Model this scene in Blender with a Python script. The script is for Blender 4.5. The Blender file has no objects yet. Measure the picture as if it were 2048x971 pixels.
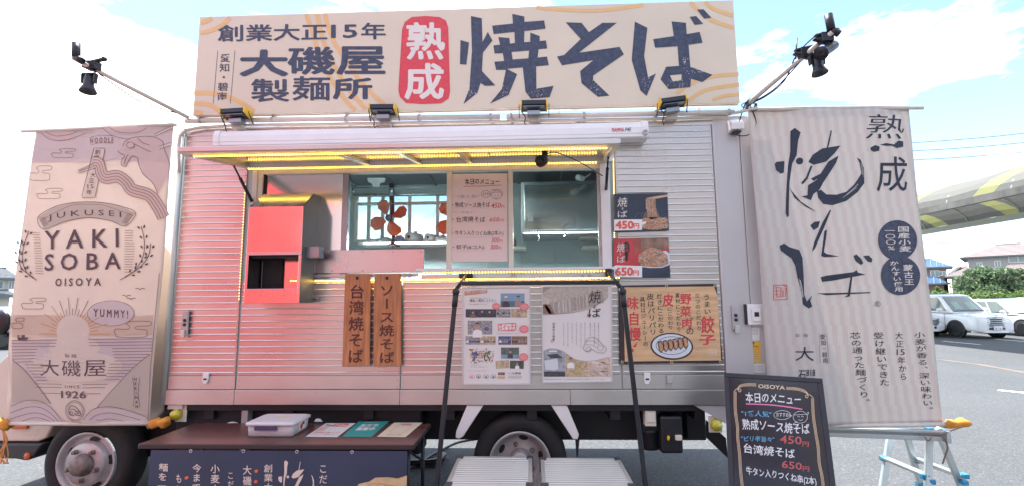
import bpy, bmesh, math, random
from mathutils import Vector, Matrix
from mathutils.geometry import tessellate_polygon
random.seed(7)
S = bpy.context.scene
COL = S.collection
R = math.radians
PI = math.pi

# ------------------------------------------------------------------ camera
FPX, CX, CY = 950.0, 1024.0, 485.5
PITCH, YAW, ROLL = 0.1165, 0.03847, -0.00815
CAMZ = 1.64
_f = Vector((-math.sin(YAW)*math.cos(PITCH), math.cos(YAW)*math.cos(PITCH), math.sin(PITCH)))
_r = Vector((math.cos(YAW), math.sin(YAW), 0))
_u = _r.cross(_f)
CR = _r*math.cos(ROLL) + _u*math.sin(ROLL)
CU = -_r*math.sin(ROLL) + _u*math.cos(ROLL)
CF = _f
CAM = Vector((0, 0, CAMZ))
cd = bpy.data.cameras.new('camera')
cam = bpy.data.objects.new('camera', cd); COL.objects.link(cam)
cd.sensor_width = 36; cd.lens = FPX/2048*36; cd.clip_end = 2000; cd.clip_start = 0.05
m3 = Matrix((CR, CU, -CF)).transposed()
cam.matrix_world = Matrix.Translation(CAM) @ m3.to_4x4()
S.camera = cam

# ------------------------------------------------------------------ light
SUN_EL, SUN_AZ = R(68), R(-30)          # azimuth from +Y, negative = to the left
S.view_settings.view_transform = 'Standard'; S.view_settings.look = 'None'
S.view_settings.exposure = 2.45; S.view_settings.gamma = 1
W = bpy.data.worlds.new("World"); S.world = W; W.use_nodes = True
nt = W.node_tree; nt.nodes.clear()
wo = nt.nodes.new('ShaderNodeOutputWorld'); bg = nt.nodes.new('ShaderNodeBackground')
sky = nt.nodes.new('ShaderNodeTexSky'); sky.sky_type = 'NISHITA'; sky.sun_disc = False
sky.sun_elevation = SUN_EL; sky.sun_rotation = SUN_AZ
sky.air_density = 1.0; sky.dust_density = 0.3; sky.ozone_density = 1.5
tc = nt.nodes.new('ShaderNodeTexCoord'); mp = nt.nodes.new('ShaderNodeMapping')
mp.inputs['Scale'].default_value = (1.6, 1.6, 4.2); mp.inputs['Location'].default_value = (3.3, 6.1, 1.7)
nz = nt.nodes.new('ShaderNodeTexNoise'); nz.inputs['Scale'].default_value = 1.5
nz.inputs['Detail'].default_value = 8; nz.inputs['Roughness'].default_value = 0.58
rp = nt.nodes.new('ShaderNodeValToRGB'); rp.color_ramp.elements[0].position = 0.49; rp.color_ramp.elements[1].position = 0.63
mx = nt.nodes.new('ShaderNodeMix'); mx.data_type = 'RGBA'
mx.inputs['B'].default_value = (10.6, 10.4, 10.0, 1)
L = nt.links.new
L(tc.outputs['Generated'], mp.inputs['Vector']); L(mp.outputs[0], nz.inputs['Vector']); L(nz.outputs['Fac'], rp.inputs[0])
L(rp.outputs[0], mx.inputs['Factor']); L(sky.outputs[0], mx.inputs['A']); L(mx.outputs['Result'], bg.inputs[0])
bg.inputs[1].default_value = 0.07
L(bg.outputs[0], wo.inputs[0])
sd = bpy.data.lights.new('sun', 'SUN'); sd.energy = 2.3; sd.angle = R(0.6); sd.color = (1, 0.965, 0.91)
sun = bpy.data.objects.new('sun', sd); COL.objects.link(sun)
sdir = Vector((math.sin(SUN_AZ)*math.cos(SUN_EL), math.cos(SUN_AZ)*math.cos(SUN_EL), math.sin(SUN_EL)))
sun.rotation_euler = sdir.to_track_quat('Z', 'Y').to_euler(); sun.location = (0, 0, 30)

# ------------------------------------------------------------------ pixel rays -> places on real planes
def ray(px, py):
    return (CR*((px-CX)/FPX) - CU*((py-CY)/FPX) + CF)
def PY(px, py, Y):
    d = ray(px, py); return CAM + d*(Y/d.y)
def PZ(px, py, z):
    d = ray(px, py); return CAM + d*((z-CAMZ)/d.z)
def PXp(px, py, X):
    d = ray(px, py); return CAM + d*(X/d.x)

# ------------------------------------------------------------------ materials
MATS = {}
def mat(name, col, rough=0.5, metal=0.0, bump=0.0, bscale=40, var=0.0, vscale=6, emit=None, estr=0, coat=0, spec=None,
        stretch=None, trans=0, col2=None, detail=4):
    if name in MATS: return MATS[name]
    m = bpy.data.materials.new(name); m.use_nodes = True; MATS[name] = m
    n = m.node_tree.nodes; l = m.node_tree.links; b = n['Principled BSDF']
    b.inputs['Base Color'].default_value = (*col, 1); b.inputs['Roughness'].default_value = rough
    b.inputs['Metallic'].default_value = metal
    if spec is not None: b.inputs['Specular IOR Level'].default_value = spec
    if coat: b.inputs['Coat Weight'].default_value = coat; b.inputs['Coat Roughness'].default_value = 0.08
    if emit: b.inputs['Emission Color'].default_value = (*emit, 1); b.inputs['Emission Strength'].default_value = estr
    if bump or var:
        t = n.new('ShaderNodeTexCoord'); mp = n.new('ShaderNodeMapping'); l.new(t.outputs['Object'], mp.inputs[0])
        if stretch: mp.inputs['Scale'].default_value = stretch
    if var:
        z = n.new('ShaderNodeTexNoise'); z.inputs['Scale'].default_value = vscale; z.inputs['Detail'].default_value = detail
        l.new(mp.outputs[0], z.inputs['Vector'])
        x = n.new('ShaderNodeMix'); x.data_type = 'RGBA'
        c2 = col2 or tuple(max(0, c*(1-var)) for c in col)
        x.inputs['A'].default_value = (*c2, 1)
        x.inputs['B'].default_value = (*(min(1, c*(1+var*0.6)) for c in col), 1)
        r = n.new('ShaderNodeMapRange'); r.inputs['From Min'].default_value = 0.3; r.inputs['From Max'].default_value = 0.7
        l.new(z.outputs['Fac'], r.inputs[0]); l.new(r.outputs[0], x.inputs['Factor']); l.new(x.outputs['Result'], b.inputs['Base Color'])
        r2 = n.new('ShaderNodeMapRange'); r2.inputs['From Min'].default_value = 0.3; r2.inputs['From Max'].default_value = 0.7
        r2.inputs['To Min'].default_value = rough*0.85; r2.inputs['To Max'].default_value = min(1, rough*1.2)
        l.new(z.outputs['Fac'], r2.inputs[0]); l.new(r2.outputs[0], b.inputs['Roughness'])
    if bump:
        z = n.new('ShaderNodeTexNoise'); z.inputs['Scale'].default_value = bscale; z.inputs['Detail'].default_value = 3
        l.new(mp.outputs[0], z.inputs['Vector'])
        bp = n.new('ShaderNodeBump'); bp.inputs['Strength'].default_value = bump; bp.inputs['Distance'].default_value = 0.02
        l.new(z.outputs['Fac'], bp.inputs['Height']); l.new(bp.outputs[0], b.inputs['Normal'])
    if trans:
        o = n['Material Output']; tr = n.new('ShaderNodeBsdfTranslucent'); ms = n.new('ShaderNodeMixShader')
        ms.inputs[0].default_value = trans
        src = b.inputs['Base Color'].links[0].from_socket if b.inputs['Base Color'].links else None
        if src: l.new(src, tr.inputs[0])
        else: tr.inputs[0].default_value = (*col, 1)
        l.new(b.outputs[0], ms.inputs[1]); l.new(tr.outputs[0], ms.inputs[2]); l.new(ms.outputs[0], o.inputs[0])
    return m
def glassmat(name, tint, alpha, rough=0.02):
    if name in MATS: return MATS[name]
    m = bpy.data.materials.new(name); m.use_nodes = True; MATS[name] = m
    n = m.node_tree.nodes; l = m.node_tree.links; n.clear()
    o = n.new('ShaderNodeOutputMaterial'); tr = n.new('ShaderNodeBsdfTransparent'); g = n.new('ShaderNodeBsdfGlossy')
    tr.inputs[0].default_value = (*tint, 1); g.inputs['Roughness'].default_value = rough
    fr = n.new('ShaderNodeFresnel'); fr.inputs[0].default_value = 1.38
    ad = n.new('ShaderNodeMath'); ad.operation = 'ADD'; ad.inputs[1].default_value = alpha
    ms = n.new('ShaderNodeMixShader'); l.new(fr.outputs[0], ad.inputs[0]); l.new(ad.outputs[0], ms.inputs[0])
    l.new(tr.outputs[0], ms.inputs[1]); l.new(g.outputs[0], ms.inputs[2]); l.new(ms.outputs[0], o.inputs[0])
    return m

ALU = mat('brushed_aluminium', (0.56, 0.525, 0.505), 0.30, 0.93, bump=0.07, bscale=1.6, var=0.10, vscale=2.2, stretch=(1, 1, 2.2))
ALU_RIB = mat('aluminium_rib', (0.76, 0.74, 0.72), 0.32, 0.75, var=0.06, vscale=5)
ALU_FLAT = mat('flat_aluminium', (0.60, 0.575, 0.555), 0.38, 0.85, bump=0.08, bscale=1.2, var=0.12, vscale=1.8)
ALU_PAINT = mat('silver_paint', (0.52, 0.50, 0.50), 0.42, 0.25, var=0.05, vscale=3)
STEEL = mat('stainless_steel', (0.55, 0.55, 0.56), 0.30, 1.0, bump=0.05, bscale=2.5, var=0.08, vscale=3)
STEEL_SHINY = mat('polished_stainless', (0.72, 0.70, 0.70), 0.13, 1.0, bump=0.03, bscale=1.5, var=0.05, vscale=4)
CREAM = mat('cream_painted_frame', (0.72, 0.66, 0.56), 0.45, var=0.08)
PIPE = mat('beige_pipe', (0.62, 0.55, 0.48), 0.4, var=0.1, vscale=9)
WHITE = mat('white_powder_coat', (0.78, 0.76, 0.75), 0.35, var=0.04)
BLACK = mat('black_plastic', (0.015, 0.015, 0.02), 0.4, var=0.2)
BLACK_METAL = mat('black_painted_tube', (0.02, 0.022, 0.03), 0.3, 0.2, var=0.2)
RUBBER = mat('tyre_rubber', (0.018, 0.017, 0.018), 0.75, bump=0.15, bscale=60, var=0.35, vscale=8)
CHASSIS = mat('black_chassis', (0.012, 0.013, 0.018), 0.6, var=0.4, vscale=7)
RIM = mat('silver_wheel', (0.45, 0.43, 0.43), 0.4, 0.35, var=0.22, vscale=7)
YELLOW = mat('yellow_plastic', (0.85, 0.50, 0.03), 0.4, var=0.15)
LED_BASE = mat('led_strip_base', (0.50, 0.34, 0.06), 0.4)
LED = mat('warm_led', (1, 0.8, 0.3), 0.3, emit=(1, 0.60, 0.07), estr=1.9)
LED_W = mat('cool_led', (1, 1, 1), 0.3, emit=(0.95, 1, 1), estr=5.0)
GLASS = glassmat('window_glass', (0.86, 0.93, 0.94), 0.0)

# ------------------------------------------------------------------ mesh builder
class MB:
    def __init__(s): s.v = []; s.f = []; s.sm = []; s.mi = []
    def add(s, vs, fs, smooth=False, mi=0):
        o = len(s.v); s.v += [Vector(v) for v in vs]
        for f in fs: s.f.append([i+o for i in f]); s.sm.append(smooth); s.mi.append(mi)
        return s
    def box(s, x0, x1, y0, y1, z0, z1, mi=0):
        if x0 > x1: x0, x1 = x1, x0
        if y0 > y1: y0, y1 = y1, y0
        if z0 > z1: z0, z1 = z1, z0
        vs = [(x, y, z) for z in (z0, z1) for y in (y0, y1) for x in (x0, x1)]
        return s.add(vs, [(0, 2, 3, 1), (4, 5, 7, 6), (0, 1, 5, 4), (2, 6, 7, 3), (0, 4, 6, 2), (1, 3, 7, 5)], mi=mi)
    def tube(s, pts, r, n=8, cap=True, mi=0, r2=None):
        pts = [Vector(p) for p in pts]; k = len(pts); o = len(s.v); up = None
        for i, p in enumerate(pts):
            t = (pts[min(i+1, k-1)] - pts[max(i-1, 0)]).normalized()
            if up is None: up = Vector((0, 0, 1)) if abs(t.z) < 0.9 else Vector((1, 0, 0))
            a = t.cross(up).normalized(); b = a.cross(t).normalized(); up = b
            rr = r if r2 is None else r + (r2-r)*i/(k-1)
            for j in range(n):
                q = 2*PI*j/n; s.v.append(p + a*rr*math.cos(q) + b*rr*math.sin(q))
        for i in range(k-1):
            for j in range(n):
                s.f.append([o+i*n+j, o+i*n+(j+1) % n, o+(i+1)*n+(j+1) % n, o+(i+1)*n+j]); s.sm.append(True); s.mi.append(mi)
        if cap:
            s.f.append([o+j for j in range(n)][::-1]); s.sm.append(False); s.mi.append(mi)
            s.f.append([o+(k-1)*n+j for j in range(n)]); s.sm.append(False); s.mi.append(mi)
        return s
    def bar(s, a, b, w, h, up=(0, 0, 1), mi=0):
        a = Vector(a); b = Vector(b); t = (b-a).normalized(); u = Vector(up)
        if abs(t.dot(u)) > 0.95: u = Vector((0, 1, 0))
        x = t.cross(u).normalized()*w/2; y = x.cross(t).normalized()*h/2
        vs = [p+q for p in (a, b) for q in (-x-y, x-y, x+y, -x+y)]
        return s.add(vs, [(3, 2, 1, 0), (4, 5, 6, 7), (0, 1, 5, 4), (1, 2, 6, 5), (2, 3, 7, 6), (3, 0, 4, 7)], mi=mi)
    def lathe(s, c, axis, prof, n=24, mi=0, smooth=True, cap=True):   # prof: (radius, distance along axis)
        c = Vector(c); t = Vector(axis).normalized(); u = Vector((0, 0, 1)) if abs(t.z) < .9 else Vector((1, 0, 0))
        a = t.cross(u).normalized(); b = a.cross(t); o = len(s.v)
        for (r, h) in prof:
            for j in range(n):
                q = 2*PI*j/n; s.v.append(c + t*h + a*r*math.cos(q) + b*r*math.sin(q))
        for i in range(len(prof)-1):
            for j in range(n):
                s.f.append([o+i*n+j, o+i*n+(j+1) % n, o+(i+1)*n+(j+1) % n, o+(i+1)*n+j]); s.sm.append(smooth); s.mi.append(mi)
        for i in (0, len(prof)-1):
            if cap and prof[i][0] > 1e-4:
                s.f.append([o+i*n+j for j in range(n)]); s.sm.append(False); s.mi.append(mi)
        return s
    def prism(s, pts, d, mi=0, smooth=False):    # pts: 3D loop, d: extrusion vector
        pts = [Vector(p) for p in pts]; n = len(pts); d = Vector(d)
        vs = pts + [p+d for p in pts]
        fs = [list(range(n))[::-1], [i+n for i in range(n)]] + [[i, (i+1) % n, (i+1) % n+n, i+n] for i in range(n)]
        return s.add(vs, fs, smooth, mi)
    def ball(s, c, r, n=10, m=6, mi=0, sc=(1, 1, 1)):
        c = Vector(c); vs = []; fs = []
        for i in range(m+1):
            th = PI*i/m
            for j in range(n):
                q = 2*PI*j/n; vs.append(c+Vector((r*sc[0]*math.sin(th)*math.cos(q), r*sc[1]*math.sin(th)*math.sin(q), r*sc[2]*math.cos(th))))
        for i in range(m):
            for j in range(n): fs.append([i*n+j, (i+1)*n+j, (i+1)*n+(j+1) % n, i*n+(j+1) % n])
        return s.add(vs, fs, True, mi)

def mesh_from(mb, name, mats, org=Vector((0, 0, 0)), clean=True):
    me = bpy.data.meshes.new(name)
    me.from_pydata([tuple(v-org) for v in mb.v], [], mb.f)
    for p, sm, mi in zip(me.polygons, mb.sm, mb.mi): p.use_smooth = sm; p.material_index = mi
    for m in (mats if isinstance(mats, (list, tuple)) else [mats]): me.materials.append(m)
    if clean:
        bm = bmesh.new(); bm.from_mesh(me); bmesh.ops.recalc_face_normals(bm, faces=bm.faces); bm.to_mesh(me); bm.free()
    me.update(); return me
def worg(o):
    p = Vector((0, 0, 0))
    while o is not None: p += o.location; o = o.parent
    return p
def obj(name, mb, mats, parent=None, bevel=0, loc=None, kind=None, label=None, clean=True, seg=2):
    org = worg(parent) if parent is not None else Vector(loc or (0, 0, 0))
    o = bpy.data.objects.new(name, mesh_from(mb, name, mats, org, clean)); COL.objects.link(o)
    if parent is not None: o.parent = parent
    else: o.location = org
    if bevel:
        b = o.modifiers.new('bevel', 'BEVEL'); b.width = bevel; b.segments = seg; b.limit_method = 'ANGLE'; b.angle_limit = R(40)
    if kind: o['kind'] = kind
    if label: o['label'] = label
    return o
def tag(o, label, cat, group=None):
    o['label'] = label; o['category'] = cat
    if group: o['group'] = group
    return o
def thing(name, label, cat, loc=(0, 0, 0), group=None):
    o = bpy.data.objects.new(name, None); o.empty_display_size = 0.1; COL.objects.link(o); o.location = loc
    return tag(o, label, cat, group)
def inst(o, parent, off, name=None):
    c = o.copy(); COL.objects.link(c); c.parent = parent; c.location = Vector(o.location)+Vector(off); return c
def copy_tree(o, parent=None):
    c = o.copy(); COL.objects.link(c); c.parent = parent
    for ch in o.children: copy_tree(ch, c)
    return c

# ------------------------------------------------------------------ flat print on a plane (lettering, drawings)
class Frame:      # a plane with origin o, axes u (right), v (up), n (towards the viewer)
    def __init__(s, o, u, v, wave=None):
        s.o = Vector(o); s.u = Vector(u).normalized(); s.v = Vector(v).normalized(); s.n = s.u.cross(s.v).normalized()
        s.wave = wave
        s.nf = s.n
    def ab(s, px, py):
        d = ray(px, py); t = (s.o-CAM).dot(s.n)/d.dot(s.n); p = CAM+d*t-s.o
        return p.dot(s.u), p.dot(s.v)
    def at(s, a, b, h=0):
        w = s.wave(a, b) if s.wave else 0
        return s.o + s.u*a + s.v*b + s.n*(h+w)
FACE = lambda Y: Frame((0, Y, 0), (1, 0, 0), (0, 0, 1))     # n = (0,-1,0)

_gl = {}
def glyphs(text, off=0.0, shear=0.0):
    k = (text, off, shear)
    if k in _gl: return _gl[k]
    c = bpy.data.curves.new('t', 'FONT'); c.body = text; c.resolution_u = 2; c.offset = off; c.shear = shear
    o = bpy.data.objects.new('t', c); COL.objects.link(o)
    m = bpy.data.meshes.new_from_object(o.evaluated_get(bpy.context.evaluated_depsgraph_get()))
    vs = [(v.co.x, v.co.y) for v in m.vertices]; fs = [tuple(p.vertices) for p in m.polygons]
    bpy.data.objects.remove(o); bpy.data.curves.remove(c); bpy.data.meshes.remove(m)
    if vs:
        xs = [v[0] for v in vs]; ys = [v[1] for v in vs]; bb = (min(xs), min(ys), max(xs), max(ys))
    else: bb = (0, 0, 1, 1)
    _gl[k] = (vs, fs, bb); return _gl[k]

class Print:
    def __init__(s, owner, frame, base=0.0015, step=0.0008):
        s.owner = owner; s.fr = frame; s.base = base; s.step = step; s.d = {}; s.layer = 0; s.hold = False; s.k = 0; s.conv = lambda x, y: (x, y)
    def scale(s, ox, oy, k): s.conv = lambda x, y: (ox+x/k, oy+y/k); return s
    def ab(s, p): return s.fr.ab(*s.conv(*p))
    SPLIT = ('lettering', 'seal', 'circle', 'stripe', 'picture', 'speech_bubble')
    def tick(s):
        if not s.hold: s.k += 1
    def _mb(s, name, m):
        k = s.k if name in s.SPLIT else 0
        return s.d.setdefault((name, m.name, k), (MB(), m))[0]
    def put(s, name, m, verts, faces, layer=None):
        h = s.base + s.step*(s.layer if layer is None else layer)
        s._mb(name, m).add([s.fr.at(a, b, h) for a, b in verts], faces)
    def poly(s, pts, m, holes=(), name='print', layer=None, raw=False):
        loops = [[(p if raw else s.ab(p)) for p in lp] for lp in [pts]+list(holes)]
        tri = tessellate_polygon([[Vector((a, b, 0)) for a, b in lp] for lp in loops])
        flat = [p for lp in loops for p in lp]
        vs = list(flat); fs = [tuple(t) for t in tri]
        if s.fr.wave:            # follow the cloth: split long triangles
            for _ in range(5):
                nf = []; ch = False
                for t in fs:
                    L = [((vs[t[i]][0]-vs[t[(i+1) % 3]][0])**2+(vs[t[i]][1]-vs[t[(i+1) % 3]][1])**2, i) for i in range(3)]
                    l, i = max(L)
                    if l > 0.05**2:
                        a, b, c = t[i], t[(i+1) % 3], t[(i+2) % 3]
                        vs.append(((vs[a][0]+vs[b][0])/2, (vs[a][1]+vs[b][1])/2)); k = len(vs)-1
                        nf += [(a, k, c), (k, b, c)]; ch = True
                    else: nf.append(t)
                fs = nf
                if not ch: break
        s.put(name, m, vs, fs, layer); s.tick()
    def rect(s, x0, y0, x1, y1, m, name='print', layer=None):
        s.poly([(x0, y0), (x1, y0), (x1, y1), (x0, y1)], m, name=name, layer=layer)
    def ell(s, x, y, rx, ry, m, n=24, name='print', layer=None, rot=0):
        s.poly([(x+rx*math.cos(2*PI*i/n)*math.cos(rot)-ry*math.sin(2*PI*i/n)*math.sin(rot),
                 y+rx*math.cos(2*PI*i/n)*math.sin(rot)+ry*math.sin(2*PI*i/n)*math.cos(rot)) for i in range(n)], m, name=name, layer=layer)
    def stroke(s, pts, w, m, name='line', layer=None, closed=False, smooth=True, taper=None):
        P = [Vector(p) for p in pts]
        if smooth and len(P) > 2: P = cr(P, closed)
        n = len(P); vs = []; fs = []
        for i, p in enumerate(P):
            a = P[i-1] if (i > 0 or closed) else p; b = P[(i+1) % n] if (i < n-1 or closed) else p
            t = (b-a); t = t.normalized() if t.length > 1e-9 else Vector((1, 0))
            ww = w/2
            if taper: ww *= taper(i/(n-1))
            q = Vector((-t.y, t.x))*ww
            vs += [s.ab(p+q), s.ab(p-q)]
        for i in range(n if closed else n-1):
            j = (i+1) % n; fs.append((2*i, 2*i+1, 2*j+1, 2*j))
        s.put(name, m, vs, fs, layer); s.tick()
    def ring(s, x, y, rx, ry, w, m, n=28, name='line', layer=None, a0=0, a1=2*PI):
        full = abs(a1-a0-2*PI) < 1e-6
        k = n if full else n+1
        s.stroke([(x+rx*math.cos(a0+(a1-a0)*i/n), y+ry*math.sin(a0+(a1-a0)*i/n)) for i in range(k)], w, m, name, layer, closed=full, smooth=False)
    # string fitted to a pixel quad TL, TR, BR, BL
    def text(s, t, x0, y0, x1, y1, m, off=0.0, dy=0.0, name='lettering', layer=None, shear=0, jit=0, arc=0):
        vs, fs, bb = glyphs(t, off if off < 0.013 else 0.0, shear)
        if not vs: return
        W_ = bb[2]-bb[0]; H_ = bb[3]-bb[1]
        out = []
        for x, y in vs:
            a = (x-bb[0])/W_; b = (y-bb[1])/H_
            px = x0+(x1-x0)*a; py = y1+(y0-y1)*b + dy*a + arc*(4*(a-0.5)**2)
            if jit: py += jit*math.sin(a*9+len(t)); px += jit*math.sin(b*5+a*7)
            out.append((px, py))
        W2 = abs(x1-x0)/W_*off; H2 = abs(y1-y0)/H_*off
        s.bold(name, m, out, fs, layer, W2, H2, off >= 0.013)
    def bold(s, name, m, out, fs, layer, W2, H2, on):
        if not on: s.put(name, m, [s.ab(p) for p in out], fs, layer); s.tick(); return
        lay = s.layer if layer is None else layer
        for k in range(7):
            dx, dy = (0, 0) if k == 6 else (W2*0.9*math.cos(k*PI/3), H2*0.9*math.sin(k*PI/3))
            s.put(name, m, [s.ab((x+dx, y+dy)) for x, y in out], fs, lay+k*0.08)
        s.tick()
    # vertical column; cells may be single characters or strings; em box fitted
    def col(s, t, xc, y0, y1, w, m, off=0.0, dx=0.0, name='lettering', layer=None, jit=0, gap=0.08, rowslope=0):
        cells = t if isinstance(t, list) else list(t)
        n = len(cells); h = (y1-y0)/n
        for i, c in enumerate(cells):
            if c == ' ': continue
            rot = c in 'ー―'
            vs, fs, bb = glyphs(c, off if off < 0.013 else 0.0)
            cy = y0+h*(i+0.5); cx = xc+dx*(i+0.5)/n
            if jit: cx += random.uniform(-jit, jit)
            hh = h*(1-gap); out = []
            for x, y in vs:
                if len(c) > 1: a = (x-bb[0])/(bb[2]-bb[0])-0.5; b = ((y-bb[1])/(bb[3]-bb[1])-0.5)*0.8
                else: a = x/1.0-0.5; b = y+0.12-0.5
                if len(c) == 1 and ord(c) < 256:
                    a = (x-(bb[0]+bb[2])/2); b = (y-0.36)
                if rot: a, b = b, -a
                if c in '。、': a += 0.55; b += 0.55
                out.append((cx+a*w, cy-b*hh+rowslope*a*w))
            t0 = s.hold; s.hold = True; s.bold(name, m, out, fs, layer, w*off, hh*off, off >= 0.013); s.hold = t0
        s.tick()
    def done(s):
        for (name, mn, k), (mb, m) in s.d.items():
            obj(name, mb, m, s.owner, clean=False, kind=None if name in s.SPLIT else 'stuff')
        s.d = {}
def cr(P, closed=False, k=5):      # Catmull-Rom
    out = []; n = len(P)
    rng = range(n if closed else n-1)
    for i in rng:
        if closed: a, b, c, d = P[i-1], P[i], P[(i+1) % n], P[(i+2) % n]
        else: a, b, c, d = P[max(i-1, 0)], P[i], P[i+1], P[min(i+2, n-1)]
        for j in range(k):
            t = j/k
            out.append(0.5*((2*b)+(c-a)*t+(2*a-5*b+4*c-d)*t*t+(3*b-a-3*c+d)*t**3))
    if not closed: out.append(P[-1])
    return out
#PARTS
# ------------------------------------------------------------------ ground
F = 3.8
ASPH = mat('asphalt', (0.085, 0.09, 0.095), 0.85, bump=0.35, bscale=90, var=0.35, vscale=35)
def asphalt_nodes():
    n = ASPH.node_tree.nodes; l = ASPH.node_tree.links; b = n['Principled BSDF']
    t = n.new('ShaderNodeTexCoord')
    v = n.new('ShaderNodeTexVoronoi'); v.inputs['Scale'].default_value = 75
    l.new(t.outputs['Object'], v.inputs['Vector'])
    big = n.new('ShaderNodeTexNoise'); big.inputs['Scale'].default_value = 0.5; big.inputs['Detail'].default_value = 9; big.inputs['Roughness'].default_value = 0.65
    l.new(t.outputs['Object'], big.inputs['Vector'])
    r = n.new('ShaderNodeValToRGB'); e = r.color_ramp
    e.elements[0].position = 0.0; e.elements[0].color = (0.065, 0.07, 0.074, 1)
    e.elements[1].position = 1.0; e.elements[1].color = (0.22, 0.228, 0.232, 1)
    k = e.elements.new(0.55); k.color = (0.090, 0.096, 0.10, 1); k = e.elements.new(0.8); k.color = (0.108, 0.115, 0.118, 1)
    l.new(v.outputs['Color'], r.inputs[0])
    m = n.new('ShaderNodeMix'); m.data_type = 'RGBA'; m.blend_type = 'MULTIPLY'; m.inputs['Factor'].default_value = 1
    r2 = n.new('ShaderNodeValToRGB'); r2.color_ramp.elements[0].color = (0.62, 0.62, 0.62, 1); r2.color_ramp.elements[1].color = (1.15, 1.15, 1.15, 1)
    l.new(big.outputs['Fac'], r2.inputs[0]); l.new(r.outputs[0], m.inputs['A']); l.new(r2.outputs[0], m.inputs['B'])
    l.new(m.outputs['Result'], b.inputs['Base Color'])
asphalt_nodes()
g = MB(); g.add([(-400, -120, 0), (400, -120, 0), (400, 600, 0), (-400, 600, 0)], [(0, 1, 2, 3)])
obj('ground', g, ASPH, kind='structure')
ROADPAINT = mat('white_road_paint', (0.72, 0.72, 0.70), 0.7, var=0.25, vscale=12)
TAR = mat('patched_seam', (0.20, 0.15, 0.12), 0.8, var=0.3, vscale=4)
def ground_strip(name, pix, w, m, z=0.004):
    P = [PZ(x, y, 0) for x, y in pix]; mb = MB()
    for a, b in zip(P, P[1:]):
        t = (b-a).normalized(); q = Vector((-t.y, t.x, 0))*w/2
        mb.add([v+Vector((0, 0, z)) for v in (a+q, a-q, b-q, b+q)], [(0, 1, 2, 3)])
    return obj(name, mb, m, kind='structure')
ground_strip('asphalt_seam', [(1700, 703), (1880, 718), (1960, 728), (2100, 753)], 0.16, TAR)
for k, pp in enumerate([[(1885, 681), (1960, 688)], [(1996, 779), (2120, 792)], [(1240, 861), (1420, 858)], [(1990, 677), (2120, 688)], [(1560, 690), (1650, 676)]]):
    ground_strip('parking_line', pp, 0.15, ROADPAINT, 0.004)

# ------------------------------------------------------------------ food truck
def fz(py, px=950, Y=F): return PY(px, py, Y).z
def fx(px, py, Y=F): return PY(px, py, Y).x
XL = fx(334, 700); XR = fx(1450, 640); ZB = fz(808); ZT = 3.10
ZS = fz(777.5); ZF = fz(743)        # skirt seam, lowest rib
truck = thing('food_truck', 'silver ribbed aluminium box food truck with its serving hatch open', 'food truck', (0, F, 0))
T = lambda name, mb, m, **k: obj(name, mb, m, truck, **k)
XR2 = fx(1548, 700)
XA = fx(479, 640); XC = fx(801, 760); XO0 = fx(500, 430); XO1 = fx(1216, 430); ZO0 = fz(553); ZO1 = fz(333)
ZO0m = fz(553)
pitch = 0.0503; rr = 0.0070
ribmesh = {}
riv = MB()
def rivet(x, z, y=None):
    y = F if y is None else y
    c = Vector((x, y, z)); n = 6; r = 0.0045
    vs = [c+Vector((r*math.cos(2*PI*j/n), -0.0005, r*math.sin(2*PI*j/n))) for j in range(n)] + [c+Vector((0, -0.003, 0))]
    riv.add(vs, [(j, (j+1) % n, n) for j in range(n)], True)
def ribbed(name, x0, x1, z0, z1, edge=True, label=None):
    sh = MB(); sh.box(x0+0.003, x1-0.003, F, F+0.012, z0, z1)
    p = T(name, sh, ALU)
    w = x1-x0-0.02
    prof = [(rr*1.02, 0.0)] + [(rr*math.cos(PI*i/8), rr*1.15*math.sin(PI*i/8)) for i in range(1, 8)] + [(-rr*1.02, 0.0)]
    first = None; zi = ZF + math.ceil((z0-ZF+0.004)/pitch)*pitch
    while zi < z1-0.008:
        if first is None:
            mb = MB(); n = len(prof)
            vs = [(x0+0.010, F-h, zi+a) for a, h in prof] + [(x0+0.010+w, F-h, zi+a) for a, h in prof]
            mb.add(vs, [(i, i+1, i+1+n, i+n) for i in range(n-1)], True)
            mb.add(vs, [list(range(n))[::-1], list(range(n, 2*n))])
            first = obj('rib', mb, ALU_RIB, p, clean=False); z00 = zi
        else: inst(first, p, (0, 0, zi-z00))
        if edge and zi+pitch/2 < z1:
            for x in (x0+0.014, x1-0.014): rivet(x, zi+pitch/2)
        zi += pitch
    return p
XM = fx(1240, 640); XR1 = fx(1445, 640)
ribbed('ribbed_panel', XL+0.035, XA-0.006, ZF-0.02, fz(262, 420))
ribbed('ribbed_panel', XA+0.006, XC-0.004, ZF-0.02, fz(557))
ribbed('ribbed_panel', XC+0.004, XM-0.003, ZF-0.02, fz(557))
ribbed('ribbed_panel', XM+0.003, XR1, ZF-0.02, fz(238, 1350))
for k in range(44):   # a second riveted seam down the right hand panel
    z = ZF+pitch*(k+0.5)
    if z < fz(240, 1330): rivet(fx(1330, 300), z)
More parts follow.
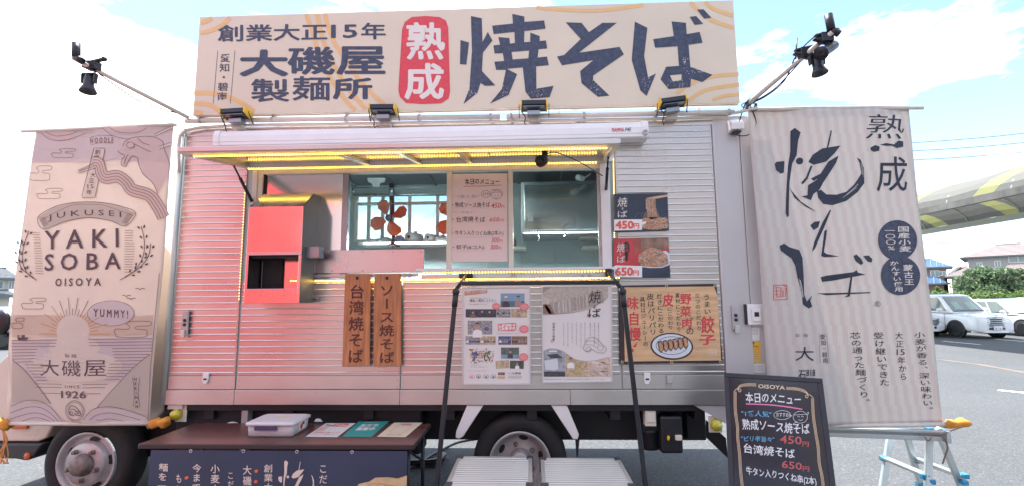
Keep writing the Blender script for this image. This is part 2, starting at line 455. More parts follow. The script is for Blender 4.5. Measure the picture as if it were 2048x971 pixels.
# flat panels above the hatch
mb = MB(); mb.box(XA+0.006, XM, F, F+0.012, ZO1+0.02, fz(262, 900)); T('upper_panel', mb, ALU)
for x0, x1 in ((XL+0.03, XA-0.006), (XA+0.006, XC-0.004), (XC+0.004, XM-0.003), (XM+0.003, XR1)):
    mb = MB(); mb.box(x0, x1, F-0.004, F+0.012, ZS+0.004, ZF-0.024); T('flat_panel', mb, ALU_FLAT, bevel=0.002)
    n = max(2, int((x1-x0)/0.3))
    for i in range(n+1):
        x = x0+0.02+(x1-x0-0.04)*i/n
        rivet(x, ZS+0.02, F-0.004)
        if i in (0, n): rivet(x, ZF-0.06, F-0.004)
sk = [XL-0.005, XA, XC, fx(1140, 790), XR+0.01]
for x0, x1 in zip(sk, sk[1:]):
    mb = MB(); mb.box(x0+0.0015, x1-0.0015, F-0.014, F+0.02, ZB, ZS-0.002); T('skirt_panel', mb, ALU_FLAT, bevel=0.003)
    for x in (x0+0.02, (x0+x1)/2, x1-0.02):
        rivet(x, ZS-0.025, F-0.014); rivet(x, ZB+0.02, F-0.014)
# corner posts and right hand plain side
GREYALU = mat('pale_green_edge_strip', (0.55, 0.60, 0.58), 0.35, 0.5)
mb = MB(); mb.tube([(XL+0.006, F-0.012, ZB), (XL+0.006, F-0.012, ZT-0.02)], 0.022, 10); T('corner_post', mb, GREYALU)
mb = MB(); mb.box(XR1+0.002, fx(1493, 500), F-0.012, F+0.03, ZB+0.0, ZT-0.01); T('corner_post', mb, ALU_PAINT, bevel=0.012)
mb = MB(); mb.box(fx(1494, 500), XR2, F-0.004, F+0.03, ZB, ZT-0.02); T('side_panel', mb, ALU_PAINT, bevel=0.006)
# box shell: roof, rear, front, floor
DEP = 1.95
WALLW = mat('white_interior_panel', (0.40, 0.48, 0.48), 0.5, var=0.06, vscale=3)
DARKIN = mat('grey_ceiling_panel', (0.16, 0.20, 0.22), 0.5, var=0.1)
mb = MB(); mb.box(XL, XR2, F+0.0125, F+DEP, ZT-0.03, ZT); T('roof', mb, ALU_PAINT)
mb = MB(); mb.box(XL, XL+0.04, F+0.02, F+DEP, ZB, ZT-0.031); T('front_wall', mb, WHITE)
mb = MB(); mb.box(XR2-0.04, XR2, F+0.031, F+DEP, ZB, ZT-0.031); T('rear_wall', mb, ALU_PAINT)
mb = MB(); mb.box(XL, XR2, F+0.021, F+DEP, ZB-0.05, ZB+0.05); T('floor', mb, CHASSIS)
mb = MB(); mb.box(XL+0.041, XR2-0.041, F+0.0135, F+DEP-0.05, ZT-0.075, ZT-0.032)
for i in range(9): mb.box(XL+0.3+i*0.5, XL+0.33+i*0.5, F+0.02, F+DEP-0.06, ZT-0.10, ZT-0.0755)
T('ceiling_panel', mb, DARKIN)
# top rail strip under the sign
mb = MB(); mb.box(XL, fx(1490, 230), F-0.006, F+0.0125, fz(262, 900)+0.002, ZT); T('top_rail', mb, ALU, bevel=0.004)
# inner lining around the opening
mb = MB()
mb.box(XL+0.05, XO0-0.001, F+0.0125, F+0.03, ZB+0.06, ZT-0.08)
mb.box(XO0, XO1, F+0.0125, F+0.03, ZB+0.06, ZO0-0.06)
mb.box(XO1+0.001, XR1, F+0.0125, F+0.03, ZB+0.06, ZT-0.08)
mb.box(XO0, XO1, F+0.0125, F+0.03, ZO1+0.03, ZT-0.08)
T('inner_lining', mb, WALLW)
# back wall with a row of windows
YB = F+1.8
wx0, wx1 = PY(712, 440, YB).x, PY(1003, 440, YB).x
wz0, wz1 = PY(800, 480, YB).z, PY(800, 391, YB).z
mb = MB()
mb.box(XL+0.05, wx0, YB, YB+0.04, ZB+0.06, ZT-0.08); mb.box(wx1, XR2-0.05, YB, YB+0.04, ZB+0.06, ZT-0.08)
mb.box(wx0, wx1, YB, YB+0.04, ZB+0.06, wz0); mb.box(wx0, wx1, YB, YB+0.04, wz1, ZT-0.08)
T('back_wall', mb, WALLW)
mb = MB()
for px in (712, 737, 765, 819, 875, 940, 1003):
    x = PY(px, 440, YB).x; mb.box(x-0.018, x+0.018, YB-0.012, YB+0.03, wz0, wz1)
zt = PY(800, 407, YB).z
mb.box(wx0, wx1, YB-0.01, YB+0.028, zt-0.018, zt+0.018); mb.box(wx0-0.02, wx1+0.02, YB-0.014, YB+0.03, wz0-0.02, wz0+0.012)
mb.box(wx0-0.02, wx1+0.02, YB-0.014, YB+0.03, wz1-0.01, wz1+0.02)
wf = T('window_frame', mb, CREAM, bevel=0.003)
gm = MB(); gm.box(wx0, wx1, YB+0.016, YB+0.020, wz0, wz1); obj('pane', gm, GLASS, wf)
mb = MB(); x = PY(832, 455, YB).x; mb.box(x-0.02, x+0.02, YB-0.03, YB-0.011, wz0+0.06, wz0+0.10); obj('latch', mb, RIM, wf)
# shelf with led strips at the back
zs = PY(800, 485, 5.35).z
mb = MB(); mb.box(PY(722, 485, 5.35).x, PY(905, 485, 5.35).x, 5.25, YB-0.001, zs-0.03, zs); T('shelf', mb, WHITE, bevel=0.003)
def leds(name, a, b, n, m=LED, base=LED_BASE, r=0.0045, d=(0, -1, 0), w=0.010, parent=None):
    a = Vector(a); b = Vector(b); d = Vector(d); mb = MB()
    mb.bar(a+d*0.001, b+d*0.001, w, 0.002, up=d); 
    for i in range(n):
        c = a+(b-a)*((i+0.5)/n)+d*0.004
        t = (b-a).normalized(); q = t.cross(d)
        mb.add([c+t*r+q*r, c-t*r+q*r, c-t*r-q*r, c+t*r-q*r, c+d*r*0.8], [(0, 1, 4), (1, 2, 4), (2, 3, 4), (3, 0, 4)], False, 1)
    return obj(name, mb, [base, m], parent or truck, kind=None, clean=True)
leds('led_strip', (PY(726, 490, 5.25).x, 5.249, zs-0.018), (PY(903, 490, 5.25).x, 5.249, zs-0.018), 34, LED_W, WHITE, r=0.006)
# stainless cabinet and right hand shelves
YC = 5.0
cx0, cx1 = PY(1043, 420, YC).x, PY(1215, 420, YC).x; cz0, cz1 = PY(1100, 468, YC).z, PY(1100, 363, YC).z
mb = MB(); mb.box(cx0, cx1, YC, YB-0.002, cz0, cz1); cab = T('wall_cabinet', mb, STEEL, bevel=0.006)
mb = MB(); mb.box(cx0+0.03, cx1-0.1, YC-0.018, YC-0.0005, cz0+0.04, cz1-0.04); obj('cabinet_door', mb, STEEL_SHINY, cab, bevel=0.005)
mb = MB(); x, z = PY(1061, 433, YC).x, PY(1061, 433, YC).z; mb.box(x-0.03, x+0.03, YC-0.024, YC-0.0185, z-0.055, z+0.055); obj('handle', mb, ALU_FLAT, cab, bevel=0.004)
leds('led_strip', (cx0+0.02, YC-0.002, cz0+0.012), (cx1, YC-0.002, cz0+0.012), 30, LED_W, WHITE, r=0.006)
mb = MB()
for px in (1043, 1109, 1190):
    x = PY(px, 500, YB).x; mb.box(x-0.012, x+0.012, YB-0.014, YB-0.001, 1.5, cz0-0.03)
T('shelf_rail', mb, RIM)
for a, b, py in ((1026, 1052, 491), (1166, 1200, 491), (1160, 1210, 472)):
    z = PY(1100, py, 5.3).z; mb = MB(); mb.box(PY(a, py, 5.3).x, PY(b, py, 5.3).x, 5.3, YB-0.015, z-0.03, z); T('shelf', mb, CREAM, bevel=0.002)
def strip_light(a, b, e):
    a = Vector(a); b = Vector(b); ld = bpy.data.lights.new('strip_light', 'AREA'); ld.shape = 'RECTANGLE'; ld.size = (b-a).length; ld.size_y = 0.02; ld.energy = e; ld.color = (0.93, 1, 1)
    o = bpy.data.objects.new('strip_light', ld); COL.objects.link(o); o.location = (a+b)/2-Vector((0, .02, .02)); o.rotation_euler = (R(-20), 0, 0)
strip_light((PY(726, 490, 5.25).x, 5.24, zs-.02), (PY(903, 490, 5.25).x, 5.24, zs-.02), 7)
strip_light((cx0, YC-.01, cz0), (cx1, YC-.01, cz0), 6)
# ceiling strip just inside the header, added with its area light to brighten the dark interior
leds('led_strip', (XO0+.9, F+.16, ZT-.11), (XO0+2.0, F+.16, ZT-.11), 36, LED_W, WHITE, r=0.006, d=(0, 0, -1))
strip_light((XO0+.9, F+.18, ZT-.11), (XO0+2.0, F+.18, ZT-.11), 5)
# serving window: sills, posts, sliding panes
YW = F+0.045
zs0, zs1 = fz(541), fz(338)
def vpost(px0, px1, m, name='window_post', y0=YW-0.03, y1=YW+0.02, z0=None, z1=None, py=440):
    mb = MB(); mb.box(PY(px0, py, y0).x, PY(px1, py, y0).x, y0, y1, z0 or zs0-0.02, z1 or zs1+0.02); return T(name, mb, m, bevel=0.003)
ALUDARK = mat('anodised_window_frame', (0.30, 0.33, 0.36), 0.3, 0.8, var=0.1)
vpost(683, 695, ALUDARK); vpost(893, 903, CREAM); vpost(1017, 1026, CREAM)
mb = MB(); mb.box(XO0, XO1, F+0.002, YW+0.03, fz(341), fz(327)); T('window_header', mb, CREAM, bevel=0.003)
mb = MB(); mb.box(fx(640, 545), XO1, F+0.0125, YW+0.03, fz(541, 900), fz(536, 900)); T('window_sill', mb, CREAM, bevel=0.003)
for a, b, yy in ((695, 893, YW), (903, 1017, YW+0.008), (1026, 1203, YW)):
    mb = MB(); mb.box(PY(a, 440, yy).x, PY(b, 440, yy).x, yy, yy+0.004, zs0+0.02, fz(341)); T('window_pane', mb, GLASS)
vpost(1203, 1222, WHITE, 'jamb', F-0.012, F+0.012, ZO0, ZO1)
vpost(1196, 1203, RIM, 'jamb', F+0.013, F+0.03)
vpost(500, 510, CREAM, 'jamb', F-0.012, F+0.012, ZO0, ZO1); vpost(511, 521, CREAM, 'jamb', F-0.004, F+0.03, ZO0, ZO1); 
vpost(521, 526, CHASSIS, 'jamb', F+0.01, F+0.04, ZO0, ZO1)
# stainless wall behind the hood, closed counter flap
mb = MB(); mb.box(PY(526, 440, F+0.03).x, PY(683, 440, F+0.03).x, F+0.03, F+0.036, ZO0+0.0, fz(342)); T('stainless_panel', mb, STEEL_SHINY)
mb = MB(); mb.box(fx(622, 530), fx(848, 530), F-0.006, F+0.006, fz(545, 700), fz(499, 700)); fl = T('counter_panel', mb, STEEL, bevel=0.002)
mb = MB()
for px in (664, 726, 786, 842):
    for py in (503, 541): mb.lathe((fx(px, py), F-0.006, fz(py, px)), (0, -1, 0), [(0.006, 0), (0.006, 0.002), (0, 0.004)], 8)
obj('rivet', mb, RIM, fl)
mb = MB(); mb.box(fx(602, 548), fx(836, 548), F-0.012, F+0.006, fz(553, 700), fz(547, 700)); T('sill_rail', mb, ALU_FLAT, bevel=0.002)
mb = MB(); mb.box(fx(690, 540), fx(693, 540), F-0.01, F, fz(500, 700), fz(344, 700)) if False else None
# counter shelf edge, rails
mb = MB(); za, zb_ = fz(548, 1030), fz(535, 1030)
mb.box(fx(835, 540), fx(1227, 540), F-0.06, F-0.001, fz(541, 1030), zb_); cs = T('counter_shelf', mb, WHITE, bevel=0.004)
mb = MB(); mb.box(fx(845, 548), fx(1222, 548), F-0.035, F-0.001, fz(555, 1030), fz(547.5, 1030)); T('hinge_rail', mb, ALU_FLAT, bevel=0.002)
mb = MB()
for px in (812, 822, 1023, 1030, 1164, 1178):
    mb.box(fx(px-3, 550), fx(px+3, 550), F-0.045, F-0.034, fz(554, px), fz(546, px))
T('hinge', mb, RIM, bevel=0.002)
leds('led_strip', (fx(848, 543), F-0.052, fz(543.5, 1030)), (fx(1215, 543), F-0.052, fz(543.5, 1030)), 60)
LED2 = mat('bright_warm_led', (1, 0.8, 0.3), 0.3, emit=(1, 0.62, 0.08), estr=9)
leds('led_strip', (fx(582, 559), F-0.018, fz(557, 900)), (fx(1240, 559), F-0.018, fz(557, 900)), 130, m=LED2, r=0.004, d=(0, -0.4, -0.9))
leds('led_strip', (fx(493, 368), F-0.014, fz(368, 490)), (fx(480, 600), F-0.014, fz(600, 480)), 40, base=CREAM, r=0.0024, w=0.006)
leds('led_strip', (fx(1226, 318), F-0.016, fz(318, 1226)), (fx(1229, 548), F-0.016, fz(548, 1229)), 56, base=CREAM, r=0.003, w=0.008)
# hatch flap raised as a roof
YO = 3.04
fo0, fo1 = PY(362, 296, YO).x, PY(1238, 286, YO).x; zo = PY(800, 296, YO).z
hi0, hi1 = fx(497, 330), fx(1212, 330); zh = fz(326)
cs0 = [Vector((fo0, YO, zo)), Vector((fo1, YO, zo)), Vector((hi1, F-0.008, zh)), Vector((hi0, F-0.008, zh))]
up = Vector((0, 0, 0.028))
mb = MB(); mb.prism([p+up*0.6 for p in cs0], up*0.6)
flap = T('hatch_flap', mb, STEEL_SHINY, bevel=0.003)
nrm = (cs0[1]-cs0[0]).cross(cs0[3]-cs0[0]).normalized()
mb = MB()
def fp(u, v, h=0): return cs0[0].lerp(cs0[1], u).lerp(cs0[3].lerp(cs0[2], u), v) + Vector((0, 0, h))
mb.bar(fp(0, 0.012, 0), fp(1, 0.012, 0), 0.05, 0.03); obj('flap_frame', mb, CREAM, flap, bevel=0.004); mb = MB(); mb.bar(fp(0, 0.975, 0), fp(1, 0.975, 0), 0.06, 0.035)
obj('flap_frame', mb, CREAM, flap, bevel=0.004)
mb = MB()
mb.bar(fp(0.006, 0.03), fp(0.006, 0.96), 0.045, 0.036); obj('flap_frame', mb, ALU_FLAT, flap, bevel=0.004)
mb = MB(); mb.bar(fp(0.994, 0.03), fp(0.994, 0.96), 0.045, 0.036)
obj('flap_frame', mb, ALU_FLAT, flap, bevel=0.004)
for u in (0.345, 0.49, 0.63):
    mb = MB(); mb.bar(fp(u, 0.035, 0.002), fp(u, 0.955, 0.002), 0.05 if u < 0.4 else 0.03, 0.028); obj('flap_brace', mb, ALU_FLAT, flap, bevel=0.003)
mb = MB(); z = Vector((0, 0, 0.03)); mb.tube([fp(0.70, 0.35, 0), fp(0.70, 0.35, -0.03), fp(0.85, 0.35, -0.03), fp(0.85, 0.35, 0)], 0.006, 8); obj('grab_handle', mb, RIM, flap)
leds('led_strip', fp(0.025, 0.028, -0.024), fp(0.975, 0.028, -0.024), 150, r=0.006, d=(0, -0.6, -0.8))
leds('led_strip', fp(0.005, 0.97, -0.020), fp(0.975, 0.97, -0.020), 130, r=0.006, d=(0, -0.6, -0.8))
mb = MB(); mb.bar((fo0-0.005, YO-0.015, zo+0.012), (fo1+0.005, YO-0.015, zo+0.006), 0.03, 0.034); obj('flap_lip', mb, ALU_FLAT, flap, bevel=0.003)
# gas struts
mb = MB(); a = fp(0.006, 0.72, -0.02); b = Vector((fx(507, 400), F-0.02, fz(404, 507)))
mb.tube([a, a.lerp(b, 0.35)], 0.007, 8); mb.tube([a.lerp(b, 0.33), b], 0.013, 8); T('gas_strut', mb, BLACK_METAL)
mb = MB(); a = fp(0.994, 0.60, -0.02); b = Vector((fx(1212, 400), F-0.02, fz(380, 1212)))
mb.tube([a, a.lerp(b, 0.35)], 0.007, 8); mb.tube([a.lerp(b, 0.33), b], 0.012, 8); T('gas_strut', mb, BLACK_METAL)
# awning cassette
YA = 3.64
ax0, ax1 = PY(427, 275, YA).x, PY(1297, 262, YA).x; az1 = PY(860, 251, YA).z; az0 = az1-0.135
prof = [(YA+0.13, az1-0.01), (YA+0.03, az1), (YA+0.008, az1-0.012), (YA, az1-0.045), (YA-0.004, az1-0.05), (YA-0.004, az1-0.10), (YA, az1-0.104), (YA, az0+0.008), (YA+0.012, az0), (YA+0.13, az0)]
mb = MB(); mb.prism([(ax0+0.05, y, z) for y, z in prof], (ax1-ax0-0.10, 0, 0)); aw = T('awning_cassette', mb, WHITE, bevel=0.002)
for x in (ax0, ax1-0.05):
    mb = MB(); mb.prism([(x, y-(0.006 if y < YA+0.05 else 0), z+(0.004 if z > az1-0.06 else -0.004)) for y, z in prof], (0.05, 0, 0)); obj('end_cap', mb, WHITE, aw, bevel=0.006)
mb = MB(); mb.lathe((ax1-0.028, YA-0.009, az0+0.035), (0, -1, 0), [(0.024, 0), (0.024, 0.008), (0.014, 0.010), (0.012, 0.004), (0.0, 0.004)], 16); obj('crank_socket', mb, RIM, aw)
BLK = mat('black_ink', (0.02, 0.02, 0.025), 0.5); REDI = mat('red_ink', (0.62, 0.03, 0.05), 0.5)
pr = Print(aw, FACE(YA-0.004))
pr.text('FIAMMA', 1224, 257, 1248, 264, REDI, off=0.03, dy=-0.5); pr.text('F45', 1250, 256, 1262, 263, BLK, off=0.02, shear=0.3, dy=-.3); pr.done()
# beige pipes and their brackets
YP = F-0.06
def pz(px, py, Y=YP): return PY(px, py, Y)
mb = MB(); mb.tube([pz(372, 242.5), pz(1000, 234)], 0.021, 12); T('upper_pipe', mb, PIPE)
mb = MB(); mb.tube([pz(1013, 234), pz(1468, 225)], 0.021, 12); T('upper_pipe', mb, PIPE)
mb = MB(); a, b = pz(385, 258, F-0.04), pz(1440, 238, F-0.04)
mb.tube([pz(358, 345, F-0.04), pz(357, 290, F-0.04), pz(360, 272, F-0.04), pz(372, 260, F-0.04), pz(400, 255, F-0.04), pz(470, 251, F-0.04), pz(1060, 242, F-0.04), pz(1350, 237, F-0.04), pz(1455, 233, F-0.04)], 0.013, 10); T('conduit', mb, PIPE)
for px, py in ((478, 251), (771, 247), (1068, 240), (1342, 234)):
    mb = MB(); c = pz(px, py, F-0.045); mb.box(c.x-0.045, c.x+0.045, F-0.08, F-0.0065, c.z-0.03, c.z+0.045); T('junction_box', mb, PIPE, bevel=0.006)
for px, py in ((401, 242), (545, 239.5), (692, 238), (838, 236), (981, 234.5), (1022, 234), (1168, 231.5), (1312, 228.5), (1459, 225.5)):
    mb = MB(); c = pz(px, py); mb.lathe((c.x-0.008, c.y, c.z), (1, 0, 0), [(0.021, 0), (0.0245, 0), (0.0245, 0.016), (0.021, 0.016)], 14); mb.box(c.x-0.008, c.x+0.008, F-0.06, F-0.0065, c.z-0.006, c.z+0.034); T('pipe_clamp', mb, RIM)
# wall lamp box at the top right corner
c = PY(1471, 252, F-0.05); mb = MB()
mb.prism([(c.x-0.05, F-0.0125, c.z+0.05), (c.x-0.05, F-0.06, c.z+0.045), (c.x-0.05, F-0.10, c.z+0.01), (c.x-0.05, F-0.09, c.z-0.04), (c.x-0.05, F-0.0125, c.z-0.05)], (0.10, 0, 0))
lb = T('outlet_box', mb, WHITE, bevel=0.006)
mb = MB(); mb.box(c.x-0.03, c.x+0.03, F-0.085, F-0.02, c.z-0.065, c.z-0.051); obj('socket_block', mb, BLACK, lb, bevel=0.004)
# latches on the side
def latch(px, py, h=0.19, w=0.055, mi=RIM, dark=True):
    c = PY(px, py, F-0.012); mb = MB(); mb.box(c.x-w/2, c.x+w/2, F-0.028, F-0.0125, c.z-h/2, c.z+h/2)
    l_ = T('door_latch', mb, mi, bevel=0.006)
    mb = MB(); mb.box(c.x-w*0.3, c.x+w*0.3, F-0.048, F-0.0285, c.z-h*0.62, c.z-h*0.30); obj('lever', mb, ALU_FLAT, l_, bevel=0.004)
    if dark:
        mb = MB()
        for s_ in (0.10, -0.08): mb.lathe((c.x, F-0.0285, c.z+h*s_), (0, -1, 0), [(w*0.24, 0), (w*0.24, 0.003), (0, 0.0035)], 12)
        obj('hole', mb, BLACK, l_)
latch(372, 644); latch(1470, 634)
def small_latch(px, py, k=1):
    c = PY(px, py, F-0.01); mb = MB(); mb.prism([(c.x-0.022, F-0.0045, c.z+0.04), (c.x+0.026, F-0.0045, c.z+0.04), (c.x+0.022, F-0.0045, c.z-0.02), (c.x+0.008, F-0.0045, c.z-0.045), (c.x-0.016, F-0.0045, c.z-0.045), (c.x-0.026, F-0.0045, c.z-0.01)], (0, -0.016, 0))
    l_ = T('drop_latch', mb, WHITE, bevel=0.004)
    mb = MB(); mb.box(c.x-0.013, c.x+0.013, F-0.023, F-0.0208, c.z-0.012, c.z+0.0); obj('slot', mb, BLACK, l_)
small_latch(412, 755); small_latch(1294, 755)
c = PY(1338, 757, F-0.01); mb = MB(); mb.box(c.x-0.02, c.x+0.02, F-0.03, F-0.0045, c.z-0.03, c.z+0.03); mb.box(c.x-0.028, c.x+0.02, F-0.012, F-0.0046, c.z-0.065, c.z-0.031); T('drop_latch', mb, RIM, bevel=0.005)
# power switch box and stickers
c = PY(1511, 628, F-0.03); mb = MB(); mb.box(c.x-0.065, c.x+0.075, F-0.04, F-0.0045, c.z-0.08, c.z+0.08); sb = T('switch_box', mb, WHITE, bevel=0.01)
mb = MB(); mb.box(c.x-0.035, c.x+0.03, F-0.052, F-0.0405, c.z-0.05, c.z+0.045); obj('switch_cover', mb, WHITE, sb, bevel=0.005)
mb = MB(); mb.box(c.x-0.018, c.x+0.016, F-0.0535, F-0.0525, c.z-0.015, c.z+0.02); obj('switch', mb, BLACK, sb)
mb = MB(); mb.box(c.x-0.078, c.x-0.066, F-0.038, F-0.0046, c.z-0.075, c.z+0.08); obj('side_plate', mb, BLACK, sb)
PAPER = mat('paper', (0.72, 0.70, 0.68), 0.6); YST = mat('yellow_sticker', (0.8, 0.45, 0.04), 0.5); GREYI = mat('grey_ink', (0.25, 0.24, 0.25), 0.6)
pr = Print(truck, FACE(F-0.004))
pr.rect(1499, 654, 1519, 680, PAPER, name='sticker'); pr.rect(1502, 682, 1521, 723, YST, name='sticker'); pr.rect(1505, 726, 1530, 744, PAPER, name='sticker')
pr.layer = 1
for i in range(6): pr.rect(1504, 693+i*4.4, 1517, 694.2+i*4.4, GREYI, name='sticker_print')
pr.rect(1502, 683, 1509, 685.5, BLK, name='sticker_print'); pr.stroke([(1507, 686), (1507, 691), (1511, 690), (1516, 692)], 1, BLK, name='sticker_print')
for i in range(3): pr.rect(1502, 658+i*4, 1516, 659+i*4, GREYI, name='sticker_print'); pr.rect(1508, 730+i*4, 1528, 731+i*4, GREYI, name='sticker_print')
pr.done()
T('rivet', riv, RIM, kind='stuff', clean=False)
# hood / exhaust box
hx0, hx1 = PY(493, 500, 3.56).x, PY(603, 500, 3.56).x
hz1 = PY(550, 413, 3.56).z; hz0 = PY(550, 605, 3.56).z; hzt = PY(575, 387, 3.70).z
y0h, y1h = 3.56, F-0.014
mb = MB(); t = 0.006
zo1, zo0 = PY(550, 509, 3.56).z, PY(550, 576, 3.56).z
mb.box(hx0, hx1, y0h, y0h+t, zo1, hz1); mb.box(hx0, hx1, y0h, y0h+t, hz0, zo0)
mb.box(hx0, hx0+0.02, y0h+0.0005, y0h+t, zo0, zo1); mb.box(hx1-0.02, hx1, y0h+0.0005, y0h+t, zo0, zo1)
mb.box(hx0, hx0+t, y0h+t+0.0005, y1h, hz0, hz1-0.001); mb.box(hx0+t, hx1-t, y0h+t+0.0005, y1h, hz0, hz0+t)
mb.box(hx0+t, hx1-t, y1h-t, y1h, hz0, hz1)
hood = T('exhaust_hood', mb, STEEL_SHINY, bevel=0.0015)
mb = MB(); ys = y0h+0.16
mb.prism([(hx1-0.0005, y0h+0.002, hz0), (hx1-0.0005, y0h+0.002, hz1), (hx1-0.0005, ys, hzt), (hx1-0.0005, 3.94, hzt), (hx1-0.0005, 3.94, zo1+0.0), (hx1-0.0005, y1h, zo1-0.02), (hx1-0.0005, y1h, hz0)], (0.004, 0, 0))
obj('side_sheet', mb, mat('dull_galvanised_sheet', (0.20, 0.205, 0.205), 0.42, 0.8, var=.25, vscale=4, bump=.08, bscale=5), hood)
mb = MB(); mb.add([(hx0, y0h, hz1+0.001), (hx1, y0h, hz1+0.001), (hx1, ys, hzt+0.001), (hx0+0.02, ys, hzt+0.001)], [(0, 1, 2, 3)]); mb.add([(hx0+0.02, ys, hzt+0.001), (hx1, ys, hzt+0.001), (hx1, 3.94, hzt+0.001), (hx0+0.02, 3.94, hzt+0.001)], [(0, 1, 2, 3)])
mb.add([(hx0, y0h, hz1+.001), (hx0+.02, ys, hzt+.001), (hx0+.02, 3.8, hzt), (hx0, 3.8, hz1)], [(0, 1, 2, 3)])
obj('sloped_top', mb, STEEL_SHINY, hood)
mb = MB(); mb.box(hx0+0.02, hx1-0.02, y0h+0.03, y1h-0.01, zo1-0.02, zo1+0.0); mb.box(hx0+0.02, hx0+0.18, y1h-0.03, y1h-0.0075, zo0, zo1-0.021); obj('baffle', mb, CHASSIS, hood)
mb = MB(); mb.box(hx0+0.004, hx1-0.004, y0h-0.003, y0h-0.0003, zo1+0.002, zo1+0.022); obj('front_lip', mb, STEEL, hood)
mb = MB()
for i in range(5):
    x = hx0+0.03+i*(hx1-hx0-0.06)/4
    for z in (zo1+0.012, zo0-0.012, zo0-0.05): mb.lathe((x, y0h-0.003, z), (0, -1, 0), [(0.004, 0), (0.004, 0.0012), (0, 0.002)], 6)
obj('rivet', mb, RIM, hood)
mb = MB(); x = hx1+0.004; z = zo1
mb.box(x, x+0.10, 3.63, 3.72, z-0.02, z-0.012); mb.box(x, x+0.10, 3.63, 3.634, z-0.0115, z+0.07); mb.box(x+0.096, x+0.10, 3.635, 3.72, z-0.0115, z+0.07)
obj('side_tray', mb, ALUDARK, hood, bevel=0.001)
mb = MB(); mb.box(hx1+0.004, hx1+0.05, y1h-0.05, y1h, hz0+0.03, hz0+0.045); obj('drain_flange', mb, STEEL_SHINY, hood)
# underside
mb = MB(); mb.box(XL+0.1, XR-0.15, F+0.35, F+0.48, ZB-0.36, ZB-0.051); mb.box(XL+0.1, XR-0.15, F+1.3, F+1.42, ZB-0.30, ZB-0.051)
for i in range(7): mb.box(XL+0.3+i*0.65, XL+0.38+i*0.65, F+0.06, F+1.8, ZB-0.13, ZB-0.051)
T('chassis_frame', mb, CHASSIS, bevel=0.004)
mb = MB(); a = fx(352, 830, F+.1); b = fx(842, 830, F+.1); mb.box(a, b, F+0.10, F+0.34, 0.42, ZB-0.052); T('side_guard_box', mb, CHASSIS, bevel=0.02)
mb = MB(); mb.box(fx(480, 830), fx(492, 830), F+0.02, F+0.09, 0.2, ZB-0.051); T('support_post', mb, RIM)
mb = MB(); c = PY(462, 862, F-0.02); mb.ball(c, 0.075, 16, 10); T('air_tank_cap', mb, CREAM)
for a, b, y0, y1, d in ((1135, 1280, 812, 842, .5), (1372, 1414, 812, 880, .25)):
    p, q = PY(a, y0, F+d), PY(b, y1, F+d); mb = MB(); mb.box(p.x, q.x, F+d, F+d+0.3, q.z, min(p.z, ZB-0.052)); T('underbody_box', mb, CHASSIS, bevel=0.012)
p, q = PY(1283, 812, F+.12), PY(1322, 862, F+.12); mb = MB(); mb.box(p.x, q.x, F+.12, F+.3, q.z, ZB-0.052); T('underbody_box', mb, CHASSIS, bevel=0.012)
c = PY(1299, 876, F+.2); mb = MB(); mb.lathe((c.x, c.y, c.z-0.07), (0, 0, 1), [(0.0, 0), (0.075, 0), (0.08, 0.02), (0.08, 0.12), (0.085, 0.13), (0.085, 0.16), (0, 0.16)], 20); T('air_dryer', mb, BLACK)
c = PY(1300, 834, F+.05); mb = MB(); mb.box(c.x-0.042, c.x+0.042, F+.03, F+.10, c.z-0.06, c.z+0.06); mb.box(c.x-0.035, c.x+0.035, F+.02, F+.029, c.z-0.03, c.z+0.045); T('grey_socket', mb, CREAM, bevel=0.006)
c = PY(1343, 868, F+.05); mb = MB(); mb.box(c.x-0.085, c.x+0.085, F+.04, F+.16, c.z-0.14, c.z+0.14); wc = T('wheel_chock_holder', mb, BLACK, bevel=0.02)
mb = MB(); mb.box(c.x-0.055, c.x-0.005, F+.033, F+.0395, c.z-0.06, c.z+0.05); obj('recess', mb, RUBBER, wc, bevel=0.002); mb = MB(); mb.ball((c.x-0.03, F+.03, c.z-0.02), 0.02, 8, 5, sc=(.6, .4, 1)); obj('clip', mb, YELLOW, wc); mb = MB(); mb.box(c.x+0.02, c.x+0.07, F+.01, F+.0395, c.z-0.035, c.z+0.005); obj('cap', mb, CREAM, wc, bevel=0.008)
def fpoly(name, pts, Y, d, m, **k):
    mb = MB(); mb.prism([PY(x, y, Y) for x, y in pts], (0, d, 0)); return T(name, mb, m, **k)
fpoly('mudguard_stay', [(934, 809.5), (967, 809.5), (926, 872), (918, 877), (911, 874), (912, 862)], F+0.0, 0.05, WHITE, bevel=0.006)
fpoly('mudguard_stay', [(1102, 809.5), (1134, 809.5), (1158, 868), (1155, 878), (1146, 877)], F+0.0, 0.05, WHITE, bevel=0.006)
fpoly('mud_spike', [(1150, 870), (1160, 868), (1156, 912), (1153, 912)], F+0.06, 0.01, CHASSIS)
fpoly('rear_bracket', [(1388, 809.5), (1452, 809.5), (1452, 846)], F+0.0, 0.04, ALU_PAINT, bevel=0.003)
fpoly('mudflap', [(1414, 840), (1452, 875), (1456, 915), (1414, 875)], F+0.35, 0.03, CHASSIS)
def lamp(px, py, plate):
    c = PY(px, py, F+0.0); mb = MB(); mb.box(*plate); l_ = T('marker_lamp', mb, CREAM, bevel=0.003)
    mb = MB(); mb.lathe((c.x, F+0.02, c.z), (0, -1, 0), [(0.042, 0), (0.044, 0.025), (0.034, 0.05), (0.0, 0.062)], 18)
    obj('lens', mb, mat('yellow_lens', (0.60, 0.52, 0.02), 0.12, coat=1, var=0.1), l_)
c = PY(352, 828, F); lamp(352, 828, (c.x-0.02, c.x+0.07, F+0.02, F+0.03, c.z-0.06, c.z+0.07))
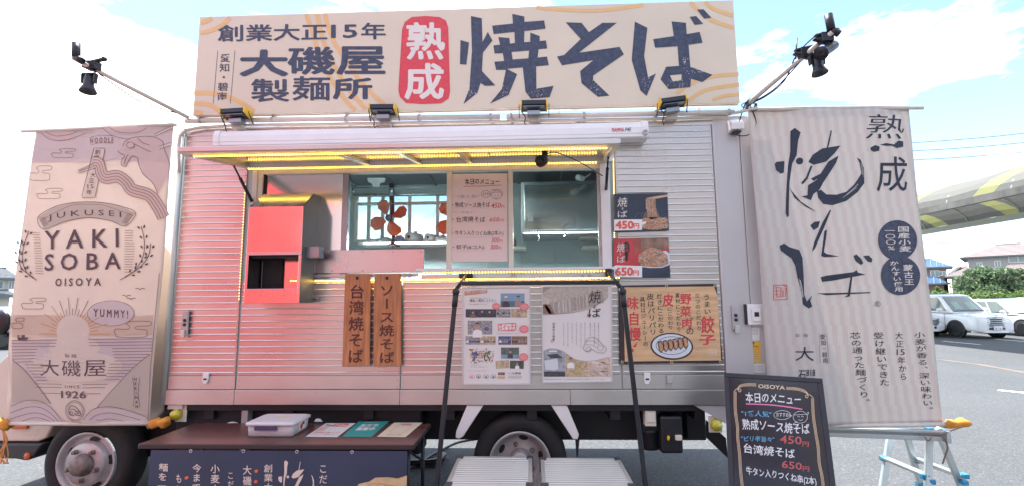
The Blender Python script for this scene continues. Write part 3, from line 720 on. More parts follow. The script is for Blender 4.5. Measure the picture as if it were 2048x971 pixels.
c = PY(1433, 849, F); lamp(1433, 849, (c.x-0.05, c.x+0.05, F+0.02, F+0.03, c.z-0.06, c.z+0.06))
mb = MB(); mb.box(fx(336, 812), fx(365, 812), F-0.004, F+0.02, fz(817, 350), ZB-0.002); T('lamp_bracket', mb, ALU_PAINT)

# wheels
def wheel(name, cx_, cz_, yo, deep, R0=0.37, label=None):
    mb = MB(); w = 0.21; c = (cx_, yo, cz_); A = (0, 1, 0)
    rr_ = 0.235
    mb.lathe(c, A, [(rr_, 0.03), (rr_+0.02, 0.004), (R0-0.05, 0.0), (R0-0.015, 0.018), (R0, 0.05), (R0, w-0.05), (R0-0.015, w-0.018), (R0-0.06, w), (rr_, w-0.02)], 48, cap=False)
    wh = T('wheel', mb, RUBBER, label=label)
    mb = MB()
    if deep: pf = [(rr_+0.008, 0.0), (rr_+0.004, -0.006), (rr_-0.012, 0.0), (rr_-0.02, 0.02), (rr_-0.035, 0.06), (rr_-0.05, 0.12), (0.15, 0.13), (0.11, 0.115), (0.0, 0.115)]
    else: pf = [(rr_+0.008, 0.0), (rr_+0.004, -0.006), (rr_-0.012, 0.0), (rr_-0.02, 0.025), (rr_-0.04, 0.05), (0.175, 0.03), (0.165, 0.0), (0.15, -0.012), (0.08, -0.014), (0.0, -0.014)]
    mb.lathe(c, A, pf, 40, cap=False); rm = obj('rim', mb, RIM, wh)
    fy = pf[-2][1]; HUB = mat('rusty_hub', (0.25, 0.20, 0.18), 0.55, 0.4, var=0.4, vscale=30)
    mb = MB(); mb.lathe(c, A, [(0.085, fy), (0.085, fy-0.02), (0.07, fy-0.03), (0.07, fy-0.055), (0.045, fy-0.065), (0.0, fy-0.068)], 20); obj('hub', mb, HUB if not deep else RIM, wh)
    mb = MB(); n = 5
    for i in range(n):
        q = PI/2+2*PI*i/n + (0.62 if not deep else 0.3); rad = 0.118
        x, z = cx_+rad*math.cos(q), cz_+rad*math.sin(q)
        mb.lathe((x, yo+fy, z), A, [(0.02, 0), (0.019, -0.014), (0.016, -0.016), (0.015, -0.034), (0, -0.037)], 6, smooth=False)
    obj('wheel_nut', mb, HUB, wh)
    mb = MB()
    for i in range(5):
        q = 2*PI*i/5+0.15; rad = 0.183 if not deep else 0.165
        yy = yo+(0.034 if not deep else 0.125)
        cc = Vector((cx_+rad*math.cos(q), yy, cz_+rad*math.sin(q))); tx = Vector((-math.sin(q), 0, math.cos(q))); ra = Vector((math.cos(q), 0, math.sin(q)))
        tl = Vector((0, 0.55 if not deep else 0, 0))
        vs = [cc+tx*0.038*math.cos(2*PI*j/14)+(ra+tl*1)*0.019*math.sin(2*PI*j/14)+Vector((0, -0.006, 0)) for j in range(14)]
        mb.add(vs, [list(range(14))])
    obj('hand_hole', mb, CHASSIS, rm)
    return wh
c = PY(184, 926, 3.86); wheel('wheel', c.x, 0.37, 3.80, False, label='front wheel with dished silver rim and five nuts')
c = PY(1040, 918, F+0.1); wheel('wheel', c.x, 0.37, F+0.06, True, label='rear wheel with deep concave silver rim')
wheel('wheel', c.x, 0.37, F+1.45, False); wheel('wheel', PY(184, 926, 3.9).x, 0.37, F+1.5, False)
# cab
CABC = mat('cream_truck_paint', (0.66, 0.55, 0.47), 0.3, coat=0.6, var=0.03)
CABG = mat('pale_green_cab_back', (0.42, 0.50, 0.46), 0.45, var=0.1)
yc0 = 3.93
mb = MB()
xw = PY(184, 926, 3.9).x
arch = [(xw+0.47*math.cos(a), 0.37+0.47*math.sin(a)) for a in [R(q) for q in range(160, 15, -12)]]
xb = PY(348, 600, 3.95).x; xf = -4.74
zc0 = PY(60, 882, yc0).z
out = [(xf, zc0)] + [(PY(76, 882, yc0).x, zc0)] + [(x, z) for x, z in arch if z > zc0+0.02 and x > PY(80, 880, yc0).x] + [(xb-0.12, 0.62), (xb, 0.75), (xb, 1.35), (xb-0.02, 2.02), (xb-0.1, 2.12), (xf+0.86, 2.10), (xf+0.73, 2.02), (xf+0.45, 1.45), (xf+0.30, 1.2), (xf+0.06, 0.98), (xf, 0.85)]
mb.prism([(x, yc0, z) for x, z in out], (0, 1.72, 0)); cb = T('cab', mb, CABC, bevel=0.03)
mb = MB(); mb.prism([(xf+0.52, yc0-0.006, 1.34), (xf+0.80, yc0-0.006, 1.98), (xf+1.15, yc0-0.006, 1.98), (xf+1.15, yc0-0.006, 1.28)], (0, 0.005, 0)); obj('side_window', mb, mat('dark_glass', (0.02, 0.03, 0.035), 0.05, coat=1), cb)
mb = MB(); mb.box(xb+0.006, xb+0.05, yc0+0.04, yc0+1.6, 0.78, 2.2); obj('cab_back_panel', mb, CABG, cb, bevel=0.03)
mb = MB(); a = PY(0, 888, yc0-.03); b = PY(70, 925, yc0-.03)
mb.prism([PY(x, y, yc0-0.03) for x, y in [(-80, 886), (86, 886), (66, 912), (52, 921), (30, 917), (-80, 915)]], (0, 1.7, 0)); obj('bumper', mb, mat('dark_bumper', (0.035, 0.033, 0.035), 0.5, var=0.2), cb, bevel=0.015)
c = PY(54, 911, yc0-.035); mb = MB(); mb.lathe((c.x, yc0-0.031, c.z), (0, -1, 0), [(0.03, 0), (0.026, 0.008), (0, 0.01)], 16); obj('turn_lamp', mb, mat('orange_lens', (0.55, 0.12, 0.03), 0.3), cb)
c = PY(40, 853, yc0-.01); mb = MB(); mb.box(c.x-0.07, c.x+0.07, yc0-0.02, yc0-0.0005, c.z-0.014, c.z+0.02); obj('side_repeater', mb, MATS['orange_lens'], cb, bevel=0.008)
mb = MB(); mb.bar((PY(14, 640, 3.7).x, 3.70, 1.38), (PY(14, 640, 3.7).x, yc0, 1.5), 0.03, 0.03); mb.ball(PY(2, 645, 3.7), 0.09, 12, 8, sc=(.9, .45, 1.1)); obj('side_mirror', mb, BLACK, cb)
mb = MB()
mb.prism([(x+0.0, yc0+0.01, z) for x, z in [(xw+0.49*math.cos(a), 0.37+0.49*math.sin(a)) for a in [R(q) for q in range(170, 5, -12)]]] + [(xw+0.2, yc0+0.01, 0.5), (xw-0.2, yc0+0.01, 0.5)], (0, 0.01, 0)) if False else None
mb.box(xw-0.5, xb-0.02, yc0+0.30, yc0+1.3, 0.45, 0.95)
mb.box(xb-0.25, XL+0.3, yc0+0.12, yc0+1.4, 0.35, ZB-0.06)
T('engine_bay', mb, CHASSIS)
#P3
# ------------------------------------------------------------------ roof sign
SIGN = mat('beige_sign_print', (0.68, 0.58, 0.45), 0.45, var=0.05, vscale=2)
SIGNO = mat('orange_sign_print', (0.74, 0.46, 0.20), 0.45, var=0.05)
NAVY = mat('navy_ink', (0.045, 0.055, 0.10), 0.45, var=0.5, vscale=30, detail=8)
REDS = mat('red_seal_print', (0.66, 0.05, 0.07), 0.45, var=0.15, vscale=30)
WINK = mat('off_white_ink', (0.72, 0.66, 0.60), 0.5)
YS = F-0.10
sg = thing('roof_sign', 'long beige signboard with big navy and red lettering on the roof of the food truck', 'sign', (0, YS, ZT))
q = [PY(400, 35, YS), PY(1465, 0, YS), PY(1481, 205, YS), PY(385, 232, YS)]
xl = (q[0].x+q[3].x)/2; xr = (q[1].x+q[2].x)/2; zt_ = (q[0].z+q[1].z)/2; zb2 = (q[2].z+q[3].z)/2
mb = MB(); mb.box(xl, xr, YS, YS+0.04, zb2, zt_); obj('board', mb, SIGN, sg, bevel=0.002)
mb = MB(); mb.box(xl-0.004, xr+0.004, YS+0.041, YS+0.075, zb2-0.004, zt_+0.006); obj('backing_frame', mb, ALU_FLAT, sg)
mb = MB()
for x in (xl+0.1, xl+1.4, xr-1.4, xr-0.1): mb = MB(); mb.bar((x, YS+0.08, zt_-0.1), (x, YS+0.9, ZT-0.02), 0.03, 0.03); obj('support_bracket', mb, RIM, sg)
for sx in (0.985,):
    pass
pr = Print(sg, FACE(YS)).scale(370, 0, 3.593)
CL = lambda pts: pts
for pts in ([(870, 104), (905, 200), (945, 330), (1000, 480), (1080, 620), (1170, 740), (1225, 792)], [(950, 102), (975, 220), (1010, 340), (1100, 520), (1180, 650), (1300, 785)], [(1003, 98), (1030, 200), (1080, 320), (1160, 440), (1250, 570), (1340, 670), (1440, 760)],
            [(325, 128), (260, 185), (180, 225), (112, 238)], [(195, 132), (150, 155), (112, 168)], [(65, 670), (200, 672), (330, 705), (430, 755), (500, 802)], [(66, 745), (180, 755), (262, 812)], [(62, 806), (130, 815)]):
    pr.stroke(pts, 31, SIGNO, name='stripe')
pr.layer = 1
pr.text('創業大正', 240, 185, 1020, 300, NAVY, off=0.022, dy=-12); pr.text('15', 1055, 183, 1235, 275, NAVY, off=0.022, dy=-3); pr.text('年', 1270, 168, 1440, 283, NAVY, off=0.022)
pr.text('大', 405, 365, 730, 545, NAVY, off=0.045); pr.text('磯', 745, 342, 1070, 535, NAVY, off=0.028); pr.text('屋', 1098, 340, 1432, 535, NAVY, off=0.03)
pr.text('製', 480, 572, 745, 732, NAVY, off=0.022); pr.text('麺', 775, 552, 1040, 722, NAVY, off=0.018); pr.text('所', 1070, 565, 1340, 712, NAVY, off=0.03)
pr.col('愛知・碧南', 295, 385, 728, 78, NAVY, off=0.01, dx=-30)
pr.stroke([(236, 366), (204, 745)], 3, NAVY); pr.stroke([(360, 364), (327, 745)], 3, NAVY)
pr.poly([(1580, 160), (1630, 125), (1730, 117), (1830, 125), (1875, 150), (1892, 200), (1905, 660), (1895, 710), (1840, 745), (1700, 750), (1590, 742), (1545, 700), (1533, 650), (1560, 215)], REDS, name='seal')
pr.layer = 2
pr.text('熟', 1598, 168, 1862, 425, WINK, off=0.028); pr.text('成', 1585, 462, 1855, 712, WINK, off=0.03)
pr.scale(900, 0, 3.4133); pr.layer = 0
for pts, w in (([(590, 52), (750, 68), (1000, 74), (1200, 54), (1320, 34)], 24), ([(1640, 20), (1700, 75), (1800, 145), (1938, 192)], 26), ([(1740, 15), (1800, 62), (1930, 108)], 26), ([(1545, 640), (1650, 570), (1800, 522), (1970, 508)], 26), ([(1625, 688), (1750, 615), (1973, 578)], 26), ([(1790, 684), (1880, 655), (1975, 645)], 22)):
    pr.stroke(pts, w, SIGNO, name='stripe')
pr.layer = 1
BIG = [([(72, 275), (130, 293), (112, 443), (68, 440)],), ([(143, 112), (217, 127), (222, 290), (258, 220), (290, 278), (225, 362), (218, 487), (310, 585), (240, 588), (208, 568), (188, 635), (92, 712), (133, 605), (150, 350)],),
 ([(288, 178), (430, 163), (425, 97), (508, 115), (508, 152), (643, 142), (652, 198), (508, 214), (506, 290), (548, 288), (548, 225), (612, 248), (612, 282), (655, 278), (664, 333), (605, 338), (598, 395), (662, 388), (674, 447), (588, 455), (590, 607), (707, 588), (680, 665), (552, 675), (515, 628), (497, 462), (388, 472), (458, 508), (400, 650), (272, 710), (355, 608), (382, 478), (315, 480), (303, 424), (370, 418), (360, 365), (305, 368), (296, 312), (342, 308), (330, 255), (405, 262), (410, 300), (443, 296), (440, 220), (298, 235)], [(420, 357), (540, 347), (535, 400), (428, 408)]),
 ([(790, 155), (898, 158), (948, 222), (1040, 158), (1138, 158), (880, 362), (1157, 322), (1187, 373), (977, 518), (977, 548), (1088, 655), (1010, 663), (898, 570), (888, 488), (978, 413), (765, 448), (730, 388), (778, 378), (893, 268)],),
 ([(1262, 150), (1347, 192), (1325, 385), (1352, 530), (1406, 503), (1342, 657), (1300, 620), (1240, 410)],),
 ([(1512, 148), (1610, 158), (1615, 235), (1704, 220), (1724, 294), (1628, 308), (1640, 458), (1792, 513), (1722, 562), (1645, 540), (1640, 597), (1492, 610), (1437, 543), (1475, 458), (1563, 452), (1553, 318), (1400, 328), (1387, 270), (1528, 248)], [(1500, 515), (1582, 508), (1578, 550), (1520, 558)]),
 ([(1636, 117), (1680, 112), (1728, 165), (1670, 172)],), ([(1685, 68), (1730, 66), (1785, 124), (1735, 130)],)]
for g_ in BIG: pr.poly(g_[0], NAVY, holes=g_[1:], name='lettering')
random.seed(3); pr.layer = 2      # worn specks at the foot of the big characters
for cx_, cy_, rx_, ry_ in ((150, 640, 40, 50), (380, 640, 40, 50), (590, 640, 70, 26), (1000, 600, 50, 45), (1335, 560, 30, 60), (1560, 570, 70, 28), (1680, 490, 60, 30), (1600, 420, 24, 40)):
    for k in range(26):
        a = random.gauss(0, .5); b = random.gauss(0, .5); x, y = cx_+a*rx_, cy_+b*ry_; r_ = random.uniform(1.2, 3.2)
        pr.poly([(x-r_, y), (x, y-r_*random.uniform(.4, 1)), (x+r_*random.uniform(.5, 2), y), (x, y+r_)], WINK, name='worn_speck')
pr.done()

# ------------------------------------------------------------------ work floodlights on the pipe
def flood(px, py, tilt, label):
    c = PY(px, py, F-0.14); t = thing('floodlight', label, 'floodlight', c, 'floodlights clamped along the upper pipe')
    M = Matrix.Rotation(tilt, 4, 'Y')
    def tr(mb, name, m, par=t, bev=0.004):
        mb.v = [c + (M @ v) for v in mb.v]; return obj(name, mb, m, par, bevel=bev)
    w = 0.095
    mb = MB(); mb.prism([(-w, -0.06, 0.03), (-w, -0.065, -0.008), (-w, 0.03, -0.035), (-w, 0.06, 0.0), (-w, 0.05, 0.028)], (2*w, 0, 0)); hb = tr(mb, 'housing', BLACK_METAL)
    for s_ in (-1, 1):
        mb = MB(); x0 = s_*w; mb.prism([(x0, -0.068, 0.036), (x0, -0.07, -0.012), (x0, 0.03, -0.04), (x0, 0.065, 0.0), (x0, 0.055, 0.034)], (s_*0.011, 0, 0)); tr(mb, 'side_guard', YELLOW)
        mb = MB(); mb.prism([(s_*(w+0.021), -0.04, 0.01), (s_*(w+0.021), 0.0, -0.02), (s_*(w+0.021), 0.05, -0.075), (s_*(w+0.021), 0.03, -0.08)], (s_*0.006, 0, 0)); tr(mb, 'stand_arm', BLACK)
    mb = MB(); mb.box(-0.055, 0.05, -0.02, 0.045, -0.075, -0.036); tr(mb, 'clamp_block', ALUDARK)
    mb = MB(); mb.box(-0.085, 0.085, -0.055, 0.03, -0.018, -0.0125)
    mb.v = [v+Vector((0, -0.006, -0.006)) for v in mb.v]; tr(mb, 'lens', mat('floodlight_lens', (0.10, 0.11, 0.14), 0.15, coat=1), bev=0)
    mb = MB(); P = [c+Vector(p) for p in ((-0.09, -0.01, -0.02), (-0.095, -0.03, -0.06), (-0.07, -0.03, -0.10), (-0.075, 0.0, -0.14), (-0.05, 0.06, -0.155))]
    mb.tube(cr(P), 0.004, 6); obj('cable', mb, BLACK, t)
flood(473, 229, R(-2), 'black and yellow floodlight under the leftmost, narrow columns of the roof sign')
flood(768, 221, R(1), 'black and yellow floodlight on the pipe just left of the red seal of the sign')
flood(1068, 213, R(0), 'black and yellow floodlight on the pipe under the first big navy character')
flood(1343, 207, R(-7), 'tilted black and yellow floodlight under the last big navy character of the sign')

# ------------------------------------------------------------------ lamps on outstretched poles
def pole_lamp(a, b, label, lamps, name='spotlight_pole', cab=()):
    t = thing(name, label, 'spotlight pole', a, 'poles with black spotlights reaching out from the truck')
    mb = MB(); mb.tube([a, b], 0.017, 12); obj('pole', mb, PIPE, t)
    D = (b-a).normalized()
    for (k, off, kind) in lamps:
        p = a.lerp(b, k)+Vector(off)
        if kind == 'spot':
            mb = MB(); mb.lathe(p, (0.1, -0.1, -1), [(0.0, -0.05), (0.026, -0.05), (0.032, 0.0), (0.034, 0.04), (0.050, 0.08), (0.053, 0.09), (0.045, 0.088), (0.0, 0.07)], 20)
            l_ = obj('spotlight', mb, BLACK, t)
            mb = MB(); mb.bar(p+Vector((-0.05, 0, 0.05)), p+Vector((-0.045, 0, -0.02)), 0.008, 0.03); mb.bar(p+Vector((0.05, 0, 0.05)), p+Vector((0.045, 0, -0.02)), 0.008, 0.03); mb.bar(p+Vector((-0.05, 0, 0.055)), p+Vector((0.05, 0, 0.055)), 0.03, 0.008)
            obj('yoke', mb, BLACK_METAL, l_)
        elif kind == 'tilt':
            mb = MB(); mb.lathe(p, (-0.75, -0.3, -0.5), [(0.0, -0.08), (0.03, -0.07), (0.034, 0.0), (0.033, 0.04), (0.046, 0.08), (0.048, 0.095), (0.0, 0.08)], 20); obj('spotlight', mb, BLACK, t)
        elif kind == 'clamp':
            mb = MB(); mb.box(p.x-0.04, p.x+0.04, p.y-0.03, p.y+0.03, p.z-0.035, p.z+0.03); mb.bar(p+Vector((-0.07, 0, 0.015)), p+Vector((0.085, 0, 0.05)), 0.03, 0.018); mb.bar(p+Vector((-0.08, 0, -0.005)), p+Vector((0.02, 0, -0.045)), 0.03, 0.016)
            mb.ball(p+Vector((0.08, 0, 0.05)), 0.02, 8, 5); obj('clamp', mb, BLACK, t, bevel=0.004)
        elif kind == 'stub':
            mb = MB(); mb.tube([p, p+Vector((-0.01, 0, 0.11))], 0.026, 14); mb.tube([p+Vector((0.0, 0, 0.0)), p+Vector((0.05, 0.0, -0.03))], 0.023, 12); obj('light_sensor', mb, BLACK, t)
        elif kind == 'wand':
            mb = MB(); mb.tube([p, p+Vector((0.02, 0, 0.16))], 0.005, 6); obj('antenna', mb, BLACK, t)
    for P in cab:
        mb = MB(); mb.tube(cr([Vector(x) for x in P]), 0.0045, 6); obj('cable', mb, BLACK_METAL, t)
a = PY(378, 236, F-0.08); b = PY(144, 115, 3.15)
pole_lamp(a, b, 'beige pole with black spotlight cluster above the pastel banner', [(0.86, (0, 0, -0.11), 'spot'), (0.84, (0, 0, 0.02), 'clamp'), (0.98, (0.01, 0, 0.01), 'stub')],
          cab=[(a.lerp(b, 0.05), a.lerp(b, 0.25)+Vector((0, 0, -0.04)), a.lerp(b, 0.45)+Vector((0, 0, -0.07)), a.lerp(b, 0.62)+Vector((0, 0, -0.05)), a.lerp(b, 0.78)+Vector((0, 0, -0.02)), a.lerp(b, 0.82))])
a = PY(1492, 212, F-0.08); b = PY(1665, 64, 3.1)
pole_lamp(a, b, 'beige pole with two black spotlights and antenna above the black brush-lettered banner', [(0.80, (0.02, 0, -0.10), 'spot'), (0.95, (0.0, 0, -0.09), 'tilt'), (0.72, (0, 0, 0.02), 'clamp'), (0.93, (0, 0, 0.0), 'clamp'), (0.99, (0.0, 0, 0.02), 'stub'), (0.62, (-0.0, 0, 0.03), 'wand')],
          cab=[(a.lerp(b, 0.02), a.lerp(b, 0.2)+Vector((0.03, 0, -0.03)), a.lerp(b, 0.45)+Vector((0.02, 0, -0.04)), a.lerp(b, 0.68)+Vector((-.03, 0, 0.03)), a.lerp(b, 0.9)+Vector((-.03, 0, 0.05))),
               (a, a.lerp(b, 0.25)+Vector((0.04, -0.01, -0.02)), a.lerp(b, 0.5)+Vector((0.02, -0.02, -0.02)), a.lerp(b, 0.75)),
               (a+Vector((0.02, -.02, 0)), PY(1512, 245, F-.08), PY(1500, 268, F-.08), PY(1480, 272, F-.08), PY(1468, 266, F-.08)),
               (a+Vector((-0.02, -.02, 0)), PY(1482, 232, F-.08), PY(1476, 255, F-.08), PY(1474, 266, F-.08))])
mb = MB(); c0 = a+Vector((0.0, -0.02, -0.01)); random.seed(5)
for k in range(5):
    rr0 = random.uniform(0.02, 0.04); ce = c0+Vector((random.uniform(-.03, .05), 0, random.uniform(-.02, .02)))
    mb.tube([ce+Vector((rr0*math.cos(q*PI/5), 0.02*math.sin(q+k), rr0*math.sin(q*PI/5))) for q in range(11)], 0.004, 5)
tag(obj('cable_coil', mb, BLACK_METAL, None), 'tangled coil of black cable at the foot of the spotlight pole by the brush-lettered banner', 'cable')

# ------------------------------------------------------------------ banners
def wave_fn(ph, amp, tw=0.0):
    def w(a, b):
        return (amp*math.sin(a*5.2+ph+0.5*math.sin(b*1.7)) + amp*0.5*math.sin(a*11+b*2.3+ph) + amp*0.45*math.sin(b*4.1+a*1.3+ph*2))
    return w
def banner(name, label, corners, Y, m, wave, rod, curve=(0, 0), cat='banner'):
    t = thing(name, label, cat, PY(*corners[3], Y))
    fr = FACE(Y); fr.wave = wave
    TL, TR, BR, BL = [Vector(fr.ab(*c)) for c in corners]
    mb = MB(); nu, nv = 36, 64; vs = []
    for j in range(nv+1):
        for i in range(nu+1):
            u, v = i/nu, j/nv
            p = TL.lerp(TR, u).lerp(BL.lerp(BR, u), v); bow = 4*v*(1-v)
            p = p+Vector((curve[0]*bow*(1-u)-curve[1]*bow*u, 0))
            h = 0.0 if True else 0
            edge = 0.003*math.sin(i*2.1)*(1-v)**8 if 0 < i < nu else 0
            vs.append(fr.at(p.x, p.y+edge, 0))
    fs = [(j*(nu+1)+i, (j+1)*(nu+1)+i, (j+1)*(nu+1)+i+1, j*(nu+1)+i+1) for j in range(nv) for i in range(nu)]
    mb.add(vs, fs, True); o = obj('cloth', mb, m, t, clean=False)
    sm = o.modifiers.new('solid', 'SOLIDIFY'); sm.thickness = 0.0012; sm.offset = -1
    mb = MB(); mb.tube(rod, 0.014, 12); obj('rod', mb, PIPE, t)
    for A, B in ((TL, TR), (BL, BR)):   # sleeve hems round the rods
        mb = MB(); mb.tube([fr.at(*(A.lerp(B, k/14)), -0.004-fr.wave(*A.lerp(B, k/14))*(1-0.25)) for k in range(15)], 0.0165, 10); obj('hem', mb, m, t)
    return t, fr
BAN1 = mat('pastel_banner_cloth', (0.79, 0.70, 0.61), 0.75, bump=0.3, bscale=7, var=0.03, trans=0.32)
LILAC = mat('lilac_print', (0.68, 0.60, 0.60), 0.75, trans=0.32); PEACH = mat('peach_print', (0.69, 0.55, 0.45), 0.75, trans=0.32); SAND = mat('sand_print', (0.60, 0.53, 0.46), 0.75, trans=0.32)
PINKP = mat('rose_print', (0.73, 0.59, 0.55), 0.75, trans=0.32); BROWN = mat('dark_brown_ink', (0.10, 0.055, 0.07), 0.7); BROWNL = mat('brown_line_ink', (0.20, 0.13, 0.13), 0.7)
ORLINE = mat('orange_line_ink', (0.55, 0.25, 0.07), 0.7); NOOD = mat('noodle_tan_print', (0.60, 0.45, 0.38), 0.75)
YBN = F-0.10
t1, fr = banner('yakisoba_banner', 'pastel cloth banner with chopsticks, sunrise and YAKI SOBA lettering beside the cab', [(72, 262), (347, 249), (297, 846), (8, 846)], YBN, BAN1, wave_fn(0.4, 0.013), [PY(44, 263, YBN), PY(352, 250, YBN)], curve=(-0.045, 0.0))
pr = Print(t1, fr, base=0.003, step=0.0012)
# shaded printed areas
pr.scale(0, 220, 2.855)
pr.poly([(212, 130), (985, 92), (960, 300), (175, 300)], LILAC, name='tint')
pr.layer = 1
for pts in ([(215, 122), (560, 100), (500, 150), (420, 172), (330, 176), (250, 150)], [(572, 100), (985, 84), (985, 100), (940, 118), (830, 140), (760, 150), (660, 140)]): pr.poly(pts, PINKP, name='tint')
pr.scale(0, 540, 2.2525); pr.layer = 0
pr.poly([(60, 200), (690, 200), (685, 290), (55, 300)], PEACH, name='tint'); pr.poly([(52, 312), (688, 300), (682, 360), (560, 500), (130, 500), (52, 400)], LILAC, name='tint')
pr.layer = 1
pr.poly([(55, 400), (110, 450), (225, 600), (46, 600)], SAND, name='tint'); pr.poly([(680, 375), (668, 655), (560, 620), (445, 615), (520, 530), (600, 440)], SAND, name='tint')
pr.poly([(40, 600), (120, 585), (220, 610), (300, 685), (28, 685)], LILAC, name='tint'); pr.poly([(375, 685), (400, 640), (470, 615), (560, 625), (660, 660), (665, 685)], LILAC, name='tint')
pr.ell(338, 275, 78, 78, BAN1, name='tint'); pr.ell(340, 430, 215, 72, BAN1, name='tint'); pr.ell(340, 345, 120, 50, BAN1, name='tint')
pr.layer = 2
for k in range(23):
    a = PI*k/22; r0 = 84; r1 = 115 if k % 2 else (165 if k not in (11,) else 175)
    pr.stroke([(338+r0*math.cos(a), 285-r0*math.sin(a)), (338+r1*math.cos(a)*1.0, 285-r1*math.sin(a))], 2.6, ORLINE if a < 1.1 or a > 2.0 else BROWNL)
for y in range(14):
    yy = 308+y*14; 
    if yy < 420:
        xl0 = 265 if yy < 350 else 180; xr0 = 410 if yy < 350 else 500
        l0 = 56 if yy < 400 else 75
        pr.stroke([(l0, yy+6), (xl0-(yy-300)*0.3, yy+4)], 2.4, BROWNL); pr.stroke([(xr0+(yy-300)*0.2, yy), (686-max(0, yy-370)*1.1, yy-2)], 2.4, BROWNL)
    elif yy < 505: pr.stroke([(110+(yy-420)*0.7, yy+4), (190+(yy-420)*.3, yy+4)], 2.4, BROWNL); pr.stroke([(500-(yy-420)*0.3, yy), (620-(yy-420)*1.1, yy)], 2.4, BROWNL)
for y0_, a0_, b0_ in ((510, 150, 490), (525, 155, 480), (552, 180, 460)): pr.stroke([(a0_, y0_), (285, y0_)], 2.2, BROWNL); pr.stroke([(385, y0_), (b0_, y0_)], 2.2, BROWNL)
pr.stroke([(55, 400), (110, 450), (165, 520), (225, 600)], 2.6, BROWNL); pr.stroke([(680, 375), (600, 440), (520, 525), (445, 615)], 2.6, BROWNL)
for dy_, ax_ in ((0, 50), (30, 46), (58, 44), (80, 70)): pr.stroke([(ax_-4, 612+dy_), (110+dy_*.3, 586+dy_), (180, 590+dy_*.95), (240+dy_*-.3, 630+dy_*.6), (285-dy_*.6, 684)], 2.4, BROWNL)
for dy_ in (0, 28, 55): pr.stroke([(385+dy_, 670), (430+dy_*.6, 622+dy_*.9), (500, 612+dy_), (580-dy_*.3, 632+dy_*.9), (664-dy_*1.2, 662+dy_*.4)], 2.4, BROWNL)
pr.text('O I S O Y A', 248, 36, 458, 70, BROWN, off=0.02, dy=-2)
pr.text('製 麺', 302, 374, 360, 390, BROWNL); pr.text('大', 178, 402, 272, 474, BROWN, off=0.004); pr.text('磯', 286, 402, 378, 474, BROWN); pr.text('屋', 392, 402, 486, 474, BROWN)
pr.text('S I N C E', 300, 514, 370, 527, BROWN, off=0.01); pr.text('1926', 280, 540, 400, 573, BROWN, off=0.006)
pr.ring(346, 629, 45, 46, 2.4, BROWNL); pr.ring(346, 629, 38, 39, 1.6, BROWNL)
pr.stroke([(322, 612), (336, 606), (352, 612), (370, 632), (376, 644), (366, 650), (350, 646), (338, 650), (322, 646), (318, 630)], 3, BROWN, closed=True); pr.stroke([(322, 622), (345, 622), (362, 640)], 2.4, BROWN); pr.ring(330, 638, 7, 7, 2, BROWN); pr.ring(358, 636, 10, 6, 2, BROWN)
pr.ell(507, 192, 102, 56, LILAC, name='tint'); pr.ring(507, 192, 102, 56, 2.6, BROWNL, n=40); pr.layer = 3; pr.text('Y U M M Y !', 432, 172, 582, 206, BROWN, off=0.02, dy=8)
for x_, y_ in ((575, 115), (596, 128), (635, 84)): pr.stroke([(x_-20, y_-4), (x_-8, y_-4), (x_, y_+2), (x_+8, y_-4), (x_+20, y_-3)], 2.6, BROWN)
pr.poly([(78, 300), (125, 300), (120, 316), (85, 316)], BROWN); pr.rect(98, 290, 112, 301, BROWN); pr.rect(80, 291, 90, 297, BROWN)
def cloud(x, y, w, h):
    pr.stroke([(x, y+h*0.5), (x+w*0.35, y+h*0.5), (x+w*0.4, y+h*0.3), (x+w*0.3, y+h*0.15), (x+w*0.45, y), (x+w*0.9, y), (x+w, y+h*0.12), (x+w*0.92, y+h*0.28), (x+w*0.6, y+h*0.32), (x+w*0.58, y+h*0.48), (x+w*0.85, y+h*0.55), (x+w*0.88, y+h*0.75), (x+w*0.8, y+h), (x+w*0.1, y+h), (x, y+h*0.8)], 2.4, BROWNL, closed=True)
cloud(100, 124, 104, 48); cloud(58, 214, 50, 46); cloud(525, 228, 160, 70)
pr.col('HEKINAN', 613, 478, 622, 18, BROWN, off=0.01, dx=3); pr.stroke([(600, 478), (606, 550), (600, 612)], 2, BROWNL); pr.stroke([(632, 480), (624, 550), (630, 612)], 2, BROWNL)
pr.scale(0, 220, 2.855); pr.layer = 2
cloud(300, 222, 134, 50); cloud(206, 448, 152, 56); cloud(165, 320, 132, 80)
for pts in ([(235, 130), (290, 170), (380, 172), (470, 140), (540, 106)], [(260, 125), (320, 150), (400, 140), (460, 112)], [(590, 104), (650, 150), (740, 172), (760, 165)], [(630, 100), (690, 132), (790, 135), (860, 95)]): pr.stroke(pts, 2.6, BROWNL)
pr.text('N O O D L E', 516, 160, 662, 190, BROWNL, off=0.015, dy=-0, arc=3); pr.stroke([(512, 158), (560, 150), (610, 149), (668, 155)], 2, BROWNL); pr.stroke([(518, 200), (570, 192), (620, 192), (660, 198)], 2, BROWNL)
pr.poly([(540, 220), (606, 220), (608, 235), (545, 495), (540, 502), (470, 502), (470, 490), (535, 228)], BAN1, name='tint')
pr.layer = 3
pr.stroke([(540, 220), (606, 222), (608, 236), (545, 500), (470, 502), (468, 488)], 3, BROWN, closed=True, smooth=False)
pr.col(['創', '業', ' ', ' ', '大', '正', '15', '年'], 567, 226, 486, 36, BROWN, off=0.006, dx=-60)
pr.layer = 4
nd = [(535, 305), (570, 310), (590, 370), (620, 390), (690, 385), (740, 420), (770, 460), (860, 490), (910, 560), (935, 615)]
pr.stroke(nd, 66, NOOD, name='tint'); pr.layer = 5
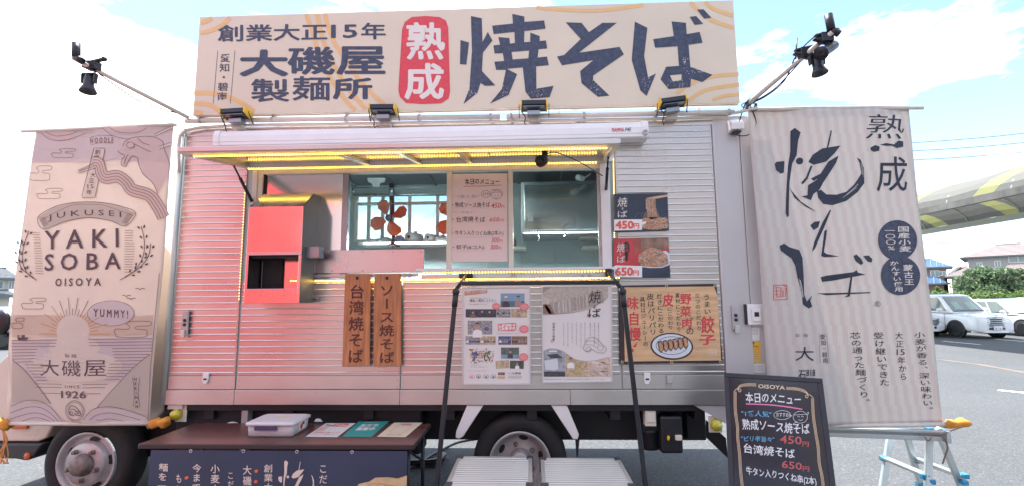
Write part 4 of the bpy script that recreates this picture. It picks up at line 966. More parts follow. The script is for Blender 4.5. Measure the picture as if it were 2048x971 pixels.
for k in (-1, -.5, 0, .5, 1):
    P = cr([Vector(p) for p in nd]); o_ = []
    for i, p in enumerate(P):
        tt = (P[min(i+1, len(P)-1)]-P[max(i-1, 0)]).normalized(); o_.append(tuple(p+Vector((-tt.y, tt.x))*33*k))
    pr.stroke(o_, 3.4, BROWNL, smooth=False)
pr.layer = 2
hand = [(720, 215), (735, 185), (790, 160), (870, 155), (930, 180), (940, 220), (968, 300), (968, 360), (905, 480), (880, 420), (830, 370), (805, 310), (800, 280), (770, 270), (750, 300), (735, 328), (712, 320), (715, 290), (730, 270), (700, 250), (690, 240)]
pr.poly(hand, PINKP, name='tint'); pr.layer = 4; pr.stroke(hand[:8], 3, BROWNL); pr.stroke(hand[8:], 3, BROWNL); pr.stroke([(745, 190), (790, 205), (840, 230), (870, 242)], 3, BROWNL); pr.stroke([(800, 165), (822, 190), (862, 205)], 3, BROWNL); pr.stroke([(750, 262), (735, 290), (728, 318)], 3, BROWNL)
for a_, b_ in (((448, 350), (985, 100)), ((450, 358), (985, 195))): pr.stroke([a_, b_], 13, BAN1, name='tint', smooth=False)
pr.layer = 5
for a_, b_, w_ in (((448, 346), (985, 92), 0), ((450, 352), (985, 108), 0), ((450, 352), (985, 186), 0), ((450, 362), (985, 204), 0)): pr.stroke([a_, b_], 2.6, BROWNL, smooth=False)
pr.layer = 6; pr.ell(763, 208, 20, 17, PINKP, name='tint'); pr.ring(763, 208, 20, 17, 3, BROWNL)
pr.layer = 2
rib_ = [(205, 612), (300, 555), (400, 532), (500, 525), (600, 532), (700, 552), (788, 590), (730, 665), (640, 635), (500, 615), (360, 640), (238, 680)]
pr.poly(rib_, SAND, name='tint'); pr.layer = 3; pr.stroke(rib_, 3, BROWN, closed=True); pr.stroke([(228, 624), (400, 548), (500, 540), (600, 547), (760, 600)], 2.2, BROWNL)
for k in range(6): pr.stroke([(215+k*5, 622-k*3), (240+k*5, 665-k*2)], 1.6, BROWNL); pr.stroke([(776-k*6, 600-k*2), (735-k*5, 652-k*1)], 1.6, BROWNL)
pr.text('J U K U S E I', 265, 578, 705, 620, BROWN, off=0.006, arc=20, dy=-14)
pr.text('Y A K I', 245, 690, 685, 792, BROWN, off=0.014, dy=-12); pr.text('S O B A', 246, 820, 695, 914, BROWN, off=0.014, dy=-8)
for k in range(17):
    pr.stroke([(176+k*1.0, 698+k*14.5), (214+k*1.4, 698+k*14.5)], 2.6, BROWNL); pr.stroke([(722-k*.4, 690+k*14.5), (772+(8 if 4 < k < 12 else 0)-k*.5, 690+k*14.5)], 2.6, BROWNL)
def wheat(pts, s_):
    pr.stroke(pts, 4, BROWN); P = cr([Vector(p) for p in pts])
    for i in range(4, len(P)-1, 3):
        tt = (P[i+1]-P[i]).normalized(); nn = Vector((-tt.y, tt.x))
        for q_ in (-1, 1):
            c_ = P[i]+nn*15*q_+tt*6; pr.ell(c_.x, c_.y, 10, 5, BROWN, n=8, rot=math.atan2(tt.y, tt.x)+0.5*q_)
wheat([(690, 968), (770, 920), (820, 840), (830, 750), (815, 665)], 1); wheat([(720, 950), (800, 900), (850, 830), (862, 760)], 1)
wheat([(200, 968), (150, 930), (125, 860), (128, 780), (155, 690)], 1); wheat([(185, 955), (120, 900), (105, 820), (120, 740)], 1)
pr.done()
# frame line of the banner
pr = Print(t1, fr, base=0.003); pr.scale(0, 540, 2.2525); pr.layer = 4; pr.stroke([(714, 10), (690, 330), (665, 685)], 2.4, BROWNL); pr.stroke([(665, 688), (30, 688)], 2.4, BROWNL, smooth=False); pr.done()
# navy padded ends
def padding(name, c, label, axis, m, r=0.04, Lg=0.13):
    c = Vector(c); ax = Vector(axis).normalized(); mb = MB()
    mb.lathe(c, ax, [(0.0, -Lg/2), (r*0.75, -Lg/2), (r, -Lg*0.36), (r*0.98, -0.02), (r*0.70, 0.0), (r*1.02, 0.025), (r*1.05, Lg*0.36), (r*0.8, Lg/2), (0, Lg/2)], 18)
    mb.v = [c+(v-c)*(1+.13*math.sin(v.x*70+v.z*55)+.10*math.sin(v.z*95+v.y*60+1)) for v in mb.v]
    o = obj(name, mb, m, None, loc=c); tag(o, label, 'padding'); return o
ORF = mat('orange_foam', (0.66, 0.27, 0.035), 0.7, bump=0.4, bscale=22, var=0.25, vscale=14)
padding('rod_padding', PY(320, 844, YBN), 'orange glove-shaped foam padding on the rod end beside the yellow marker lamp', (1, 0, 0.05), ORF, 0.040, 0.14)
padding('rod_padding', PY(2, 845, YBN), 'orange foam padding cut off by the picture edge beside the pastel banner', (1, 0, -.25), ORF, 0.042, 0.14)
mb = MB(); random.seed(9)
for k in range(7):
    P = [PY(4, 855, YBN-.02), PY(10+random.uniform(-4, 6), 880, YBN-.02), PY(6+random.uniform(-8, 12), 905, YBN-.02), PY(8+random.uniform(-10, 16), 926, YBN-.02)]
    mb.tube(cr(P), 0.0035, 5)
tag(obj('orange_string', mb, mat('orange_twine', (0.62, 0.28, 0.08), 0.8)), 'loose orange string hanging from the foam padding by the dark bumper', 'string')

BAN2 = mat('striped_banner_cloth', (0.58, 0.54, 0.51), 0.75, bump=0.35, bscale=7, trans=0.30)
def stripes2():
    n = BAN2.node_tree.nodes; l = BAN2.node_tree.links; b = n['Principled BSDF']
    t = n.new('ShaderNodeTexCoord'); mp = n.new('ShaderNodeMapping'); mp.inputs['Rotation'].default_value = (PI/2, 0, 0); l.new(t.outputs['Object'], mp.inputs[0])
    br = n.new('ShaderNodeTexBrick'); br.inputs['Scale'].default_value = 1; br.offset = 0.5
    br.inputs['Brick Width'].default_value = 0.075; br.inputs['Row Height'].default_value = 0.147; br.inputs['Mortar Size'].default_value = 0
    ch = n.new('ShaderNodeTexChecker'); ch.inputs['Scale'].default_value = 1
    mp.inputs['Scale'].default_value = (1, 1, 1)
    # pairs of light and rosy strips, shifted from row to row
    mp2 = n.new('ShaderNodeMapping'); mp2.inputs['Scale'].default_value = (27, 1, 6.8); l.new(t.outputs['Object'], mp2.inputs[0])
    sx = n.new('ShaderNodeSeparateXYZ'); l.new(mp2.outputs[0], sx.inputs[0])
    fl_ = n.new('ShaderNodeMath'); fl_.operation = 'FLOOR'; l.new(sx.outputs['Z'], fl_.inputs[0])
    mu = n.new('ShaderNodeMath'); mu.operation = 'MULTIPLY'; mu.inputs[1].default_value = 0.37; l.new(fl_.outputs[0], mu.inputs[0])
    ad = n.new('ShaderNodeMath'); ad.operation = 'ADD'; l.new(sx.outputs['X'], ad.inputs[0]); l.new(mu.outputs[0], ad.inputs[1])
    fr_ = n.new('ShaderNodeMath'); fr_.operation = 'PINGPONG'; fr_.inputs[1].default_value = 1.0; l.new(ad.outputs[0], fr_.inputs[0])
    gt = n.new('ShaderNodeMath'); gt.operation = 'GREATER_THAN'; gt.inputs[1].default_value = 0.5; l.new(fr_.outputs[0], gt.inputs[0])
    m = n.new('ShaderNodeMix'); m.data_type = 'RGBA'; m.inputs['A'].default_value = (0.69, 0.65, 0.60, 1); m.inputs['B'].default_value = (0.66, 0.59, 0.555, 1)
    l.new(gt.outputs[0], m.inputs['Factor']); l.new(m.outputs['Result'], b.inputs['Base Color'])
    for x in n:
        if x.type == 'BSDF_TRANSLUCENT': l.new(m.outputs['Result'], x.inputs[0])
    n.remove(br); n.remove(ch); n.remove(mp)
    nb = [x for x in n if x.type == 'TEX_NOISE'][0]; l.new(t.outputs['Object'], nb.inputs['Vector'])
stripes2()
t2, fr = banner('brush_lettered_banner', 'beige striped cloth banner with large black brush lettering and two navy circles', [(1497, 218), (1820, 215), (1891, 848), (1545, 852)], YBN, BAN2, wave_fn(1.9, 0.013), [PY(1470, 226, YBN), PY(1500, 219, YBN), PY(1846, 216, YBN)], curve=(0.0, 0.008))
INKB = mat('blue_black_brush_ink', (0.022, 0.030, 0.055), 0.6, var=0.4, vscale=25)
pr = Print(t2, fr, base=0.003, step=0.0012).scale(1530, 230, 2.4903)
for pts in ([(55, 240), (65, 230), (103, 227), (100, 285), (85, 290), (62, 272)],
  [(128, 80), (148, 65), (176, 88), (165, 130), (160, 200), (140, 240), (128, 330), (122, 470), (122, 500), (114, 510), (106, 490), (110, 400), (120, 250), (130, 180)],
  [(125, 355), (140, 380), (180, 430), (255, 485), (200, 455), (150, 410)], [(322, 80), (328, 82), (315, 145), (305, 180), (302, 165)],
  [(215, 235), (235, 200), (280, 170), (372, 155), (345, 190), (300, 235), (240, 250)], [(362, 205), (350, 240), (285, 340), (270, 370), (240, 395), (228, 425), (185, 405), (212, 400), (215, 350), (255, 325), (310, 235)],
  [(225, 255), (235, 255), (212, 320), (190, 345), (182, 338), (205, 310)], [(228, 318), (300, 280), (330, 268), (290, 300), (240, 330)],
  [(255, 380), (275, 375), (300, 398), (350, 400), (400, 385), (440, 350), (462, 320), (480, 290), (470, 240), (455, 212), (475, 225), (492, 265), (495, 340), (460, 385), (400, 430), (330, 452), (285, 445), (262, 415)],
  [(225, 550), (245, 533), (270, 530), (262, 560), (240, 575)], [(318, 472), (322, 478), (290, 560), (245, 665), (232, 678), (240, 640), (280, 540)], [(290, 580), (302, 572), (300, 600), (288, 680), (300, 690), (360, 703), (290, 706), (275, 700), (278, 680)],
  [(72, 650), (95, 637), (120, 655), (170, 670), (185, 710), (190, 800), (192, 890), (205, 925), (232, 895), (222, 920), (232, 950), (215, 960), (185, 940), (180, 880), (160, 810), (150, 750), (130, 710), (100, 690), (78, 672)],
  [(272, 805), (300, 797), (430, 780), (445, 770), (450, 782), (492, 792), (420, 805), (330, 822), (280, 828)], [(414, 802), (424, 800), (412, 900), (385, 905), (402, 893)], [(255, 885), (515, 879), (515, 884), (300, 894)],
  [(430, 700), (445, 692), (470, 715), (480, 735), (468, 745), (440, 725)], [(480, 700), (510, 697), (530, 715), (525, 732), (505, 728), (490, 712)]):
    pr.poly(pts, INKB, name='lettering')
pr.ell(174, 229, 17, 17, INKB, name='lettering')
pr.ell(662, 622, 99, 99, NAVY, name='circle', n=40); pr.layer = 1; pr.ell(674, 797, 100, 97, NAVY, name='circle', n=40)
pr.layer = 1
for a_, b_, w_ in (((476, 240), (484, 300), 2.5), ((484, 250), (489, 310), 1.6), ((400, 400), (462, 345), 3), ((380, 415), (455, 362), 2), ((172, 820), (186, 905), 4), ((166, 812), (176, 880), 2)): pr.stroke([a_, ((a_[0]+b_[0])/2+2, (a_[1]+b_[1])/2), b_], w_, BAN2, name='dry_brush_gap')
pr.layer = 0
pr.text('熟', 497, 0, 695, 120, INKB, off=-0.004, shear=0.1); pr.poly([(522, 165), (545, 152), (568, 160), (566, 180), (540, 186), (525, 178)], INKB, name='lettering'); pr.poly([(570, 150), (600, 142), (640, 148), (665, 128), (690, 132), (690, 158), (655, 166), (630, 155), (600, 156)], INKB, name='lettering')
pr.text('成', 558, 208, 712, 382, INKB, off=0.004, shear=0.0)
pr.layer = 2
pr.col('国産小麦', 690, 552, 680, 62, WINK, off=0.012, dx=12); pr.col(['一', '〇', '〇', '%'], 622, 562, 674, 56, WINK, off=0.008, dx=10)
pr.col('蒙古王', 712, 740, 846, 50, WINK, off=0.012, dx=10); pr.col('かんすい使用', 642, 722, 878, 46, WINK, off=0.012, dx=30)
RLINE = mat('red_seal_line', (0.60, 0.06, 0.07), 0.6)
pr.layer = 0
pr.stroke([(43, 845), (106, 843), (108, 915), (44, 918)], 5, RLINE, closed=True, smooth=False, name='seal')
for P in ([(50, 855), (75, 855), (75, 905)], [(50, 875), (68, 872)], [(56, 858), (58, 905), (72, 900)], [(82, 855), (84, 905)], [(90, 860), (102, 858), (100, 900), (88, 902), (90, 870)], [(92, 852), (98, 846)], [(50, 892), (66, 890)]): pr.stroke(P, 3, RLINE, smooth=False, name='seal')
pr.ring(554, 938, 15, 13, 2.2, INKB); pr.text('R', 548, 930, 561, 946, INKB, off=0.01)
pr.scale(1440, 540, 2.2525)
pr.text('製', 338, 284, 356, 299, GREYI); pr.text('麺', 372, 284, 392, 299, GREYI); pr.text('大', 338, 343, 420, 406, INKB, off=0.0)
pr.col('愛知・碧南', 458, 285, 418, 26, INKB, dx=16); pr.stroke([(443, 284), (448, 415)], 1.6, GREYI); pr.stroke([(478, 286), (489, 418)], 1.6, GREYI)
pr.text('石', 352, 448, 384, 490, INKB, off=0.012); pr.text('818', 386, 445, 425, 474, INKB, off=0.02)
pr.col('小麦が香る、深い味わい。', 903, 275, 645, 50, INKB, off=0.004, dx=50); pr.col(['大', '正', '15', '年', 'か', 'ら'], 808, 275, 497, 40, INKB, off=0.004, dx=26); pr.col('受け継いできた', 708, 275, 521, 52, INKB, off=0.004, dx=36); pr.col('芯の通った麺づくり。', 601, 275, 608, 50, INKB, off=0.004, dx=56)
pr.done()
c = PY(1911, 846, YBN)
padding('rod_padding', c, 'orange foam padding on the rod end beyond the brush-lettered banner', (1, 0, 0.08), ORF, 0.035, 0.15)
mb = MB(); mb.tube([PY(1545, 852, YBN), PY(1895, 848, YBN)], 0.014, 10); obj('lower_rod', mb, PIPE, t2)
mb = MB(); mb.tube([PY(6, 846, YBN), PY(300, 846, YBN)], 0.013, 10); obj('lower_rod', mb, PIPE, t1)
#P4
# ------------------------------------------------------------------ red marquee and shop wall behind the photographer (unseen, put in for their reflections in the metal)
REDT = mat('red_tarpaulin', (0.68, 0.075, 0.07), 0.55, bump=0.2, bscale=3, var=0.05)
PALEP = mat('pale_tarpaulin', (.50, .46, .44), .6, bump=.2, bscale=3)  # pale panel put in so the reflected red breaks to grey
mq = thing('red_reflection_marquee', 'red marquee with one pale panel, standing in for the unseen red surroundings the truck reflects', 'marquee', (-4.5, -1.6, 0))
for k in range(5):
    x0 = -7.6+k*1.2; mb = MB()
    n_ = 8; vs = []
    for i in range(n_+1):
        x = x0+1.19*i/n_; y = -1.6+0.03*math.sin(i*2.2+k)
        vs += [(x, y, 0.05), (x, y, 5.0)]
    mb.add(vs, [(2*i, 2*i+2, 2*i+3, 2*i+1) for i in range(n_)], True); obj('side_panel', mb, PALEP if k == 3 else REDT, mq)
mb = MB(); mb.prism([(-7.7, -1.55, 5.0), (-7.7, -4.6, 5.9), (-7.7, -7.6, 5.0)], (6.2, 0, 0)); obj('roof_canopy', mb, REDT, mq)
for x in (-7.65, -1.55):
    for y in (-1.62, -7.5): mb = MB(); mb.tube([(x, y-0.04, 0), (x, y-0.04, 5.0)], 0.03, 8); obj('pole', mb, WHITE, mq)
SHOPW = mat('beige_shop_wall', (0.42, 0.38, 0.38), 0.8, var=0.08)  # unseen wall added to tone down the metal on the right
sh = thing('added_shop_building', 'plain beige shop front added out of view to darken the reflections in the truck', 'building', (6, -9, 0))
mb = MB(); mb.box(-1.5, 22, -15, -9, 0, 7.6); obj('wall', mb, SHOPW, sh); mb = MB(); mb.box(-1.7, 22.2, -15.2, -8.8, 7.601, 7.9); obj('parapet', mb, WHITE, sh)
for k in range(5):
    mb = MB(); mb.box(0.2+k*4.4, 3.4+k*4.4, -8.998, -8.95, 0.1, 2.9); w_ = obj('window', mb, MATS['dark_glass'], sh); mb = MB(); mb.box(1.77+k*4.4, 1.83+k*4.4, -8.949, -8.93, 0.1, 2.9); obj('mullion', mb, WHITE, w_)

# ------------------------------------------------------------------ posters and boards on the side of the truck
YF = F-0.022
NAVYB = mat('dark_photo_navy', (0.03, 0.045, 0.075), 0.4, var=0.3); PHR = mat('photo_red', (0.55, 0.06, 0.07), 0.4, var=0.25, vscale=5); NOO = mat('photo_noodle', (0.50, 0.27, 0.17), 0.5, var=0.5, vscale=60)
NOO2 = mat('photo_noodle_light', (0.68, 0.50, 0.38), 0.5, var=0.3, vscale=60); PLATE = mat('photo_plate_white', (0.62, 0.66, 0.70), 0.4); GRN = mat('photo_greens', (0.10, 0.16, 0.07), 0.5, var=0.4, vscale=60)
REDP = mat('price_red', (0.75, 0.12, 0.08), 0.5); BROWNP = mat('photo_brown', (0.28, 0.17, 0.12), 0.5, var=0.4, vscale=20)
def board(name, label, cat, quad, m, Y=YF, th=0.006, group=None, inst_y=None):
    q = [PY(x, y, Y) for x, y in quad]; t = thing(name, label, cat, q[3], group)
    mb = MB(); mb.prism(q, (0, th, 0)); obj('panel', mb, m, t, bevel=0.001); return t
t = board('price_sign', 'dark picture of noodles lifted with chopsticks priced 450, beside the hatch', 'price sign', [(1227, 388), (1335, 386), (1338, 461), (1228, 464)], NAVYB)
pr = Print(t, FACE(YF)).scale(1220, 380, 5.392)
random.seed(21)
pr.ell(470, 375, 160, 55, NOO, name='picture'); pr.layer = 1; pr.ell(480, 330, 150, 38, NOO, name='picture'); pr.poly([(392, 90), (480, 80), (490, 200), (520, 300), (440, 320), (400, 290), (402, 200)], NOO, name='picture'); pr.poly([(385, 100), (398, 92), (403, 205), (388, 210)], NOO2, name='picture')
pr.layer = 2
for k in range(16): x = 396+k*6.4; pr.stroke([(x, 92), (x+random.uniform(-5, 5), 150), (x+random.uniform(-8, 8), 215), (x+(k-8)*6, 300)], 2.6, NOO2 if k % 2 else BROWNP)
for k in range(46):
    x = random.uniform(350, 600); y = random.uniform(305, 400); pr.stroke([(x-random.uniform(15, 40), y), (x, y+random.uniform(-18, 6)), (x+random.uniform(15, 34), y+random.uniform(-5, 12))], 3.2, NOO2 if k % 3 else BROWNP)
pr.poly([(395, 88), (480, 72), (620, 52), (622, 74), (480, 100), (400, 100)], mat('chopstick_wood', (0.55, 0.38, 0.25), 0.5), name='picture')
for k in range(5): pr.stroke([(270+k*60, 300-k*6), (300+k*50, 250), (330+k*45, 255)], 3, mat('photo_steam', (0.14, 0.18, 0.25), 0.6))
pr.ell(588, 395, 34, 18, NOO2, name='picture', rot=.4); pr.layer = 3; pr.ell(592, 396, 22, 9, BROWNP, name='picture', rot=.4)
WCARD = mat('white_card', (0.80, 0.78, 0.78), 0.5)
pr.poly([(42, 320), (348, 318), (346, 345), (392, 340), (385, 365), (345, 380), (345, 432), (44, 440)], WCARD, name='price_card'); pr.layer = 4
pr.text('450', 62, 338, 250, 418, REDP, off=0.05); pr.text('円', 256, 362, 312, 418, REDP, off=0.035)
pr.layer = 3; pr.text('焼', 78, 82, 186, 185, WINK, off=0.005, shear=.1); pr.text('そ', 118, 190, 150, 222, WINK); pr.text('ば', 82, 225, 186, 298, WINK, off=0.004)
pr.done()
t = board('price_sign', 'red and navy picture of a heaped noodle plate priced 650, beside the hatch', 'price sign', [(1227, 477), (1337, 475), (1341, 554), (1228, 555)], NAVYB)
pr = Print(t, FACE(YF)).scale(1220, 380, 5.392)
pr.poly([(38, 522), (630, 520), (638, 660), (345, 805), (38, 805)], PHR, name='picture'); pr.layer = 1; pr.poly([(330, 521), (630, 520), (634, 625), (330, 660)], BROWNP, name='picture'); pr.poly([(240, 522), (332, 521), (332, 640), (270, 700)], mat('photo_rust', (.42, .10, .08), .5, var=.3), name='picture')
pr.layer = 2; pr.poly([(350, 800), (340, 720), (400, 680), (600, 650), (641, 680), (643, 800), (560, 832), (430, 836), (345, 824)], PLATE, name='picture')
pr.layer = 3; pr.poly([(300, 760), (310, 690), (380, 640), (460, 612), (540, 640), (620, 700), (630, 790), (560, 822), (430, 826), (340, 812)], NOO, name='picture'); pr.layer = 4
for k in range(90):
    x = random.uniform(330, 610); y = random.uniform(640+abs(x-460)*.35, 810); a = random.uniform(-1.2, 1.2); l_ = random.uniform(14, 34)
    pr.stroke([(x-l_*math.cos(a), y-l_*math.sin(a)), (x, y-5), (x+l_*math.cos(a), y+l_*math.sin(a)*.6)], random.uniform(2.5, 4.5), random.choice((NOO2, NOO2, BROWNP, GRN, PLATE)))
pr.poly([(40, 815), (60, 806), (345, 812), (345, 936), (42, 934)], WCARD, name='price_card'); pr.layer = 5
pr.text('650', 58, 832, 244, 915, REDP, off=0.05); pr.text('円', 250, 862, 308, 915, REDP, off=0.035)
pr.layer = 4; pr.poly([(150, 570), (180, 560), (205, 575), (210, 650), (195, 680), (190, 750), (170, 765), (160, 700), (150, 640)], BLK, name='picture'); pr.layer = 5; pr.text('焼', 70, 572, 160, 665, WINK, off=0.005, shear=.1); pr.text('そ', 98, 672, 124, 700, WINK); pr.text('ば', 75, 705, 162, 778, WINK, off=0.004)
pr.text('台', 162, 580, 196, 618, PHR, off=0.01); pr.text('湾', 160, 624, 200, 662, PHR, off=0.01)
pr.done()

# media poster
POSTW = mat('white_poster_print', (0.74, 0.70, 0.68), 0.35, coat=0.3); PFR = mat('silver_poster_frame', (0.62, 0.62, 0.63), 0.35, 0.5)
def frame_on(t, quad, Y, w, m, d=0.008):
    q = [Vector(PY(x, y, Y)) for x, y in quad]; c = (q[0]+q[1]+q[2]+q[3])/4
    for i in range(4):
        a, b = q[i], q[(i+1) % 4]; ia = a+(c-a).normalized()*w*1.41; ib = b+(c-b).normalized()*w*1.41
        mb = MB(); mb.prism([a, b, ib, ia], (0, -d, 0)); obj('frame', mb, m, t, bevel=0.0015)
qd = [(923, 573), (1061, 571), (1062, 768), (925, 769)]
t = board('media_poster', 'white framed poster of small photographs and pink speech bubbles, left of the noodle poster', 'poster', qd, POSTW); frame_on(t, qd, YF, 0.011, PFR)
pr = Print(t, FACE(YF)).scale(915, 560, 4.519); pr.layer = 0
ORB = mat('orange_brown_label', (0.55, 0.24, 0.14), 0.5); SKYB = mat('photo_sky_blue', (0.22, 0.36, 0.50), 0.5, var=0.2); SKIN = mat('photo_skin', (0.52, 0.34, 0.26), 0.5, var=.1); DK = mat('photo_dark_clothes', (0.07, 0.07, 0.09), 0.5, var=0.5, vscale=40)
PNK = mat('pink_bubble', (0.78, 0.22, 0.24), 0.5); GRY = mat('photo_grey', (0.36, 0.34, 0.34), 0.5, var=0.6, vscale=60); TANP = mat('photo_tan', (0.55, 0.42, 0.28), 0.5, var=0.4, vscale=40); BLU = mat('photo_blue', (0.10, 0.14, 0.30), 0.5, var=0.5, vscale=60)
BRICKR = mat('photo_cardigan', (0.40, 0.26, 0.22), 0.5, var=.2)
pr.poly([(64, 96), (268, 82), (270, 112), (66, 134)], ORB, name='picture'); pr.layer = 1; pr.text('元祖屋 メディア 出演情報', 72, 92, 262, 122, WINK, off=0.012, dy=-12)
pr.text('週末', 110, 168, 160, 194, BLU, off=0.01); pr.text('★', 166, 172, 186, 190, YELLOW); pr.text('青空レストラン', 190, 166, 348, 194, BLU, off=0.006)
pr.text('大好評出演しました', 110, 152, 292, 162, GREYI); pr.text('毎週 土曜日 放送 いただきます', 110, 208, 268, 218, GREYI)
def person(x, y, s_, coat, hair=DK, cap=None):
    pr.layer += 1; pr.poly([(x-s_*1.5, y+s_*3.6), (x-s_*1.35, y+s_*1.7), (x-s_*0.4, y+s_*1.2), (x+s_*0.4, y+s_*1.2), (x+s_*1.35, y+s_*1.7), (x+s_*1.5, y+s_*3.6)], coat, name='picture')
    pr.layer += 1; pr.ell(x, y+s_*.1, s_*.68, s_*.9, SKIN, n=12, name='picture'); pr.layer += 1
    pr.poly([(x-s_*.72, y+s_*.0), (x-s_*.6, y-s_*.75), (x, y-s_*1.0), (x+s_*.6, y-s_*.75), (x+s_*.72, y), (x+s_*.5, y-s_*.4), (x-s_*.5, y-s_*.4)], cap or hair, name='picture')
    if s_ > 14: pr.rect(x-s_*.45, y-s_*.05, x-s_*.08, y+s_*.12, DK, name='tiny'); pr.rect(x+s_*.08, y-s_*.05, x+s_*.45, y+s_*.12, DK, name='tiny'); pr.rect(x-s_*.2, y+s_*.5, x+s_*.2, y+s_*.58, DK, name='tiny')
    pr.layer -= 3
def pic(x0, y0, x1, y1, m): pr.rect(x0, y0, x1, y1, m, name='picture')
pr.layer = 0; pic(390, 115, 606, 238, SKYB); pr.layer = 1; pic(390, 185, 606, 238, mat('photo_sea', (0.10, 0.17, 0.22), .5)); person(438, 160, 22, DK, cap=WCARD); person(548, 155, 22, BRICKR)
pr.layer = 0; pic(74, 258, 350, 332, DK); pic(352, 256, 480, 332, GRY); pic(486, 254, 628, 332, TANP)
person(140, 285, 14, BROWNP); person(222, 278, 13, DK); person(290, 282, 14, DK)
for k in range(5): person(366+k*25, 278, 7.5, random.choice((BLU, DK, GRY)))
person(550, 282, 14, BRICKR)
pr.layer = 0; pic(92, 362, 314, 486, GRY); pr.layer = 0; person(180, 405, 30, WCARD); person(262, 400, 14, BLU)
def bub(x, y, r):
    pr.poly([(x+(r+2.2*math.cos(9*q))*1.02*math.cos(q), y+(r*.84+2*math.cos(9*q))*math.sin(q)) for q in [2*PI*i/54 for i in range(54)]], PNK, name='speech_bubble', layer=6)
    for i, w_ in ((-1, .5), (0, .7), (1, .45)): pr.rect(x-r*w_, y+i*r*.32-1.5, x+r*w_, y+i*r*.32+1.5, WINK, name='tiny', layer=7)
bub(350, 232, 36); bub(604, 236, 40); bub(600, 438, 42); bub(596, 690, 42)
pr.layer = 1; pr.poly([(366, 390), (532, 382), (530, 442), (510, 456), (368, 454)], PNK, name='picture'); pr.layer = 2; pr.poly([(374, 398), (524, 390), (522, 438), (376, 448)], WCARD, name='picture'); pr.layer = 3; pr.text('スイッチ!', 376, 396, 522, 446, REDP, off=0.03, dy=-3); pr.text('ちいき発見', 448, 380, 512, 392, GREYI, off=.01)
pr.text('大好評 元祖焼そば屋さんの昼食紹介をしていただきました', 346, 474, 566, 483, GREYI)
pr.layer = 0
for i, (a_, b_, m_) in enumerate(((74, 204, GRY), (206, 346, TANP), (370, 484, BLU), (488, 630, BROWNP))):
    pic(a_, 502, b_, 578, m_)
    for k in range(5): person(a_+16+k*(b_-a_-30)/4, 530, 8, random.choice((DK, BLU, WCARD, GRY, BRICKR)))
rng = random.Random(4)
for k in range(60):
    x = rng.uniform(112, 322); y = rng.uniform(615, 745); pr.ell(x, y, rng.uniform(4, 9), rng.uniform(4, 9), rng.choice((YELLOW, PNK, GRN, BLU, ORB, TANP)), n=8, name='tiny', layer=1)
pr.layer = 2
for i, ch in enumerate('地元がすごい'): pr.text(ch, 126+(i % 3)*58, 640+(i//3)*46, 178+(i % 3)*58, 682+(i//3)*46, (BLU, ORB, GRN)[i % 3], off=0.045)
pr.text('大好評 大好評紹介いたしました', 120, 760, 215, 768, GREYI); pr.text('地元で愛されている焼そばの紹介です', 120, 776, 272, 784, GREYI)
pr.layer = 0; pic(394, 604, 556, 704, mat('photo_stadium', (.13, .16, .13), .5, var=.6, vscale=50)); pr.layer = 1; pic(394, 668, 556, 704, SKYB); person(476, 640, 17, DK)
pr.layer = 0; pr.poly([(344, 726), (466, 716), (468, 788), (348, 796)], TANP, name='picture'); pr.poly([(474, 722), (600, 724), (598, 798), (474, 794)], mat('photo_green_dark', (.08, .11, .08), .5, var=.5, vscale=30), name='picture'); person(540, 750, 13, WCARD)
for k, (a_, b_) in enumerate(((104, 152), (170, 210), (234, 282), (302, 346))):
    pr.ring((a_+b_)/2, 866, (b_-a_)/2, 16, 3, (PNK, DK, BROWNL, BLU)[k], name='line'); pr.ell((a_+b_)/2, 870, (b_-a_)/4, 7, (PNK, GRN, BROWNL, BLU)[k], n=10, name='tiny')
pic(366, 828, 428, 854, BROWNP); pic(364, 864, 430, 886, mat('photo_pale_orange', (.65, .4, .25), .5))
pr.text('大磯屋', 486, 826, 574, 846, BLK); pr.text('製麺', 458, 832, 478, 842, GREYI)
for i in range(4): pr.rect(458, 860+i*7, 580, 861.5+i*7, GREYI, name='tiny')
pr.text('大好評愛されている元祖焼そばを応援', 84, 810, 260, 818, PNK)
pr.done()

qd = [(1083, 571), (1224, 569), (1225, 763), (1084, 765)]
t = board('noodle_poster', 'white framed poster with hanging dried noodles and brush lettering, right of the media poster', 'poster', qd, POSTW); frame_on(t, qd, YF, 0.009, PFR)
pr = Print(t, FACE(YF)).scale(1075, 560, 4.519)
LIN = mat('photo_linen', (0.50, 0.44, 0.38), 0.5, var=0.2, vscale=40); LIN2 = mat('photo_linen_shade', (0.34, 0.28, 0.25), 0.5)
pr.layer = 1; pr.poly([(48, 60), (636, 52), (640, 140), (560, 205), (430, 255), (280, 288), (150, 302), (50, 300)], LIN, name='picture'); pr.layer = 2
pr.poly([(48, 60), (130, 56), (50, 110)], LIN2, name='picture'); pr.poly([(50, 215), (110, 205), (160, 300), (50, 300)], BROWNP, name='picture'); pr.poly([(58, 222), (82, 220), (140, 298), (104, 300)], POSTW, name='picture'); pr.layer=3
for k in range(56):
    x = 112+k*8.6; yt = 205-(x-112)*0.24; yb_ = min(300-(x-150)*0.06-max(0, x-280)*.22, 300)
    pr.stroke([(x, yt), (x+rng.uniform(-2, 6), (yt+yb_)/2), (x+8, yb_-6)], rng.uniform(1.5, 4), rng.choice((LIN2, POSTW, LIN2)), name='line')
for k in range(4): pr.stroke([(48, 148+k*16), (108, 172+k*14)], 5, POSTW, name='line')
pr.stroke([(50, 308), (200, 300), (380, 276), (520, 228), (636, 152)], 5, LIN2, name='line')
